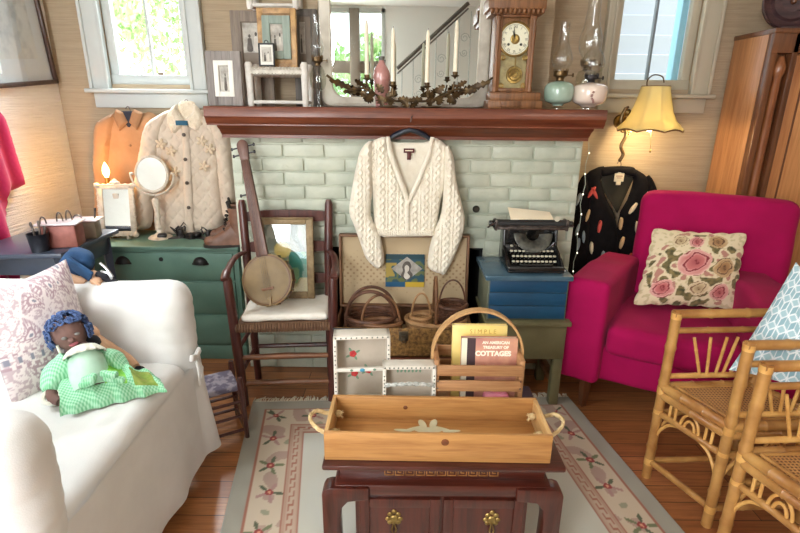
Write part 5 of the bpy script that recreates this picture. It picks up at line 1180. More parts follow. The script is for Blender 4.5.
# ================================================================== BLUE TRUNK ON OLIVE TABLE, TYPEWRITER
m_blue = plain('worn_blue_paint', S(10, 60, 92), S(18, 76, 110), rough=.5, scale=4, bs=.1, bscale=30); m_blue2 = plain('grey_blue_top', S(62, 88, 104), S(84, 110, 124), rough=.25, scale=6)
t = thing('blue_trunk', 'blue painted wooden trunk under the typewriter', 'trunk', (.62, 2.28, .457)); L = Matrix.Translation((-.62, -2.28, -.457))
b = MB(); b.b2(.40, .766, 2.155, 2.43, .458, .655, r=.004)
b.tf(L).build('body', plain('olive_trunk_edge', S(96, 100, 82), rough=.5), t); b = MB()
for (z0, z1) in ((.468, .53), (.533, .593), (.596, .652)): b.b2(.408, .758, 2.148, 2.158, z0, z1, r=.002)
b.tf(L).build('front_boards', m_blue, t)
b = MB(); b.b2(.385, .778, 2.135, 2.445, .655, .678, r=.004); b.tf(L).build('lid', m_blue2, t)
m_olive = plain('olive_drab_paint', S(98, 94, 64), S(118, 112, 80), rough=.55, scale=5)
t = thing('olive_table', 'low olive green table with a deep apron under the blue trunk', 'table', (.62, 2.28, 0)); L = Matrix.Translation((-.62, -2.28, 0))
b = MB(); b.b2(.395, .792, 2.13, 2.46, .435, .457, r=.004); b.tf(L).build('top', m_olive, t)
b = MB(); b.b2(.415, .78, 2.155, 2.175, .255, .435); b.b2(.415, .435, 2.175, 2.44, .255, .435); b.b2(.76, .78, 2.175, 2.44, .255, .435); b.b2(.415, .78, 2.42, 2.44, .255, .435); b.tf(L).build('apron', m_olive, t)
for x in (.437, .757):
    for y in (2.178, 2.42): MB().b2(x-.022, x+.022, y-.022, y+.022, 0, .256).tf(L).build('leg', m_olive, t)
b = MB(); b.b2(.46, .735, 2.40, 2.43, .10, .15); b.b2(.42, .452, 2.20, 2.40, .10, .14); b.b2(.742, .774, 2.20, 2.40, .10, .14); b.tf(L).build('stretcher', m_rung, t)
# pale thin sheets on the trunk lid
p = PZ(563, 270, .678); k = MB(); k.box((0, 0, .003), (.055, .14, .005), r=.001); k.box((-.004, .006, .0075), (.052, .13, .003), rot=(0, 0, R(2)), r=.001)
tag(k.build('pale_sheets', plain('bluish_white', S(206, 216, 226), rough=.6), loc=(.735, 2.28, .678)), 'pale thin sheets lying on the blue trunk to the right of the typewriter', 'paper')
# typewriter
m_tw = plain('black_enamel', S(18, 18, 18), S(26, 26, 26), rough=.25, scale=10, coat=.4)
m_key = plain('ivory_key', S(196, 190, 168), rough=.4)
ctr = PY(532, 270, 2.26); t = thing('typewriter', 'old black manual typewriter with a sheet of paper on the blue trunk', 'typewriter', (ctr.x-.005, 2.29, .678)); tw = .128
b = MB(); b.prism([(-.11, .012), (-.115, .03), (-.08, .055), (.02, .095), (.03, .175), (.10, .175), (.115, .02), (.115, .012)], -tw, -tw+.012, 'yz', bev=.003); b.prism([(-.11, .012), (-.115, .03), (-.08, .055), (.02, .095), (.03, .175), (.10, .175), (.115, .02), (.115, .012)], tw-.012, tw, 'yz', bev=.003)
b.b2(-tw, tw, -.125, .12, .004, .018, r=.006); b.b2(-tw, tw, .095, .112, .012, .17); b.b2(-tw, tw, -.125, -.105, .008, .035, r=.006); b.b2(-tw+.005, tw-.005, .02, .10, .02, .10, r=.01)
for x in (-.11, .11):
    for y in (-.1, .1): b.lathe([(.0, 0), (.012, 0), (.012, .006), (0, .006)], 12, (x, y, 0))
b.build('frame', m_tw, t)
kk = MB(); ks = MB()
for r_ in range(4):
    y = -.085+.028*r_; z = .046+.017*r_
    for i in range(11):
        x = -.098+.0188*i+(.005 if r_ % 2 else 0); kk.lathe([(0, .006), (.0065, .006), (.0078, .003), (.0075, 0), (0, 0)], 12, (x, y, z)); ks.tube([(x, y, z), (x, y+.03, z-.02)], .0012, 4)
ks.build('key_levers', m_steel, t); kk.build('keys', m_key, t, kind=None)
b = MB(); b.box((0, -.112, .040), (.15, .010, .008), r=.003); b.build('space_bar', m_tw, t)
# type basket: half ring
b = MB(); b.lathe([(.085, .0), (.090, .012), (.070, .018), (.035, .004), (.030, .0)], 30, (0, .0, .155), M_=Euler((R(62), 0, 0)).to_matrix().to_4x4(), a0=PI, a1=2*PI, caps=False)
for i in range(26):
    a_ = PI+PI*(i+.5)/26; b.tube([(.034*math.cos(a_), -.006, .155+.034*math.sin(a_)*.9), (.082*math.cos(a_), -.016, .155+.082*math.sin(a_)*.9)], .0016, 4)
b.build('type_basket', plain('type_bars', S(92, 92, 84), S(60, 60, 56), rough=.4, metal=.6, scale=40), t)
b = MB(); b.tube(arc((0, -.025, .16), .108, 205, 335, 20, ry=.085), .006, 8); b.b2(-.035, .035, -.042, -.032, .068, .078, r=.002); b.build('front_bow', m_tw, t)
b = MB(); b.tube([(-.178, .045, .195), (.178, .045, .195)], .020, 18); b.build('platen', plain('black_rubber', S(30, 30, 30), rough=.6), t)
b = MB(); b.b2(-.165, .165, .022, .030, .17, .182, r=.002); b.b2(-.17, .17, .06, .085, .165, .178, r=.003); b.b2(-.172, -.160, .02, .08, .165, .215, r=.003); b.b2(.160, .172, .02, .08, .165, .215, r=.003); b.tube([(-.165, .02, .188), (.195, .02, .188)], .003, 6); b.tube([(-.165, .03, .205), (-.195, -.01, .20), (-.215, -.02, .19)], .004, 6); b.build('carriage', m_steel, t)
for sx in (-1, 1): b = MB(); b.lathe([(0, 0), (.013, 0), (.015, .004), (.015, .016), (.012, .02), (0, .02)], 16, (sx*.178, .045, .195), M_=Euler((0, sx*PI/2, 0)).to_matrix().to_4x4()); b.build('platen_knob', m_tw, t)
b = MB(); b.lathe([(0, .0), (.012, 0), (.013, .006), (0, .006)], 16, (.112, .02, .226), axis=1); b.build('bell_knob', m_key, t)
b = MB()
for sx in (-1, 1): b.lathe([(0, 0), (.026, 0), (.026, .008), (0, .010)], 20, (sx*.085, .07, .176))
b.build('ribbon_spools', m_tw, t)
pz = MB()
def sheet(u, v): return (-.098+.205*u, .028+.10*v**1.5-.006*math.sin(v*3), .195+.062*v-.020*v*(u)**1)
grid(pz, sheet, 10, 8); grid(pz, lambda u, v: Vector(sheet(u, v))+Vector((0, .0008, 0)), 10, 8, flip=True); po = pz.build('typed_sheet', plain('aged_paper', S(246, 232, 204), S(240, 222, 190), rough=.8, scale=6), t, label='aged sheet of paper')
ln = MB()
for r_ in range(2):
    x = -.06
    while x < .06:
        w_ = random.uniform(.005, .014); ln.b2(x, x+w_, .0255-.0, .0265, .205+.010*r_, .2085+.010*r_, r=0); x += w_+.004
ln.build('typed_lines', m_ink, po)
# ================================================================== LOW CABINET, TRAY, BOXES, BASKET
KZ = .45
m_rose = wood('rosewood', S(52, 21, 15), S(82, 35, 25), 0, rough=.28, scale=3, coat=.35); m_rosev = wood('rosewood_upright', S(52, 21, 15), S(82, 35, 25), 2, rough=.28, scale=3, coat=.35)
fl_, fr_ = PZ(320, 466, KZ), PZ(563.5, 464, KZ); bl = PZ(330, 388, KZ)
kx0, kx1, ky0, ky1 = fl_.x+.004, fr_.x+.004, fl_.y, bl.y+.03; kc = ((kx0+kx1)/2, (ky0+ky1)/2); hw, hd = (kx1-kx0)/2, (ky1-ky0)/2
t = thing('low_cabinet', 'low dark rosewood cabinet with curved corner legs and two panelled doors on the rug', 'cabinet', (kc[0], kc[1], 0))
b = MB(); b.b2(-hw, hw, -hd, hd, KZ-.017, KZ, r=.006); b.b2(-hw+.012, hw-.012, -hd+.012, hd-.012, KZ-.026, KZ-.016, r=.004); b.build('top', m_rose, t)
b = MB(); b.b2(-hw+.045, hw-.045, -hd+.04, hd-.04, KZ-.075, KZ-.025, r=.003); b.build('waist', m_rose, t)
# carved key-fret on the waist
f = MB(); y = -hd+.0395; z0 = KZ-.060; n = 11; u_ = .030
for i in range(n):
    x = -n*u_/2+i*u_+.0
    for (a, c) in (((0, 0), (.024, 0)), ((.024, 0), (.024, .018)), ((.024, .018), (.008, .018)), ((.008, .018), (.008, .009)), ((.008, .009), (.016, .009)), ((0, 0), (0, .018 if i % 2 else .012))):
        f.box((x+(a[0]+c[0])/2, y, z0+(a[1]+c[1])/2), (abs(c[0]-a[0])+.003, .004, abs(c[1]-a[1])+.003), r=.0008)
f.build('key_fret', plain('gilded_fret', S(176, 126, 72), S(130, 88, 48), rough=.4, metal=.3, scale=40), t)
b = MB(); b.b2(-hw+.03, hw-.03, -hd+.012, hd-.012, KZ-.112, KZ-.074, r=.008); b.build('shoulder', m_rose, t)
for sx in (-1, 1):
    for sy in (-1, 1):
        yc = sy*(hd-.028); P = [(hw-.13, KZ-.078), (hw-.02, KZ-.078), (hw-.004, KZ-.084), (hw+.004, KZ-.10), (hw+.004, .06), (hw-.012, .03), (hw-.03, .012), (hw-.05, 0), (hw-.072, .0), (hw-.062, .02), (hw-.05, .05), (hw-.046, KZ-.19), (hw-.052, KZ-.148), (hw-.07, KZ-.126), (hw-.13, KZ-.118)]
        b = MB(); b.prism([(sx*p[0], p[1]) for p in P], yc-.026, yc+.026, 'xz', bev=.005); b.build('leg', m_rosev, t)
bx0 = hw-.088
b = MB(); b.b2(-bx0, bx0, -hd+.03, hd-.03, .05, KZ-.11, r=.003); b.build('carcass', m_rosev, t)
for sx in (-1, 1):
    x0, x1 = (.004, bx0-.012) if sx > 0 else (-bx0+.012, -.004); z0, z1 = .065, KZ-.128; d = MB(); yf = -hd+.024
    d.b2(x0, x1, yf, yf+.012, z0, z1, r=.002); fw = .03
    d.b2(x0, x0+fw, yf-.006, yf+.002, z0, z1, r=.003); d.b2(x1-fw, x1, yf-.006, yf+.002, z0, z1, r=.003); d.b2(x0+fw, x1-fw, yf-.006, yf+.002, z1-fw, z1, r=.003); d.b2(x0+fw, x1-fw, yf-.006, yf+.002, z0, z0+fw, r=.003)
    do = d.build('door', m_rosev, t)
    g = MB(); px_ = PY(394 if sx < 0 else 491, 520, ky0+.03).x-kc[0]; zc = PY(394, 520, ky0+.03).z
    g.lathe([(0, .006), (.010, .006), (.013, .003), (.013, 0)], 14, (px_, yf, zc+.012), axis=1)
    for (dx, dz) in ((-.018, .0), (.018, .0), (0, .026), (0, -.012), (-.012, .016), (.012, .016), (-.012, -.012), (.012, -.012)): g.ball((px_+dx, yf-.002, zc+.012+dz), (.008, .003, .008), 8)
    g.tube([(px_, yf-.008, zc+.006), (px_-.007, yf-.010, zc-.02), (px_, yf-.010, zc-.036), (px_+.007, yf-.010, zc-.02)], .0028, 6, closed=True); g.build('door_pull', m_bras, do)
# tray with rope handles
m_pine = wood('honey_pine', S(158, 108, 60), S(190, 140, 82), 0, rough=.4, scale=3, bs=.06); m_pine2 = wood('honey_pine_across', S(184, 142, 88), S(210, 170, 114), 1, rough=.4, scale=3, bs=.06)
Y0, Y1 = ky0+.020, PZ(430, 395.5, KZ+.092).y; ztop = KZ+.091
x0, x1 = PY(323.5, 432, Y0).x, PY(554, 432, Y0).x; x0b, x1b = PY(333-4, 396, Y1).x, PY(533, 396, Y1).x
tc = ((x0+x1)/2, (Y0+Y1)/2); tw_, td = (x1-x0)/2, (Y1-Y0)/2
t = thing('wooden_tray', 'long honey pine tray with rope handles on top of the rosewood cabinet', 'tray', (tc[0]-.0, tc[1], KZ+.0015), R(-.6)); hh = ztop-KZ-.0015; bt_ = .012
b = MB(); b.b2(-tw_+bt_, tw_-bt_, -td+bt_, td-bt_, .002, .012, r=.001); b.build('bottom', m_pine, t)
b = MB(); b.b2(-tw_, tw_, -td, -td+bt_, 0, hh, r=.002); b.build('side', m_pine, t); b = MB(); b.b2(-tw_, tw_, td-bt_, td, 0, hh, r=.002); b.build('side', m_pine, t)
for sx in (-1, 1): b = MB(); b.b2(sx*tw_-bt_*(sx > 0), sx*tw_+bt_*(sx < 0), -td+bt_, td-bt_, 0, hh, r=.002); b.build('end', m_pine2, t)
kn = MB(); kn.lathe([(0, .0012), (.009, .0008), (.011, 0)], 16, (.02, -td, hh*.72), axis=1); kn.lathe([(0, .0012), (.006, .0008), (.007, 0)], 16, (-.09, td-bt_, hh*.6), axis=1); kn.build('knot', plain('pine_knot', S(120, 66, 30), S(90, 48, 24), rough=.5, scale=60), t)
m_rope = plain('jute_rope', S(224, 200, 152), S(190, 160, 110), rough=.9, scale=60, bs=.4, bscale=200)
for sx in (-1, 1):
    r_ = MB(); zz_ = hh*.62; pts = smooth_poly([(sx*(tw_-.018), -td*.45, zz_), (sx*(tw_+.012), -td*.46, zz_), (sx*(tw_+.042), -td*.30, zz_+.014), (sx*(tw_+.055), 0, zz_+.02), (sx*(tw_+.042), td*.35, zz_+.016), (sx*(tw_+.012), td*.48, zz_), (sx*(tw_-.018), td*.47, zz_)], 8, False)
    for ph in range(3):
        P = []
        for i, p in enumerate(pts):
            a_ = i*.55+ph*2.094; P.append(Vector(p)+Vector((.0032*math.cos(a_)*.6, .0032*math.cos(a_)*.4, .0032*math.sin(a_))))
        r_.tube(P, .0040, 6)
    r_.build('rope_handle', m_rope, t)
    for yy in (-td*.45, td*.47):
        k = MB(); k.ball((sx*(tw_-.022), yy, zz_), (.012, .011, .011), 10)
        for j in range(5): a_ = j*1.25; k.tube([(sx*(tw_-.024), yy, zz_), (sx*(tw_-.036), yy+.012*math.cos(a_), zz_+.012*math.sin(a_)-.004)], [.003, .0016], 5)
        k.build('rope_knot', m_rope, t)
st = MB(); random.seed(6)
for (dx, dy, rx, ry, a_) in ((0, 0, .030, .010, 0), (-.03, .004, .022, .006, .4), (.03, .004, .022, .006, -.4), (-.012, .02, .008, .018, .3), (.012, .022, .008, .018, -.3), (.05, -.004, .02, .005, .1), (-.055, -.004, .02, .005, -.1)):
    ZS = .0126+.0003*len(st.f); st.add([(dx*1.4-.02+1.4*(rx*math.cos(k*PI/8)*math.cos(a_)-ry*math.sin(k*PI/8)*math.sin(a_)), dy*1.4+.030+1.4*(rx*math.cos(k*PI/8)*math.sin(a_)+ry*math.sin(k*PI/8)*math.cos(a_)), ZS) for k in range(16)], [tuple(range(16))])
st.build('stencil', plain('faded_stencil_green', S(206, 204, 176), S(190, 180, 140), rough=.6), t, smooth=False)
# hand painted white boxes
m_wbox = plain('white_painted_box', S(226, 220, 208), S(210, 202, 188), rough=.6, scale=12); m_inbox = plain('box_inside_shade_grey', S(184, 172, 156), S(166, 154, 138), rough=.7, scale=8)  # inside grey paints the shade of the box recess
m_dot = plain('grey_green_dots', S(96, 104, 92), rough=.6); m_red = plain('painted_red', S(176, 34, 40), S(200, 60, 56), rough=.5, scale=60); m_grs = plain('painted_green', S(110, 140, 112), rough=.6); m_bl = plain('painted_blue', S(70, 150, 180), rough=.5)
def obox(name, label, loc, w, h, d, tilt, rz, div, dots):
    t = thing(name, label, 'box', loc, rz); t.rotation_euler = (R(tilt), 0, rz); k = .011
    b = MB(); b.b2(-w/2, -w/2+k, 0, d, 0, h, r=.001); b.b2(w/2-k, w/2, 0, d, 0, h, r=.001); b.b2(-w/2, w/2, 0, d, h-k, h, r=.001); b.b2(-w/2, w/2, 0, d, 0, k, r=.001); b.build('sides', m_wbox, t)
    b = MB(); b.b2(-w/2+k, w/2-k, d-.008, d-.001, k, h-k, r=0); b.build('back', m_inbox, t)
    q = MB()
    for i in range(dots):
        x = -w/2+.008+(w-.016)*i/(dots-1)
        q.box((x, -.0005, h-k/2), (.0045, .001, .005), rot=(0, .5, 0), r=.0004)
    for i in range(int(dots*h/w)):
        z = .01+(h-.02)*i/(dots*h/w); q.box((-w/2+k/2, -.0005, z), (.0045, .001, .0045), rot=(0, .4, 0), r=.0004); q.box((w/2-k/2, -.0005, z), (.0045, .001, .0045), rot=(0, .4, 0), r=.0004)
    q.build('painted_dots', m_dot, t); return t, k
z_b = KZ+.001
a = PY(333, 340, 1.455); c = PY(391, 337, 1.455); wA = c.x-a.x; hA = PY(340, 338.5, 1.455).z-z_b
tA, k = obox('painted_box', 'taller white hand-painted box with red flowers, left behind the pine tray', ((a.x+c.x)/2, 1.450, z_b), wA, hA*1.0, .075, -6, R(5), True, 11)
dv = PY(350, 371.5, 1.45).z-z_b; b = MB(); b.b2(-wA/2+.002, wA/2-.002, -.002, .012, dv-.006, dv+.006, r=.002); db = b.build('divider', m_wbox, tA)
g = MB(); g.ball((.0, -.003, dv), (.009, .002, .006), 10); g.build('blue_flower', m_bl, db); g = MB()
for (x, s_) in ((-.035, 1), (.04, 1)): g.ball((x, -.003, dv), (.005, .0015, .004), 8)
g.build('green_leaf', m_grs, db)
g, g2 = MB(), MB()
for (x, z) in ((-.030, dv+.030), (.022, dv-.030), (-.026, dv-.040)):
    g, g2 = MB(), MB()
    for j in range(5): a_ = j*1.256; g.ball((x+.006*math.cos(a_), .066, z+.006*math.sin(a_)), (.0065, .002, .0065), 8)
    for j in range(4): a_ = j*1.57+.5; g2.ball((x+.018*math.cos(a_), .0665, z+.016*math.sin(a_)), (.009, .0012, .004), 8, rot=(0, -a_, 0))
    g2.ball((x, .067, z), (.012, .0008, .012), 8); fo_ = g.build('red_flower', m_red, tA); g2.build('green_leaves', m_grs, fo_)

a = PY(383, 365, 1.41); c = PY(436.5, 361, 1.41); wB = c.x-a.x; hB = PY(383, 364, 1.41).z-z_b
tB, k = obox('painted_box', 'shorter white hand-painted box with a grey cord handle beside the slatted basket', ((a.x+c.x)/2, 1.382, z_b), wB, hB, .055, -5, R(2), False, 12)
hz_ = PY(410, 383, 1.39).z-z_b; b = MB()
for ph in range(2): b.tube([(-wB*.5+.008+(wB-.016)*i/24, -.012-.012*math.sin(PI*i/24)+.003*math.cos(i*.9+ph*PI), hz_+.010*math.sin(PI*i/24)-.003+.003*math.sin(i*.9+ph*PI)) for i in range(25)], .0042, 6)
b.build('cord_handle', plain('grey_white_cord', S(200, 200, 194), S(140, 144, 136), rough=.8, scale=90), tB, label='twisted grey cord handle')
g = MB()
for i in range(7): g.ball((-.035+.012*i, .0466, hB*.80), (.004, .001, .006), 6, rot=(0, .5*(i % 2), 0))
g.build('leaf_border', m_grs, tB)
# slatted wooden basket with bent handle
m_slat = wood('basket_slat_wood', S(140, 96, 60), S(180, 134, 90), 0, rough=.55, scale=3, bs=.15); m_bent = wood('bent_ash', S(176, 132, 84), S(204, 164, 112), 2, rough=.5, scale=3)
yf = 1.405; by1 = 1.545
bx0_, bx1_ = PY(437, 370, yf).x, PY(522.5, 372, yf).x; kx = (bx0_+bx1_)/2
zt1, zb1 = PY(480, 365.5, yf).z, PY(480, 376, yf).z; zt2, zb2 = PY(480, 380.5, yf).z, PY(480, 391, yf).z
t = thing('slatted_basket', 'slatted wooden basket with a tall bent handle holding two books behind the pine tray', 'basket', (kx, (yf+by1)/2, z_b)); W2_ = (bx1_-bx0_)/2; D2 = (by1-yf)/2
lo_z = max(.004, zb2-z_b)
for sy in (-1, 1):
    for (za, zb) in ((max(.006, zb2-z_b), zt2-z_b), (zb1-z_b, zt1-z_b)): MB().b2(-W2_, W2_, sy*D2-.004, sy*D2+.004, za, zb, r=.002).build('slat', m_slat, t)
for sx in (-1, 1):
    b = MB(); b.b2(sx*W2_-.008, sx*W2_+.008, -D2+.004, D2-.004, .002, zt1-z_b+.016, r=.004); b.build('end_panel', m_slat, t)
    b = MB()
    for zz_ in (.03, .055, .10, .125): MB().ball((sx*(W2_-.004), -D2-.004, zz_), (.003, .002, .003), 6).build('nail', m_steel, t)
MB().b2(-W2_+.008, W2_-.008, -D2+.004, D2-.004, .002, .009, r=.001).build('bottom', m_slat, t)
hz1 = PY(484, 310, 1.475).z-z_b; b = MB(); pts = []
xl, xr = -W2_-.012, W2_+.012; xm, xh = (xl+xr)/2, (xr-xl)/2
pts = [(xl, 0, .02), (xl, 0, zt1-z_b)]+[(xm+xh*math.cos(PI-PI*i/20), 0, zt1-z_b+(hz1-zt1+z_b)*math.sin(PI*i/20)) for i in range(1, 20)]+[(xr, 0, zt1-z_b), (xr, 0, .02)]
vs, fs = [], []
for i, p in enumerate(pts):
    p = Vector(p); q = Vector(pts[min(i+1, len(pts)-1)])-Vector(pts[max(0, i-1)]); nrm = Vector((q.z, 0, -q.x)).normalized()*.0035
    for (dy, s_) in ((-.014, 1), (.014, 1), (.014, -1), (-.014, -1)): vs.append(p+nrm*s_+Vector((0, dy, 0)))
for i in range(len(pts)-1):
    for j in range(4): fs.append((4*i+j, 4*i+(j+1) % 4, 4*i+4+(j+1) % 4, 4*i+4+j))
b.add(vs, fs); b.build('bent_handle', m_bent, t)
# books
def book(label, quad, Y, mc, th, lines, extra=None, ptitle=None):
    (xa, ya), (xb, yb_), (xc, yc_) = quad         # top-left, top-right in px, and px y of hidden foot -> height
    A = PY(xa, ya, Y); B = PY(xb, yb_, Y); w = (B-A).length; ang = math.atan2(-(B.z-A.z), B.x-A.x); h = A.z-(z_b+.012)-.0
    t = thing('book', label, 'book', ((A.x+B.x)/2, Y, z_b+.0105), 0, 'books in the slatted basket'); t.rotation_euler = (R(-7), ang*.0, 0)
    MB().b2(-w/2, w/2, 0, .003, 0, h, r=.001).build('front_cover', mc, t); MB().b2(-w/2, w/2, th-.003, th, 0, h, r=.001).build('back_cover', mc, t); MB().b2(-w/2, -w/2+.003, .003, th-.003, 0, h, r=.001).build('spine', mc, t)
    MB().b2(-w/2+.004, w/2-.003, .0032, th-.0032, .002, h-.003, r=0).build('pages', plain('book_pages', S(226, 216, 196), rough=.9), t)
    return t, w, h
m_yel = plain('yellow_cover', S(236, 206, 110), S(244, 220, 140), rough=.4, scale=8)
tb, w, h = book('yellow book titled SIMPLE standing at the back of the slatted wooden basket', ((454, 328), (509, 335), (0, 0)), 1.487, m_yel, .020, None)
mb_ = MB(); FR = lambda x, z: Matrix.Translation((x, -.0004, z)) @ Matrix.Rotation(PI/2, 4, 'X')
text_mesh(mb_, 'S I M P L E', .020, FR(.01, h-.022), depth=.0003); mb_.build('title', plain('dull_gold_ink', S(190, 150, 60), rough=.5), tb, smooth=False)
m_pk = plain('rosy_brown_cover', S(176, 112, 104), S(214, 160, 130), rough=.4, scale=12)
tb, w, h = book('pinkish book titled COTTAGES in front of the yellow book in the slatted basket', ((463, 341), (520, 345), (0, 0)), 1.440, m_pk, .022, None)
MB().b2(-w/2-.0, -w/2+.018, -.0006, .0, 0, h, r=0).build('white_band', m_can, tb, smooth=False)
MB().b2(-w/2+.018, -w/2+.045, -.0006, .0, 0, h, r=0).build('dark_band', plain('dark_cover_ink', S(70, 52, 56), rough=.5), tb, smooth=False)
mb_ = MB(); text_mesh(mb_, 'AN AMERICAN', .013, FR(.020, h-.015), depth=.0004, bold=.0006); text_mesh(mb_, 'TREASURY OF', .013, FR(.020, h-.031), depth=.0004, bold=.0006); text_mesh(mb_, 'COTTAGES', .0225, FR(.012, h-.052), depth=.0004, bold=.0012)
mb_.build('title', plain('cream_ink', S(244, 234, 214), rough=.5), tb, smooth=False)
# dark and pink packets lying low in the basket
k = MB(); k.soft((0, 0, .035), (.085, .035, .05), r=.014, n=.02, amp=.004, ns=30); q = PY(493, 388, 1.42); tag(k.build('cloth_bundle', plain('rose_pink_cloth', S(214, 120, 146), S(226, 150, 168), rough=.9, scale=30), loc=(q.x+.012, 1.4285, z_b+.0095)), 'rose pink cloth bundle showing between the slats of the wooden basket', 'cloth')
# ================================================================== RUG
RT = [PZ(253, 403, 0), PZ(568, 398, 0)]; RBt = [PZ(221, 533, 0), PZ(683, 533, 0)]
dl_ = (RBt[0]-RT[0]).normalized(); dr_ = (RBt[1]-RT[1]).normalized(); LEN = 1.95
A_, B_, C_, D_ = RT[0], RT[1], RT[1]+dr_*LEN*1.02, RT[0]+dl_*LEN
WU = 1.55
c_gry, c_crm, c_crd, c_sal, c_ivo, c_mauve, c_grn, c_red, c_shade = S(146, 142, 130), S(196, 180, 158), S(186, 160, 140), S(158, 104, 86), S(196, 196, 186), S(168, 132, 126), S(88, 94, 72), S(150, 62, 60), S(182, 166, 146)
random.seed(21); FLW = []
s_ = .12
while s_ < LEN-.1: FLW.append((s_, random.uniform(-.025, .025), random.choice((0, 1, 0, 2)), random.uniform(0, 6.28))); s_ += random.uniform(.15, .20)
def motif(px_, py_, k):
    """flower sprig in metres around its centre"""
    px_ *= 1.3; py_ *= 1.3; d = math.hypot(px_, py_); a_ = math.atan2(py_, px_)
    if d < .020: return c_red if d > .008 or k == 0 else S(214, 150, 120)
    for j in range(5):
        b_ = j*1.256+.3*k; lx, ly = px_-.045*math.cos(b_), py_-.045*math.sin(b_); u = lx*math.cos(b_)+ly*math.sin(b_); v = -lx*math.sin(b_)+ly*math.cos(b_)
        if (u/.028)**2+(v/.010)**2 < 1: return c_grn if j % 2 else (c_mauve if k == 2 else S(112, 118, 86))
    return None
def band(e, s):
    """e = distance in from the edge, s = run along it"""
    n_ = noise.noise((s*9, e*14, 3.3))
    if e < .067: return mixc(c_gry, S(170, 166, 152), .5+.5*n_)
    if e < .073: return c_sal
    if e < .192:
        for (q, off, k, rot) in FLW:
            if abs(q-s) < .09:
                m = motif((s-q)*math.cos(rot)-(e-.132-off*.5)*math.sin(rot), (s-q)*math.sin(rot)+(e-.132-off*.5)*math.cos(rot), k)
                if m: return m
        n2 = noise.noise((s*11, e*11, 8))
        if n2 > .28: return S(172, 146, 132)
        if n2 < -.38: return S(150, 148, 124)
        return mixc(c_crm, S(196, 174, 150), max(0, n_))
    if e < .258:
        u = (e-.192)/.066; sk_ = int(u*9)
        if sk_ in (0, 8): return c_sal
        if 2 < sk_ < 6:
            ph = (s*22) % 1
            return c_sal if (ph < .2 or (sk_ == 3 and ph < .7) or (sk_ == 5 and ph > .5)) else mixc(c_crm, c_sal, .25)
        return mixc(c_crm, c_sal, .55 if sk_ % 2 else .35)
    return None
def rugcol(u, v):
    x = u*WU; y = v*LEN; e = min(x, WU-x, y, LEN-y); s = y if e in (x, WU-x) else x
    b_ = band(e, s)
    if b_: return b_
    n_ = noise.noise((x*7, y*7, 1)); c = mixc(c_ivo, S(192, 188, 172), .5+.5*n_)
    for (cx, cy) in ((.52, .35), (.85, .25), (1.1, .42), (.6, .9), (1.0, .95), (.5, 1.3)):
        m = motif(x-cx, y-cy, 1)
        if m: return mixc(m, c, .35)
    return c
rg = MB()
def rugp(u, v): p = (A_*(1-u)+B_*u)*(1-v)+(D_*(1-u)+C_*u)*v; return Vector((p.x, p.y, .009+.0012*noise.noise(p*9)))
grid(rg, rugp, 300, 380, col=rugcol, flip=True)
n0 = len(rg.v)
# edge skirt down to the floor
ring = [rugp(i/60, 0) for i in range(61)]+[rugp(1, i/60) for i in range(1, 61)]+[rugp(1-i/60, 1) for i in range(1, 61)]+[rugp(0, 1-i/60) for i in range(1, 60)]
vs = []
for p in ring: vs += [p, Vector((p.x, p.y, .001))]
m_ = len(ring); rg.add(vs, [(2*i, 2*i+1, 2*((i+1) % m_)+1, 2*((i+1) % m_)) for i in range(m_)], 0, [c_gry]*len(vs))
org = (A_+B_+C_+D_)/4; t = thing('floral_rug', 'oriental rug with an ivory field and floral cream border under the rosewood cabinet', 'rug', (org.x, org.y, 0)); Lr = Matrix.Translation((-org.x, -org.y, 0))
rg.tf(Lr).build('pile', attr('rug_wool', .95, .35, 500, .1), t)
fr2 = MB(); random.seed(9)
for i in range(210):
    p = A_.lerp(B_, (i+.5)/210); a_ = random.uniform(-.5, .5); L_ = random.uniform(.03, .05); fr2.tube([(p.x, p.y-.004, .008), (p.x+a_*L_*.4, p.y+L_*.5, .007+random.uniform(0, .006)), (p.x+a_*L_, p.y+L_, .004)], [.0032, .003, .002], 5)
fo = fr2.tf(Lr).build('fringe', plain('cream_fringe', S(222, 212, 190), rough=.95), t)
# ================================================================== RIGHT SIDE: WALL LAMP, BLACK CARDIGAN
YS = 2.865
tp, bt_ = PY(654, 86, YS), PY(649, 131, YS); cx, cy = bt_.x, YS; zb_, zt_ = bt_.z, PY(654, 86.5, YS).z
rb_, rt_ = (PY(681, 130, YS).x-PY(617, 130, YS).x)/2, (PY(668, 86, YS).x-PY(640, 86, YS).x)/2
t = thing('wall_lamp', 'brass scroll wall lamp with a lit yellow bell shade left of the wardrobe', 'lamp', (cx, BY-.001, zb_))
oy = YS-BY+.001; ox = PY(654, 100, YS).x-cx
def shade_m():
    m, nt, b, o = newmat('yellow_silk_shade'); b.inputs['Base Color'].default_value = S(248, 236, 180); b.inputs['Roughness'].default_value = .8
    tr = nt.nodes.new('ShaderNodeBsdfTranslucent'); tr.inputs[0].default_value = S(255, 244, 196); mx = nt.nodes.new('ShaderNodeMixShader'); mx.inputs[0].default_value = .6
    nt.links.new(b.outputs[0], mx.inputs[1]); nt.links.new(tr.outputs[0], mx.inputs[2]); nt.links.new(mx.outputs[0], o.inputs[0]); return m
hs = zt_-zb_; prof = [(rb_, 0), (rb_*.93, .018), (rb_*.76, hs*.22), (rb_*.62, hs*.42), (rb_*.52, hs*.68), (rt_*1.04, hs*.9), (rt_, hs)]
b = MB(); n = 48
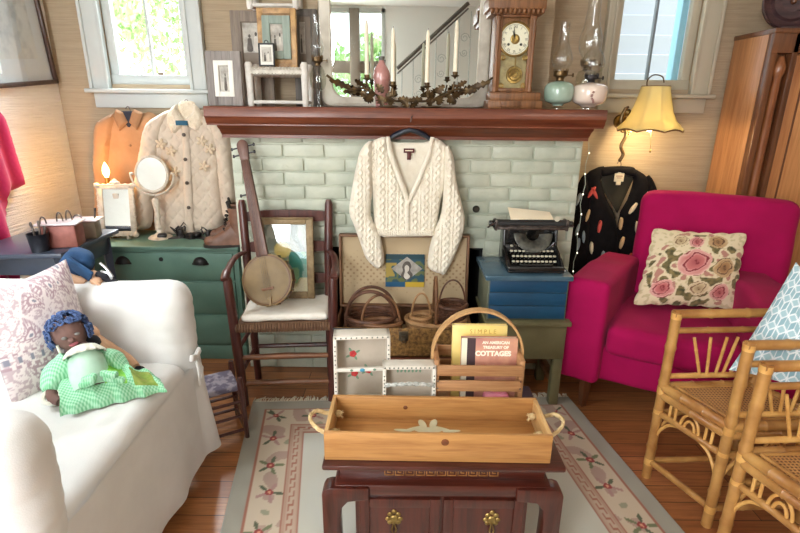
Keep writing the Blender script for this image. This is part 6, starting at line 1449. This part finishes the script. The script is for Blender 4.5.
for (r_off, flip) in ((0, 1), (-.003, -1)):
    def shp(u, v):
        a_ = 2*PI*u; i = min(5, int(v*6)); f = v*6-i; r_ = prof[i][0]*(1-f)+prof[i+1][0]*f; z = prof[i][1]*(1-f)+prof[i+1][1]*f
        sc_ = 1-.05*abs(math.sin(a_*4))*(1-v*.5)+0; return (ox*v*.6+(r_*sc_+r_off)*math.cos(a_), oy+(r_*sc_+r_off)*math.sin(a_), z+.012*abs(math.sin(a_*4))*(1-v)**3)
    grid(b, shp, 64, 18, flip=(flip < 0))
b.build('shade', shade_m(), t)
def trimm(v):
    P = []
    for k in range(64): P.append(shp(k/64, v))
    return P
m_trimd = plain('shade_trim', S(120, 84, 50), rough=.8)
b = MB(); b.tube(trimm(.0), .004, 6, closed=True); b.tube(trimm(1), .003, 6, closed=True)
for k in range(8): b.tube([shp(k/8, v/12) for v in range(13)], .0022, 5)
b.build('shade_trim', m_trimd, t)
b = MB(); b.tube(smooth_poly([(ox*.6-.045, oy, hs-.01), (ox*.6-.05, oy, hs+.03), (ox*.6-.02, oy, hs+.058), (ox*.6+.025, oy, hs+.05), (ox*.6+.04, oy, hs+.02)], 6, False), .0035, 6); b.build('harp', m_brz, t)
LP = lambda x, y, Y=YS: PY(x, y, Y)-Vector((cx, BY-.001, zb_))
b = MB(); a0 = LP(626, 128, 2.96); wl = LP(622, 118, BY-.02)
b.lathe([(0, .006), (.035, .006), (.04, 0), (.0, 0)], 24, (wl.x, -.0, wl.z-.02), axis=1)
b.tube(smooth_poly([(wl.x, -.006, wl.z-.02), (wl.x, -.06, wl.z-.03), (a0.x, oy*.7, a0.z+.02), (ox*.2, oy, zt_*0+hs*.35)], 8, False), .008, 8)
for (c_, r_, s0, sg) in ((LP(628, 112, 2.95), .026, 90, 1), (LP(624, 128, 2.95), .022, -60, -1), (LP(628, 134, 2.95), .018, 30, 1)):
    b.tube([(c_.x+(r_*(1-i/26))*math.cos(R(s0)+sg*i*.36), c_.y, c_.z+(r_*(1-i/26))*math.sin(R(s0)+sg*i*.36)) for i in range(20)], .007, 6)
b.tube(smooth_poly([LP(626, 108, 2.95), LP(621, 120, 2.95), LP(626, 134, 2.95), LP(621, 146, 2.95), LP(623, 154, 2.95), LP(620, 160, 2.95)], 6, False), .010, 8)
b.ball(LP(620, 160, 2.95), .011, 10); b.build('scroll_arm', m_bbrass, t)
b = MB(); b.lathe([(0, hs*.2), (.018, hs*.2), (.018, hs*.42), (.012, hs*.46), (0, hs*.47)], 16, (ox*.2, oy, 0)); b.build('socket', m_bbrass, t)
b = MB(); b.ball((ox*.15, oy, hs*.14), (.028, .028, .036), 16); b.build('bulb', emit('warm_bulb', S(255, 224, 170), 8), t)
ch = MB(); c0, c1 = LP(651, 131), LP(650.5, 150); ch.tube([(c0.x, oy, c0.z), (c1.x, oy, c1.z)], .0015, 5); ch.ball((c1.x, oy, c1.z-.006), (.005, .005, .009), 8); ch.build('pull_chain', m_bras, t)
ld = bpy.data.lights.new('shade_light', 'POINT'); ld.energy = 5; ld.color = (1, .76, .42); ld.shadow_soft_size = .03
lo = bpy.data.objects.new('shade_light', ld); C.objects.link(lo); lo.location = (cx+ox*.15, YS, zb_+hs*.14-.05)
# black embroidered cardigan hanging from the lamp arm
YB = 2.965; o = PY(618, 172, YB)
m_bknit = plain('black_fine_knit', S(14, 12, 14), S(22, 19, 21), rough=.95, scale=30, bs=.2, bscale=260, spec=.2)
t = thing('black_cardigan', 'black cardigan with appliqued coloured leaves hanging from the wall lamp beside the pink armchair', 'cardigan', (o.x, YB, o.z))
XB = lambda p: XZ(p, YB, o)
wob = lambda x, z, d: .005*noise.noise((x*14, z*7, 3))
b = MB(); inflate(b, XB([(602, 168), (632, 169), (634, 180), (618, 214), (602, 188)]), .004, .02, .012, .3, M_=Matrix.Translation((0, .012, 0))); b.build('lining', plain('olive_black_lining', S(46, 42, 28), rough=.8), t)
for pts in ([(604, 166), (601, 180), (607, 200), (617, 226), (617, 300), (578, 300), (582, 240), (584, 200), (584, 176)], [(630, 167), (633, 180), (627, 200), (617.5, 224), (618, 300), (652, 300), (650, 240), (650, 200), (650, 180)]):
    b = MB(); inflate(b, smooth_poly(XB(pts), 3), .030, .05, .014, .3, wob); b.build('front_panel', m_bknit, t)
for pts in ([(586, 175), (578, 183), (573, 210), (569, 240), (566, 270), (567, 300), (584, 300), (588, 250), (589, 205)], [(646, 176), (654, 183), (658, 205), (660, 250), (661, 295), (646, 297), (645, 250), (644, 210)]):
    b = MB(); inflate(b, smooth_poly(XB(pts), 3), .036, .03, .012, .3, wob, M_=Matrix.Translation((0, -.008, 0))); b.build('sleeve', m_bknit, t)
b = MB(); inflate(b, smooth_poly(XB([(600, 168), (612, 166), (626, 166), (634, 168), (633, 176), (618, 173), (602, 176)]), 3), .014, .02, .008, .3, M_=Matrix.Translation((0, -.012, 0))); b.build('collar', m_bknit, t)
q = PY(618, 176, YB)-o; b = MB(); b.b2(q.x-.028, q.x+.028, -.020, -.016, q.z-.03, q.z+.03, r=.003); b.b2(q.x-.014, q.x+.014, -.020, -.017, q.z-.05, q.z-.03, r=.002); lo_ = b.build('neck_label', plain('cream_label', S(226, 212, 180), rough=.7), t, label='large cream neck label')
b = MB(); b.b2(q.x-.018, q.x+.018, -.0206, -.0198, q.z+.0, q.z+.004, r=0); b.b2(q.x-.014, q.x+.014, -.0206, -.0198, q.z-.010, q.z-.007, r=0); b.build('label_stitching', m_rust, lo_)
m_lf = [plain('coral_felt', S(214, 88, 78), rough=.9), plain('cream_felt', S(232, 214, 180), rough=.9), plain('grey_blue_felt', S(150, 166, 176), rough=.9), plain('tan_felt', S(214, 178, 130), rough=.9)]
LV = [(589, 191, 60, 0), (592, 192, 120, 0), (585, 214, 80, 3), (597, 225, 85, 0), (618, 222, 90, 3), (630, 207, 60, 1), (644, 197, 88, 1), (634, 226, 95, 1), (619, 241, 80, 3), (589, 246, 95, 1), (600, 255, 85, 2), (638, 243, 80, 0), (576, 198, 75, 2), (575, 228, 80, 2), (581, 235, 95, 2), (576, 242, 90, 2), (627, 257, 80, 0), (614, 263, 88, 2), (654, 222, 90, 2)]
for (x, y, a_, k) in LV:
    q = PY(x, y, YB)-o; e1 = Vector((math.cos(R(a_)), 0, math.sin(R(a_)))); e2 = Vector((-e1.z, 0, e1.x))
    P = [(e1*(.038*math.cos(j*PI/8))+e2*(.0085*math.sin(j*PI/8)*(1 if math.cos(j*PI/8) > -.5 else .8))) for j in range(16)]
    b = MB(); b.prism([(q.x+p.x, q.z+p.z) for p in P], -.052, -.030, 'xz', bev=.002); b.build('leaf_applique', m_lf[k], t, label=['coral red leaf', 'cream leaf', 'grey-blue leaf', 'tan leaf'][k])
hanger(t, .14, .03, .045, m_blkl, .0)
# ================================================================== WARDROBE
m_ward = wood('wardrobe_side_veneer', S(160, 104, 62), S(196, 140, 92), 2, rough=.4, scale=2, coat=.15); m_wardd = wood('wardrobe_dark_walnut', S(84, 48, 28), S(120, 74, 44), 2, rough=.35, scale=2.5, coat=.2); m_wardp = wood('wardrobe_door_veneer', S(150, 92, 50), S(186, 126, 76), 2, rough=.35, scale=2, coat=.2)
ax0, ax1, ay0, ay1, az = 1.83, 2.57, 2.70, 3.035, 1.775
t = thing('wardrobe', 'tall brown wooden wardrobe with turned corner columns behind the pink armchair', 'wardrobe', (2.18, 2.87, 0)); L = Matrix.Translation((-2.18, -2.87, 0))
b = MB(); b.b2(ax0, ax0+.02, ay0+.05, ay1, .08, az, r=.003); b.tf(L).build('side_panel', m_ward, t); b = MB(); b.b2(ax1-.02, ax1, ay0+.05, ay1, .08, az, r=.003); b.tf(L).build('side_panel', m_ward, t)
b = MB(); b.b2(ax0+.005, ax1-.005, ay0+.06, ay1, .08, az-.01, r=.002); b.b2(ax0-.0, ax0+.035, ay0+.015, ay0+.06, .08, az, r=.004); b.b2(ax0+.105, ax0+.135, ay0+.012, ay0+.06, .08, az, r=.004); b.b2(ax1-.13, ax1, ay0+.012, ay0+.06, .08, az, r=.004); b.b2(ax0, ax1, ay0+.012, ay0+.06, az-.11, az, r=.004); b.b2(ax0-.01, ax1+.01, ay0, ay1, 0, .09, r=.006); b.b2(ax0-.004, ax1+.004, ay0+.008, ay1+.002, az-.02, az+.004, r=.004); b.tf(L).build('carcass', m_wardd, t)
b = MB(); b.lathe([(0, .1), (.030, .1), (.030, .14), (.022, .16), (.027, .2), (.024, .9), (.020, 1.55), (.028, 1.57), (.030, 1.60), (.022, 1.625), (.012, 1.65), (0, 1.655)], 20, (ax0+.07, ay0+.035, 0)); b.tf(L).build('column', wood('column_walnut', S(120, 68, 38), S(156, 98, 58), 2, rough=.3, coat=.3), t)
b = MB(); xd0, xd1 = ax0+.14, ax1-.135; b.b2(xd0, xd1, ay0+.022, ay0+.05, .10, az-.115, r=.003); b.tf(L); dd = b.build('door', m_wardp, t)
b = MB(); b.b2(xd0+.055, xd1-.05, ay0+.020, ay0+.0235, .2, az-.20, r=.002); b.tf(L).build('door_panel', wood('door_panel_veneer', S(176, 116, 66), S(206, 146, 92), 2, rough=.35, scale=2, coat=.2), dd)
fm = MB(); frame_pts = [(xd0+.05, xd0+.058, .19, az-.19), (xd0+.05, xd1-.045, az-.198, az-.19)]
for (p, q, r_, s_) in frame_pts: fm.b2(p, q, ay0+.016, ay0+.024, r_, s_, r=.002)
fm.tf(L).build('bead_moulding', m_wardd, dd)
q = PY(793, 9, 2.80); rr = PY(765, 9, 2.80); r_ = abs(q.x-rr.x)*.98
t = thing('turned_bowl', 'dark turned wooden bowl standing on its edge on top of the wardrobe', 'bowl', (q.x, 2.80, az+.004+r_)); t.rotation_euler = (R(-6), 0, R(-20))
m_bowl = wood('dark_bowl_wood', S(52, 34, 38), S(84, 58, 58), 0, rough=.4)
b = MB(); b.lathe([(0, -.02), (r_*.35, -.018), (r_*.38, .0), (r_*.62, .004), (r_*.70, -.012), (r_*.84, -.006), (r_*.97, .012), (r_, .006), (r_*.98, -.02), (r_*.5, -.05), (0, -.055)], 44, axis=1, caps=False); b.build('bowl', m_bowl, t)
b = MB(); b.lathe([(0, .003), (.010, .0), (.014, -.010), (.014, -.018)], 16, axis=1); b.build('boss', m_wardd, t)
b = MB(); b.b2(-.04, .04, -.03, .03, -r_, -r_+.012, r=.003); b.build('stand', m_bowl, t)
# ================================================================== PINK ARMCHAIR
def pinkm(): return plain('magenta_upholstery', S(152, 4, 70), S(166, 7, 78), rough=.85, scale=5, sheen=.03, spec=.2, bs=.12, bscale=260)
m_pink = pinkm(); FI = R(-28)
t = thing('pink_armchair', 'bright magenta pink upholstered armchair in front of the wardrobe', 'armchair', (1.335, 2.275, 0), R(-27))
ARM = .66; SH = .445
pn = lambda w, n: w+n*(.006*noise.noise(w*6))
b = MB(); b.soft((0.0, -.01, .25), (.70, .60, .18), r=.03, n=.05, fn=pn); b.build('base', m_pink, t)
b = MB(); b.soft((0.0, -.055, .385), (.54, .60, .14), r=.04, n=.035, bulge=.02, fn=pn); b.build('seat_cushion', m_pink, t)
for sx in (-1, 1):
    b = MB(); b.soft((sx*.325, -.02, (.155+ARM)/2), (.19, .66, ARM-.155), r=.028, n=.04, rot=(0, 0, sx*R(9)), fn=lambda w, n: pn(w, n)+Vector((0, 0, -.02*max(0, w.y)/.3 if w.z > .1 else 0))); b.build('arm', m_pink, t)
b = MB(); b.soft((.115, .30, .605), (.69, .15, .78), r=.055, n=.04, fn=lambda w, n: pn(w, n)+Vector((0, 0, -.03*(w.x/.4)**4*(1 if w.z > .2 else 0))), rot=(R(-7), 0, 0)); b.build('backrest', m_pink, t)
m_leg = wood('dark_tapered_leg', S(74, 42, 26), S(110, 66, 40), 2, rough=.35, coat=.2)
for (x, y) in ((-.335, -.29), (.335, -.29), (-.28, .28), (.30, .28)): b = MB(); b.tube([(x, y, .15), (x, y, 0)], [.030, .018], 4); b.build('leg', m_leg, t)
# rose needlepoint cushion
random.seed(13)
c_l, c_d = S(222, 206, 172), S(200, 184, 146); ROS = [(.50, .56, .17, 0), (.22, .20, .12, 0), (.58, .22, .10, 1), (.80, .50, .12, 2), (.30, .84, .09, 1), (.70, .85, .10, 2), (.80, .18, .10, 0), (.48, .84, .08, 0)]
def needle(u, v):
    best = None
    for (x, y, r_, k) in ROS:
        d = math.hypot(u-x, v-y)/r_; a_ = math.atan2(v-y, u-x); d *= 1+.22*noise.noise((1.4*math.cos(a_), 1.4*math.sin(a_), x*9))
        if d < 1:
            ring = math.sin(d*13+2.6*noise.noise((u*13, v*13, x*7))+1.2*math.sin(a_*2+d*4))
            P3 = ((S(132, 48, 54), S(196, 112, 110), S(232, 192, 178)), (S(124, 92, 62), S(200, 176, 136), S(228, 212, 178)), (S(104, 72, 48), S(168, 126, 82), S(214, 188, 144)))[k]
            if ring > .72: return P3[0]
            return mixc(mixc(P3[0], P3[1], min(1, .35+d*1.3)), P3[2], max(0, min(1, (d-.45)*1.5+.25*ring)))
    n_ = noise.noise((u*11, v*11, 5)); n2 = noise.noise((u*24, v*24, 15)); rad = math.hypot(u-.52, v-.45)
    if rad < .50 and n_ > .10: return mixc(S(78, 76, 48), S(140, 122, 78), .5+.9*n2)
    if rad < .55 and n_ < -.30: return S(180, 128, 112)
    return c_l if n2 > -.2 else c_d
pl = MB(); pillow(pl, PY(634, 304, 2.27), PY(736, 309, 2.16), PY(746, 234, 2.30), PY(654, 229, 2.42), .065, 110, needle, pinch=.05, scal=.035)
ctr = Vector((1.05, 2.27, .46)); o_ = pl.build('needlepoint_pillow', attr('needlepoint_wool', .95, .5, 300)); tag(o_, 'cream needlepoint pillow with pink roses on the pink armchair', 'pillow')
# ================================================================== RATTAN CHAIRS
m_bam = plain('honey_bamboo', S(196, 148, 84), S(146, 94, 46), rough=.35, scale=9, coat=.3, lo=.35, hi=.7); m_bamd = plain('bamboo_wrap', S(226, 178, 104), S(200, 146, 78), rough=.4, scale=20, coat=.2)
def cane():
    m, nt, b, o = newmat('woven_cane'); ws = []; v = coords(nt)
    for ax in (0, 1):
        wv = nt.nodes.new('ShaderNodeTexWave'); wv.bands_direction = 'XY'[ax]; wv.inputs['Scale'].default_value = 26; nt.links.new(v, wv.inputs[0]); ws.append(wv.outputs['Fac'])
    mx = nt.nodes.new('ShaderNodeMath'); mx.operation = 'MAXIMUM'; nt.links.new(ws[0], mx.inputs[0]); nt.links.new(ws[1], mx.inputs[1])
    nt.links.new(ramp(nt, mx.outputs[0], [(.45, S(104, 64, 36)), (.75, S(196, 146, 92))]), b.inputs['Base Color']); b.inputs['Roughness'].default_value = .45; bump(nt, b, mx.outputs[0], .5, .003); return m
m_cane = cane()
def bam(mb, p, q, r, nodes=3, n=10):
    p, q = Vector(p), Vector(q); P = []; rs = []
    for i in range(nodes+1):
        f = i/nodes
        if 0 < i < nodes: P += [p.lerp(q, f-.02), p.lerp(q, f), p.lerp(q, f+.02)]; rs += [r, r*1.16, r]
        else: P.append(p.lerp(q, f)); rs.append(r)
    return mb.tube(P, rs, n)
def rattan(label, FL, FR_, BR_, BLk):
    """corner posts on the floor: the chair faces away from BLk/BR_; FL and FR_ are its front corners"""
    fl, fr, br, bl = map(Vector, (FL, FR_, BR_, BLk)); c = (fl+fr+br+bl)/4
    t = thing('rattan_chair', label, 'chair', (c.x, c.y, 0)); fl, fr, br, bl = [p-Vector((c.x, c.y, 0)) for p in (fl, fr, br, bl)]
    Z = lambda p, z: Vector((p.x, p.y, z)); AH, SHt = .70, .405; r = .0175
    for p in (fl, fr): bam(MB(), Z(p, 0), Z(p, AH+.01), r, 5).build('front_post', m_bam, t)
    rec = (bl-fl).normalized()
    for p in (bl, br): b = MB(); bam(b, Z(p, 0), Z(p, SHt), r, 3); bam(b, Z(p, SHt), Z(p, .92)+rec*.10, r, 4); b.build('back_post', m_bam, t)
    s = MB()
    for (p, q) in ((fl, fr), (fr, br), (br, bl), (bl, fl)):
        bam(s, Z(p, SHt), Z(q, SHt), .018, 3); bam(s, Z(p, SHt-.032), Z(q, SHt-.032), .017, 2)
    s.build('seat_frame', m_bam, t)
    s = MB(); P = [p*.97 for p in (fl, fr, br, bl)]; vs = [Z(p, SHt+.008) for p in P]+[Z(p, SHt-.004) for p in P]; s.add(vs, [(0, 1, 2, 3), (7, 6, 5, 4)]+[(i, i+4, (i+1) % 4+4, (i+1) % 4) for i in range(4)]); s.build('cane_seat', m_cane, t, smooth=False)
    s = MB(); k = .16; cc = (fl+fr+br+bl)/4; Q = [p.lerp(cc, .17) for p in (fl, fr, br, bl)]
    for i in range(4): bam(s, Z(Q[i], SHt+.010), Z(Q[(i+1) % 4], SHt+.010), .006, 2, 8)
    s.build('seat_beading', m_bam, t)
    for (p, q, pb) in ((fl, bl, bl), (fr, br, br)):
        q2 = q+rec*.055
        a = MB(); bam(a, Z(p, AH)-rec*.012, Z(q2, AH), .0165, 3); bam(a, Z(p, AH-.065), Z(q2-rec*.01, AH-.065), .011, 3); a.build('arm', m_bam, t)
        f = MB(); bam(f, Z(p, SHt+.045), Z(q+rec*.01, SHt+.045), .010, 3); L_ = (q-p)
        for (u0, u1) in ((.38, .24), (.46, .42), (.56, .60), (.64, .72), (.72, .92)):
            bam(f, Z(p+L_*u0, SHt+.05), Z(p+L_*u1, SHt+.20), .0055, 3, 8)
        f.build('arm_fan', m_bamd, t)
    bk = MB(); b0, b1 = Z(bl, .92)+rec*.10, Z(br, .92)+rec*.10; bam(bk, b0, b1, .016, 3); bam(bk, Z(bl, .56)+rec*.03, Z(br, .56)+rec*.03, .011, 3)
    for i in range(1, 6): bam(bk, (Z(bl, .56)+rec*.03).lerp(Z(br, .56)+rec*.03, i/6), b0.lerp(b1, i/6), .006, 3, 8)
    bk.build('back_fan', m_bam, t)
    for (p, q) in ((fl, fr), (fr, br), (br, bl), (bl, fl)):
        for z in (.295, .075): bam(MB(), Z(p, z), Z(q, z), .012, 3).build('stretcher', m_bam, t)
        s = MB(); d = q-p; L_ = d.length; m = (p+q)/2; dn = d.normalized()
        s.tube(smooth_poly([Z(p, .15), Z(p+dn*.018, .22), Z(p+dn*.05, .268), Z(p+dn*.09, .288)], 5, False), .006, 8); s.tube(smooth_poly([Z(q, .15), Z(q-dn*.018, .22), Z(q-dn*.05, .268), Z(q-dn*.09, .288)], 5, False), .006, 8)
        for (ra, rb2) in ((.036, .058), (.020, .034)): s.tube([Z(m+dn*ra*math.cos(PI*j/12), .302+rb2*math.sin(PI*j/12)) for j in range(13)], .0052, 8)
        for off in (.18, .27, .73, .82): s.tube([Z(p+d*off, .30), Z(p+d*off, SHt-.03)], .0052, 8)
        s.build('loop_fretwork', m_bamd, t)
    for p in (fl, fr, bl, br):
        for z in (.075, .295, SHt-.014): MB().tube([Z(p, z-.014), Z(p, z+.014)], .0185, 10).build('wrapped_joint', m_bamd, t)
    for p in (fl, fr): MB().tube([Z(p, AH-.018), Z(p, AH+.004)], .0185, 10).build('wrapped_joint', m_bamd, t)
    return t
FLp, FRp = PZ(646, 476, 0), PZ(706, 525, 0)
dx1, dx2 = Vector((.345, .02, 0)), Vector((.345, .02, 0))
rattan('honey bamboo rattan armchair farther from the camera, with the blue geometric pillow', FLp, FRp, FRp+dx2, FLp+dx1)
FL2, FR2 = Vector((1.05, 1.29, 0)), Vector((1.125, 1.03, 0))
rattan('honey bamboo rattan armchair nearest the camera at the right edge', FL2, FR2, FR2+dx2, FL2+dx1)
# geometric pillow
def geo(u, v):
    x, y = u*6.0, v*6.6; best = None
    for off in ((0, 0), (.5, .866)):
        i = round(x-off[0]); j = round((y-off[1])/1.732); dx, dy = x-off[0]-i, y-off[1]-j*1.732
        if best is None or dx*dx+dy*dy < best[0]: best = (dx*dx+dy*dy, dx, dy)
    d2, dx, dy = best; r_ = math.sqrt(d2); a_ = math.atan2(dx, dy)
    edge = max(abs(dx), abs(dx*.5+dy*.866), abs(dx*.5-dy*.866)); k = int(((a_+PI) % (2*PI))/(2*PI/3))
    sp = min(abs(r_*math.sin(a_-b_)) if math.cos(a_-b_) > 0 else 9 for b_ in (PI, PI/3, -PI/3))
    if edge > .455 or sp < .05: return S(232, 238, 240)
    return (S(150, 184, 194), S(164, 196, 204), S(140, 176, 188))[k % 3]
mx_ = (FLp+FRp)/2
pl = MB(); pillow(pl, PX(729, 370, 1.105), PX(806, 392, 1.24), PX(838, 300, 1.40), PX(796, 262, 1.33), .045, 110, geo, pinch=.05)
tag(pl.build('geometric_pillow', attr('printed_linen', .9, .2, 400)), 'pale blue and white geometric pillow leaning in the farther rattan armchair', 'pillow')
# ================================================================== LIGHT
W = bpy.data.worlds.new('daylight'); bpy.context.scene.world = W; W.use_nodes = True
bg = W.node_tree.nodes['Background']; bg.inputs[0].default_value = (.93, .97, 1, 1); bg.inputs[1].default_value = 3.0
def area(name, loc, target, sx, sy, e, col):
    l = bpy.data.lights.new(name, 'AREA'); l.shape = 'RECTANGLE'; l.size = sx; l.size_y = sy; l.energy = e; l.color = col
    o = bpy.data.objects.new(name, l); C.objects.link(o); o.location = loc; d = Vector(target)-Vector(loc); o.rotation_euler = d.to_track_quat('-Z', 'Y').to_euler(); return o
# daylight through the big window behind the camera
area('left_window_daylight', (LX+.04, 1.02, 1.85), (-1.0, 1.42, .45), .55, .7, 26, (.86, .94, 1))
area('rear_window_daylight', (-1.32, RY+.10, 1.65), (.3, 1.6, .4), .85, 1.7, 75, (.98, .99, 1))
area('sky_daylight', (-1.38, 3.55, 2.78), (-1.96, 2.2, 1.15), .5, .5, 170, (.92, .97, 1))
area('ceiling_fill', (1.65, -.7, CZ-.04), (.5, 1.8, .4), .8, .8, 20, (1, .93, .84))  # added fill lamp under the ceiling, unseen, no fixture of the room
sl = bpy.data.lights.new('sun', 'SUN'); sl.energy = 5.5; sl.angle = R(1); sl.color = (1, .96, .9); so = bpy.data.objects.new('sun', sl); C.objects.link(so)
so.rotation_euler = Vector((-.30, .52, -.80)).to_track_quat('-Z', 'Y').to_euler()
sc = bpy.context.scene; sc.view_settings.view_transform = 'Standard'; sc.view_settings.look = 'None'; sc.view_settings.gamma = 1; sc.view_settings.use_curve_mapping = False; sc.view_settings.exposure = .29
sc.cycles.use_denoising = True; sc.cycles.max_bounces = 8; sc.cycles.transparent_max_bounces = 16; sc.cycles.sample_clamp_indirect = 6

GROUPS = {'photo_frame': 'photo frames on the mantel', 'oil_lamp': 'oil lamps on the mantel', 'wicker_basket': 'wicker baskets in the open suitcase', 'doll_stool': 'white doll stools', 'rattan_chair': 'bamboo rattan armchairs', 'leafy_tree': 'trees outside', 'painted_box': 'white painted boxes on the cabinet', 'tin_box': 'tin boxes on the side table'}
for o in C.objects:
    if o.parent is None and o.name.split('.')[0] in GROUPS: o['group'] = GROUPS[o.name.split('.')[0]]
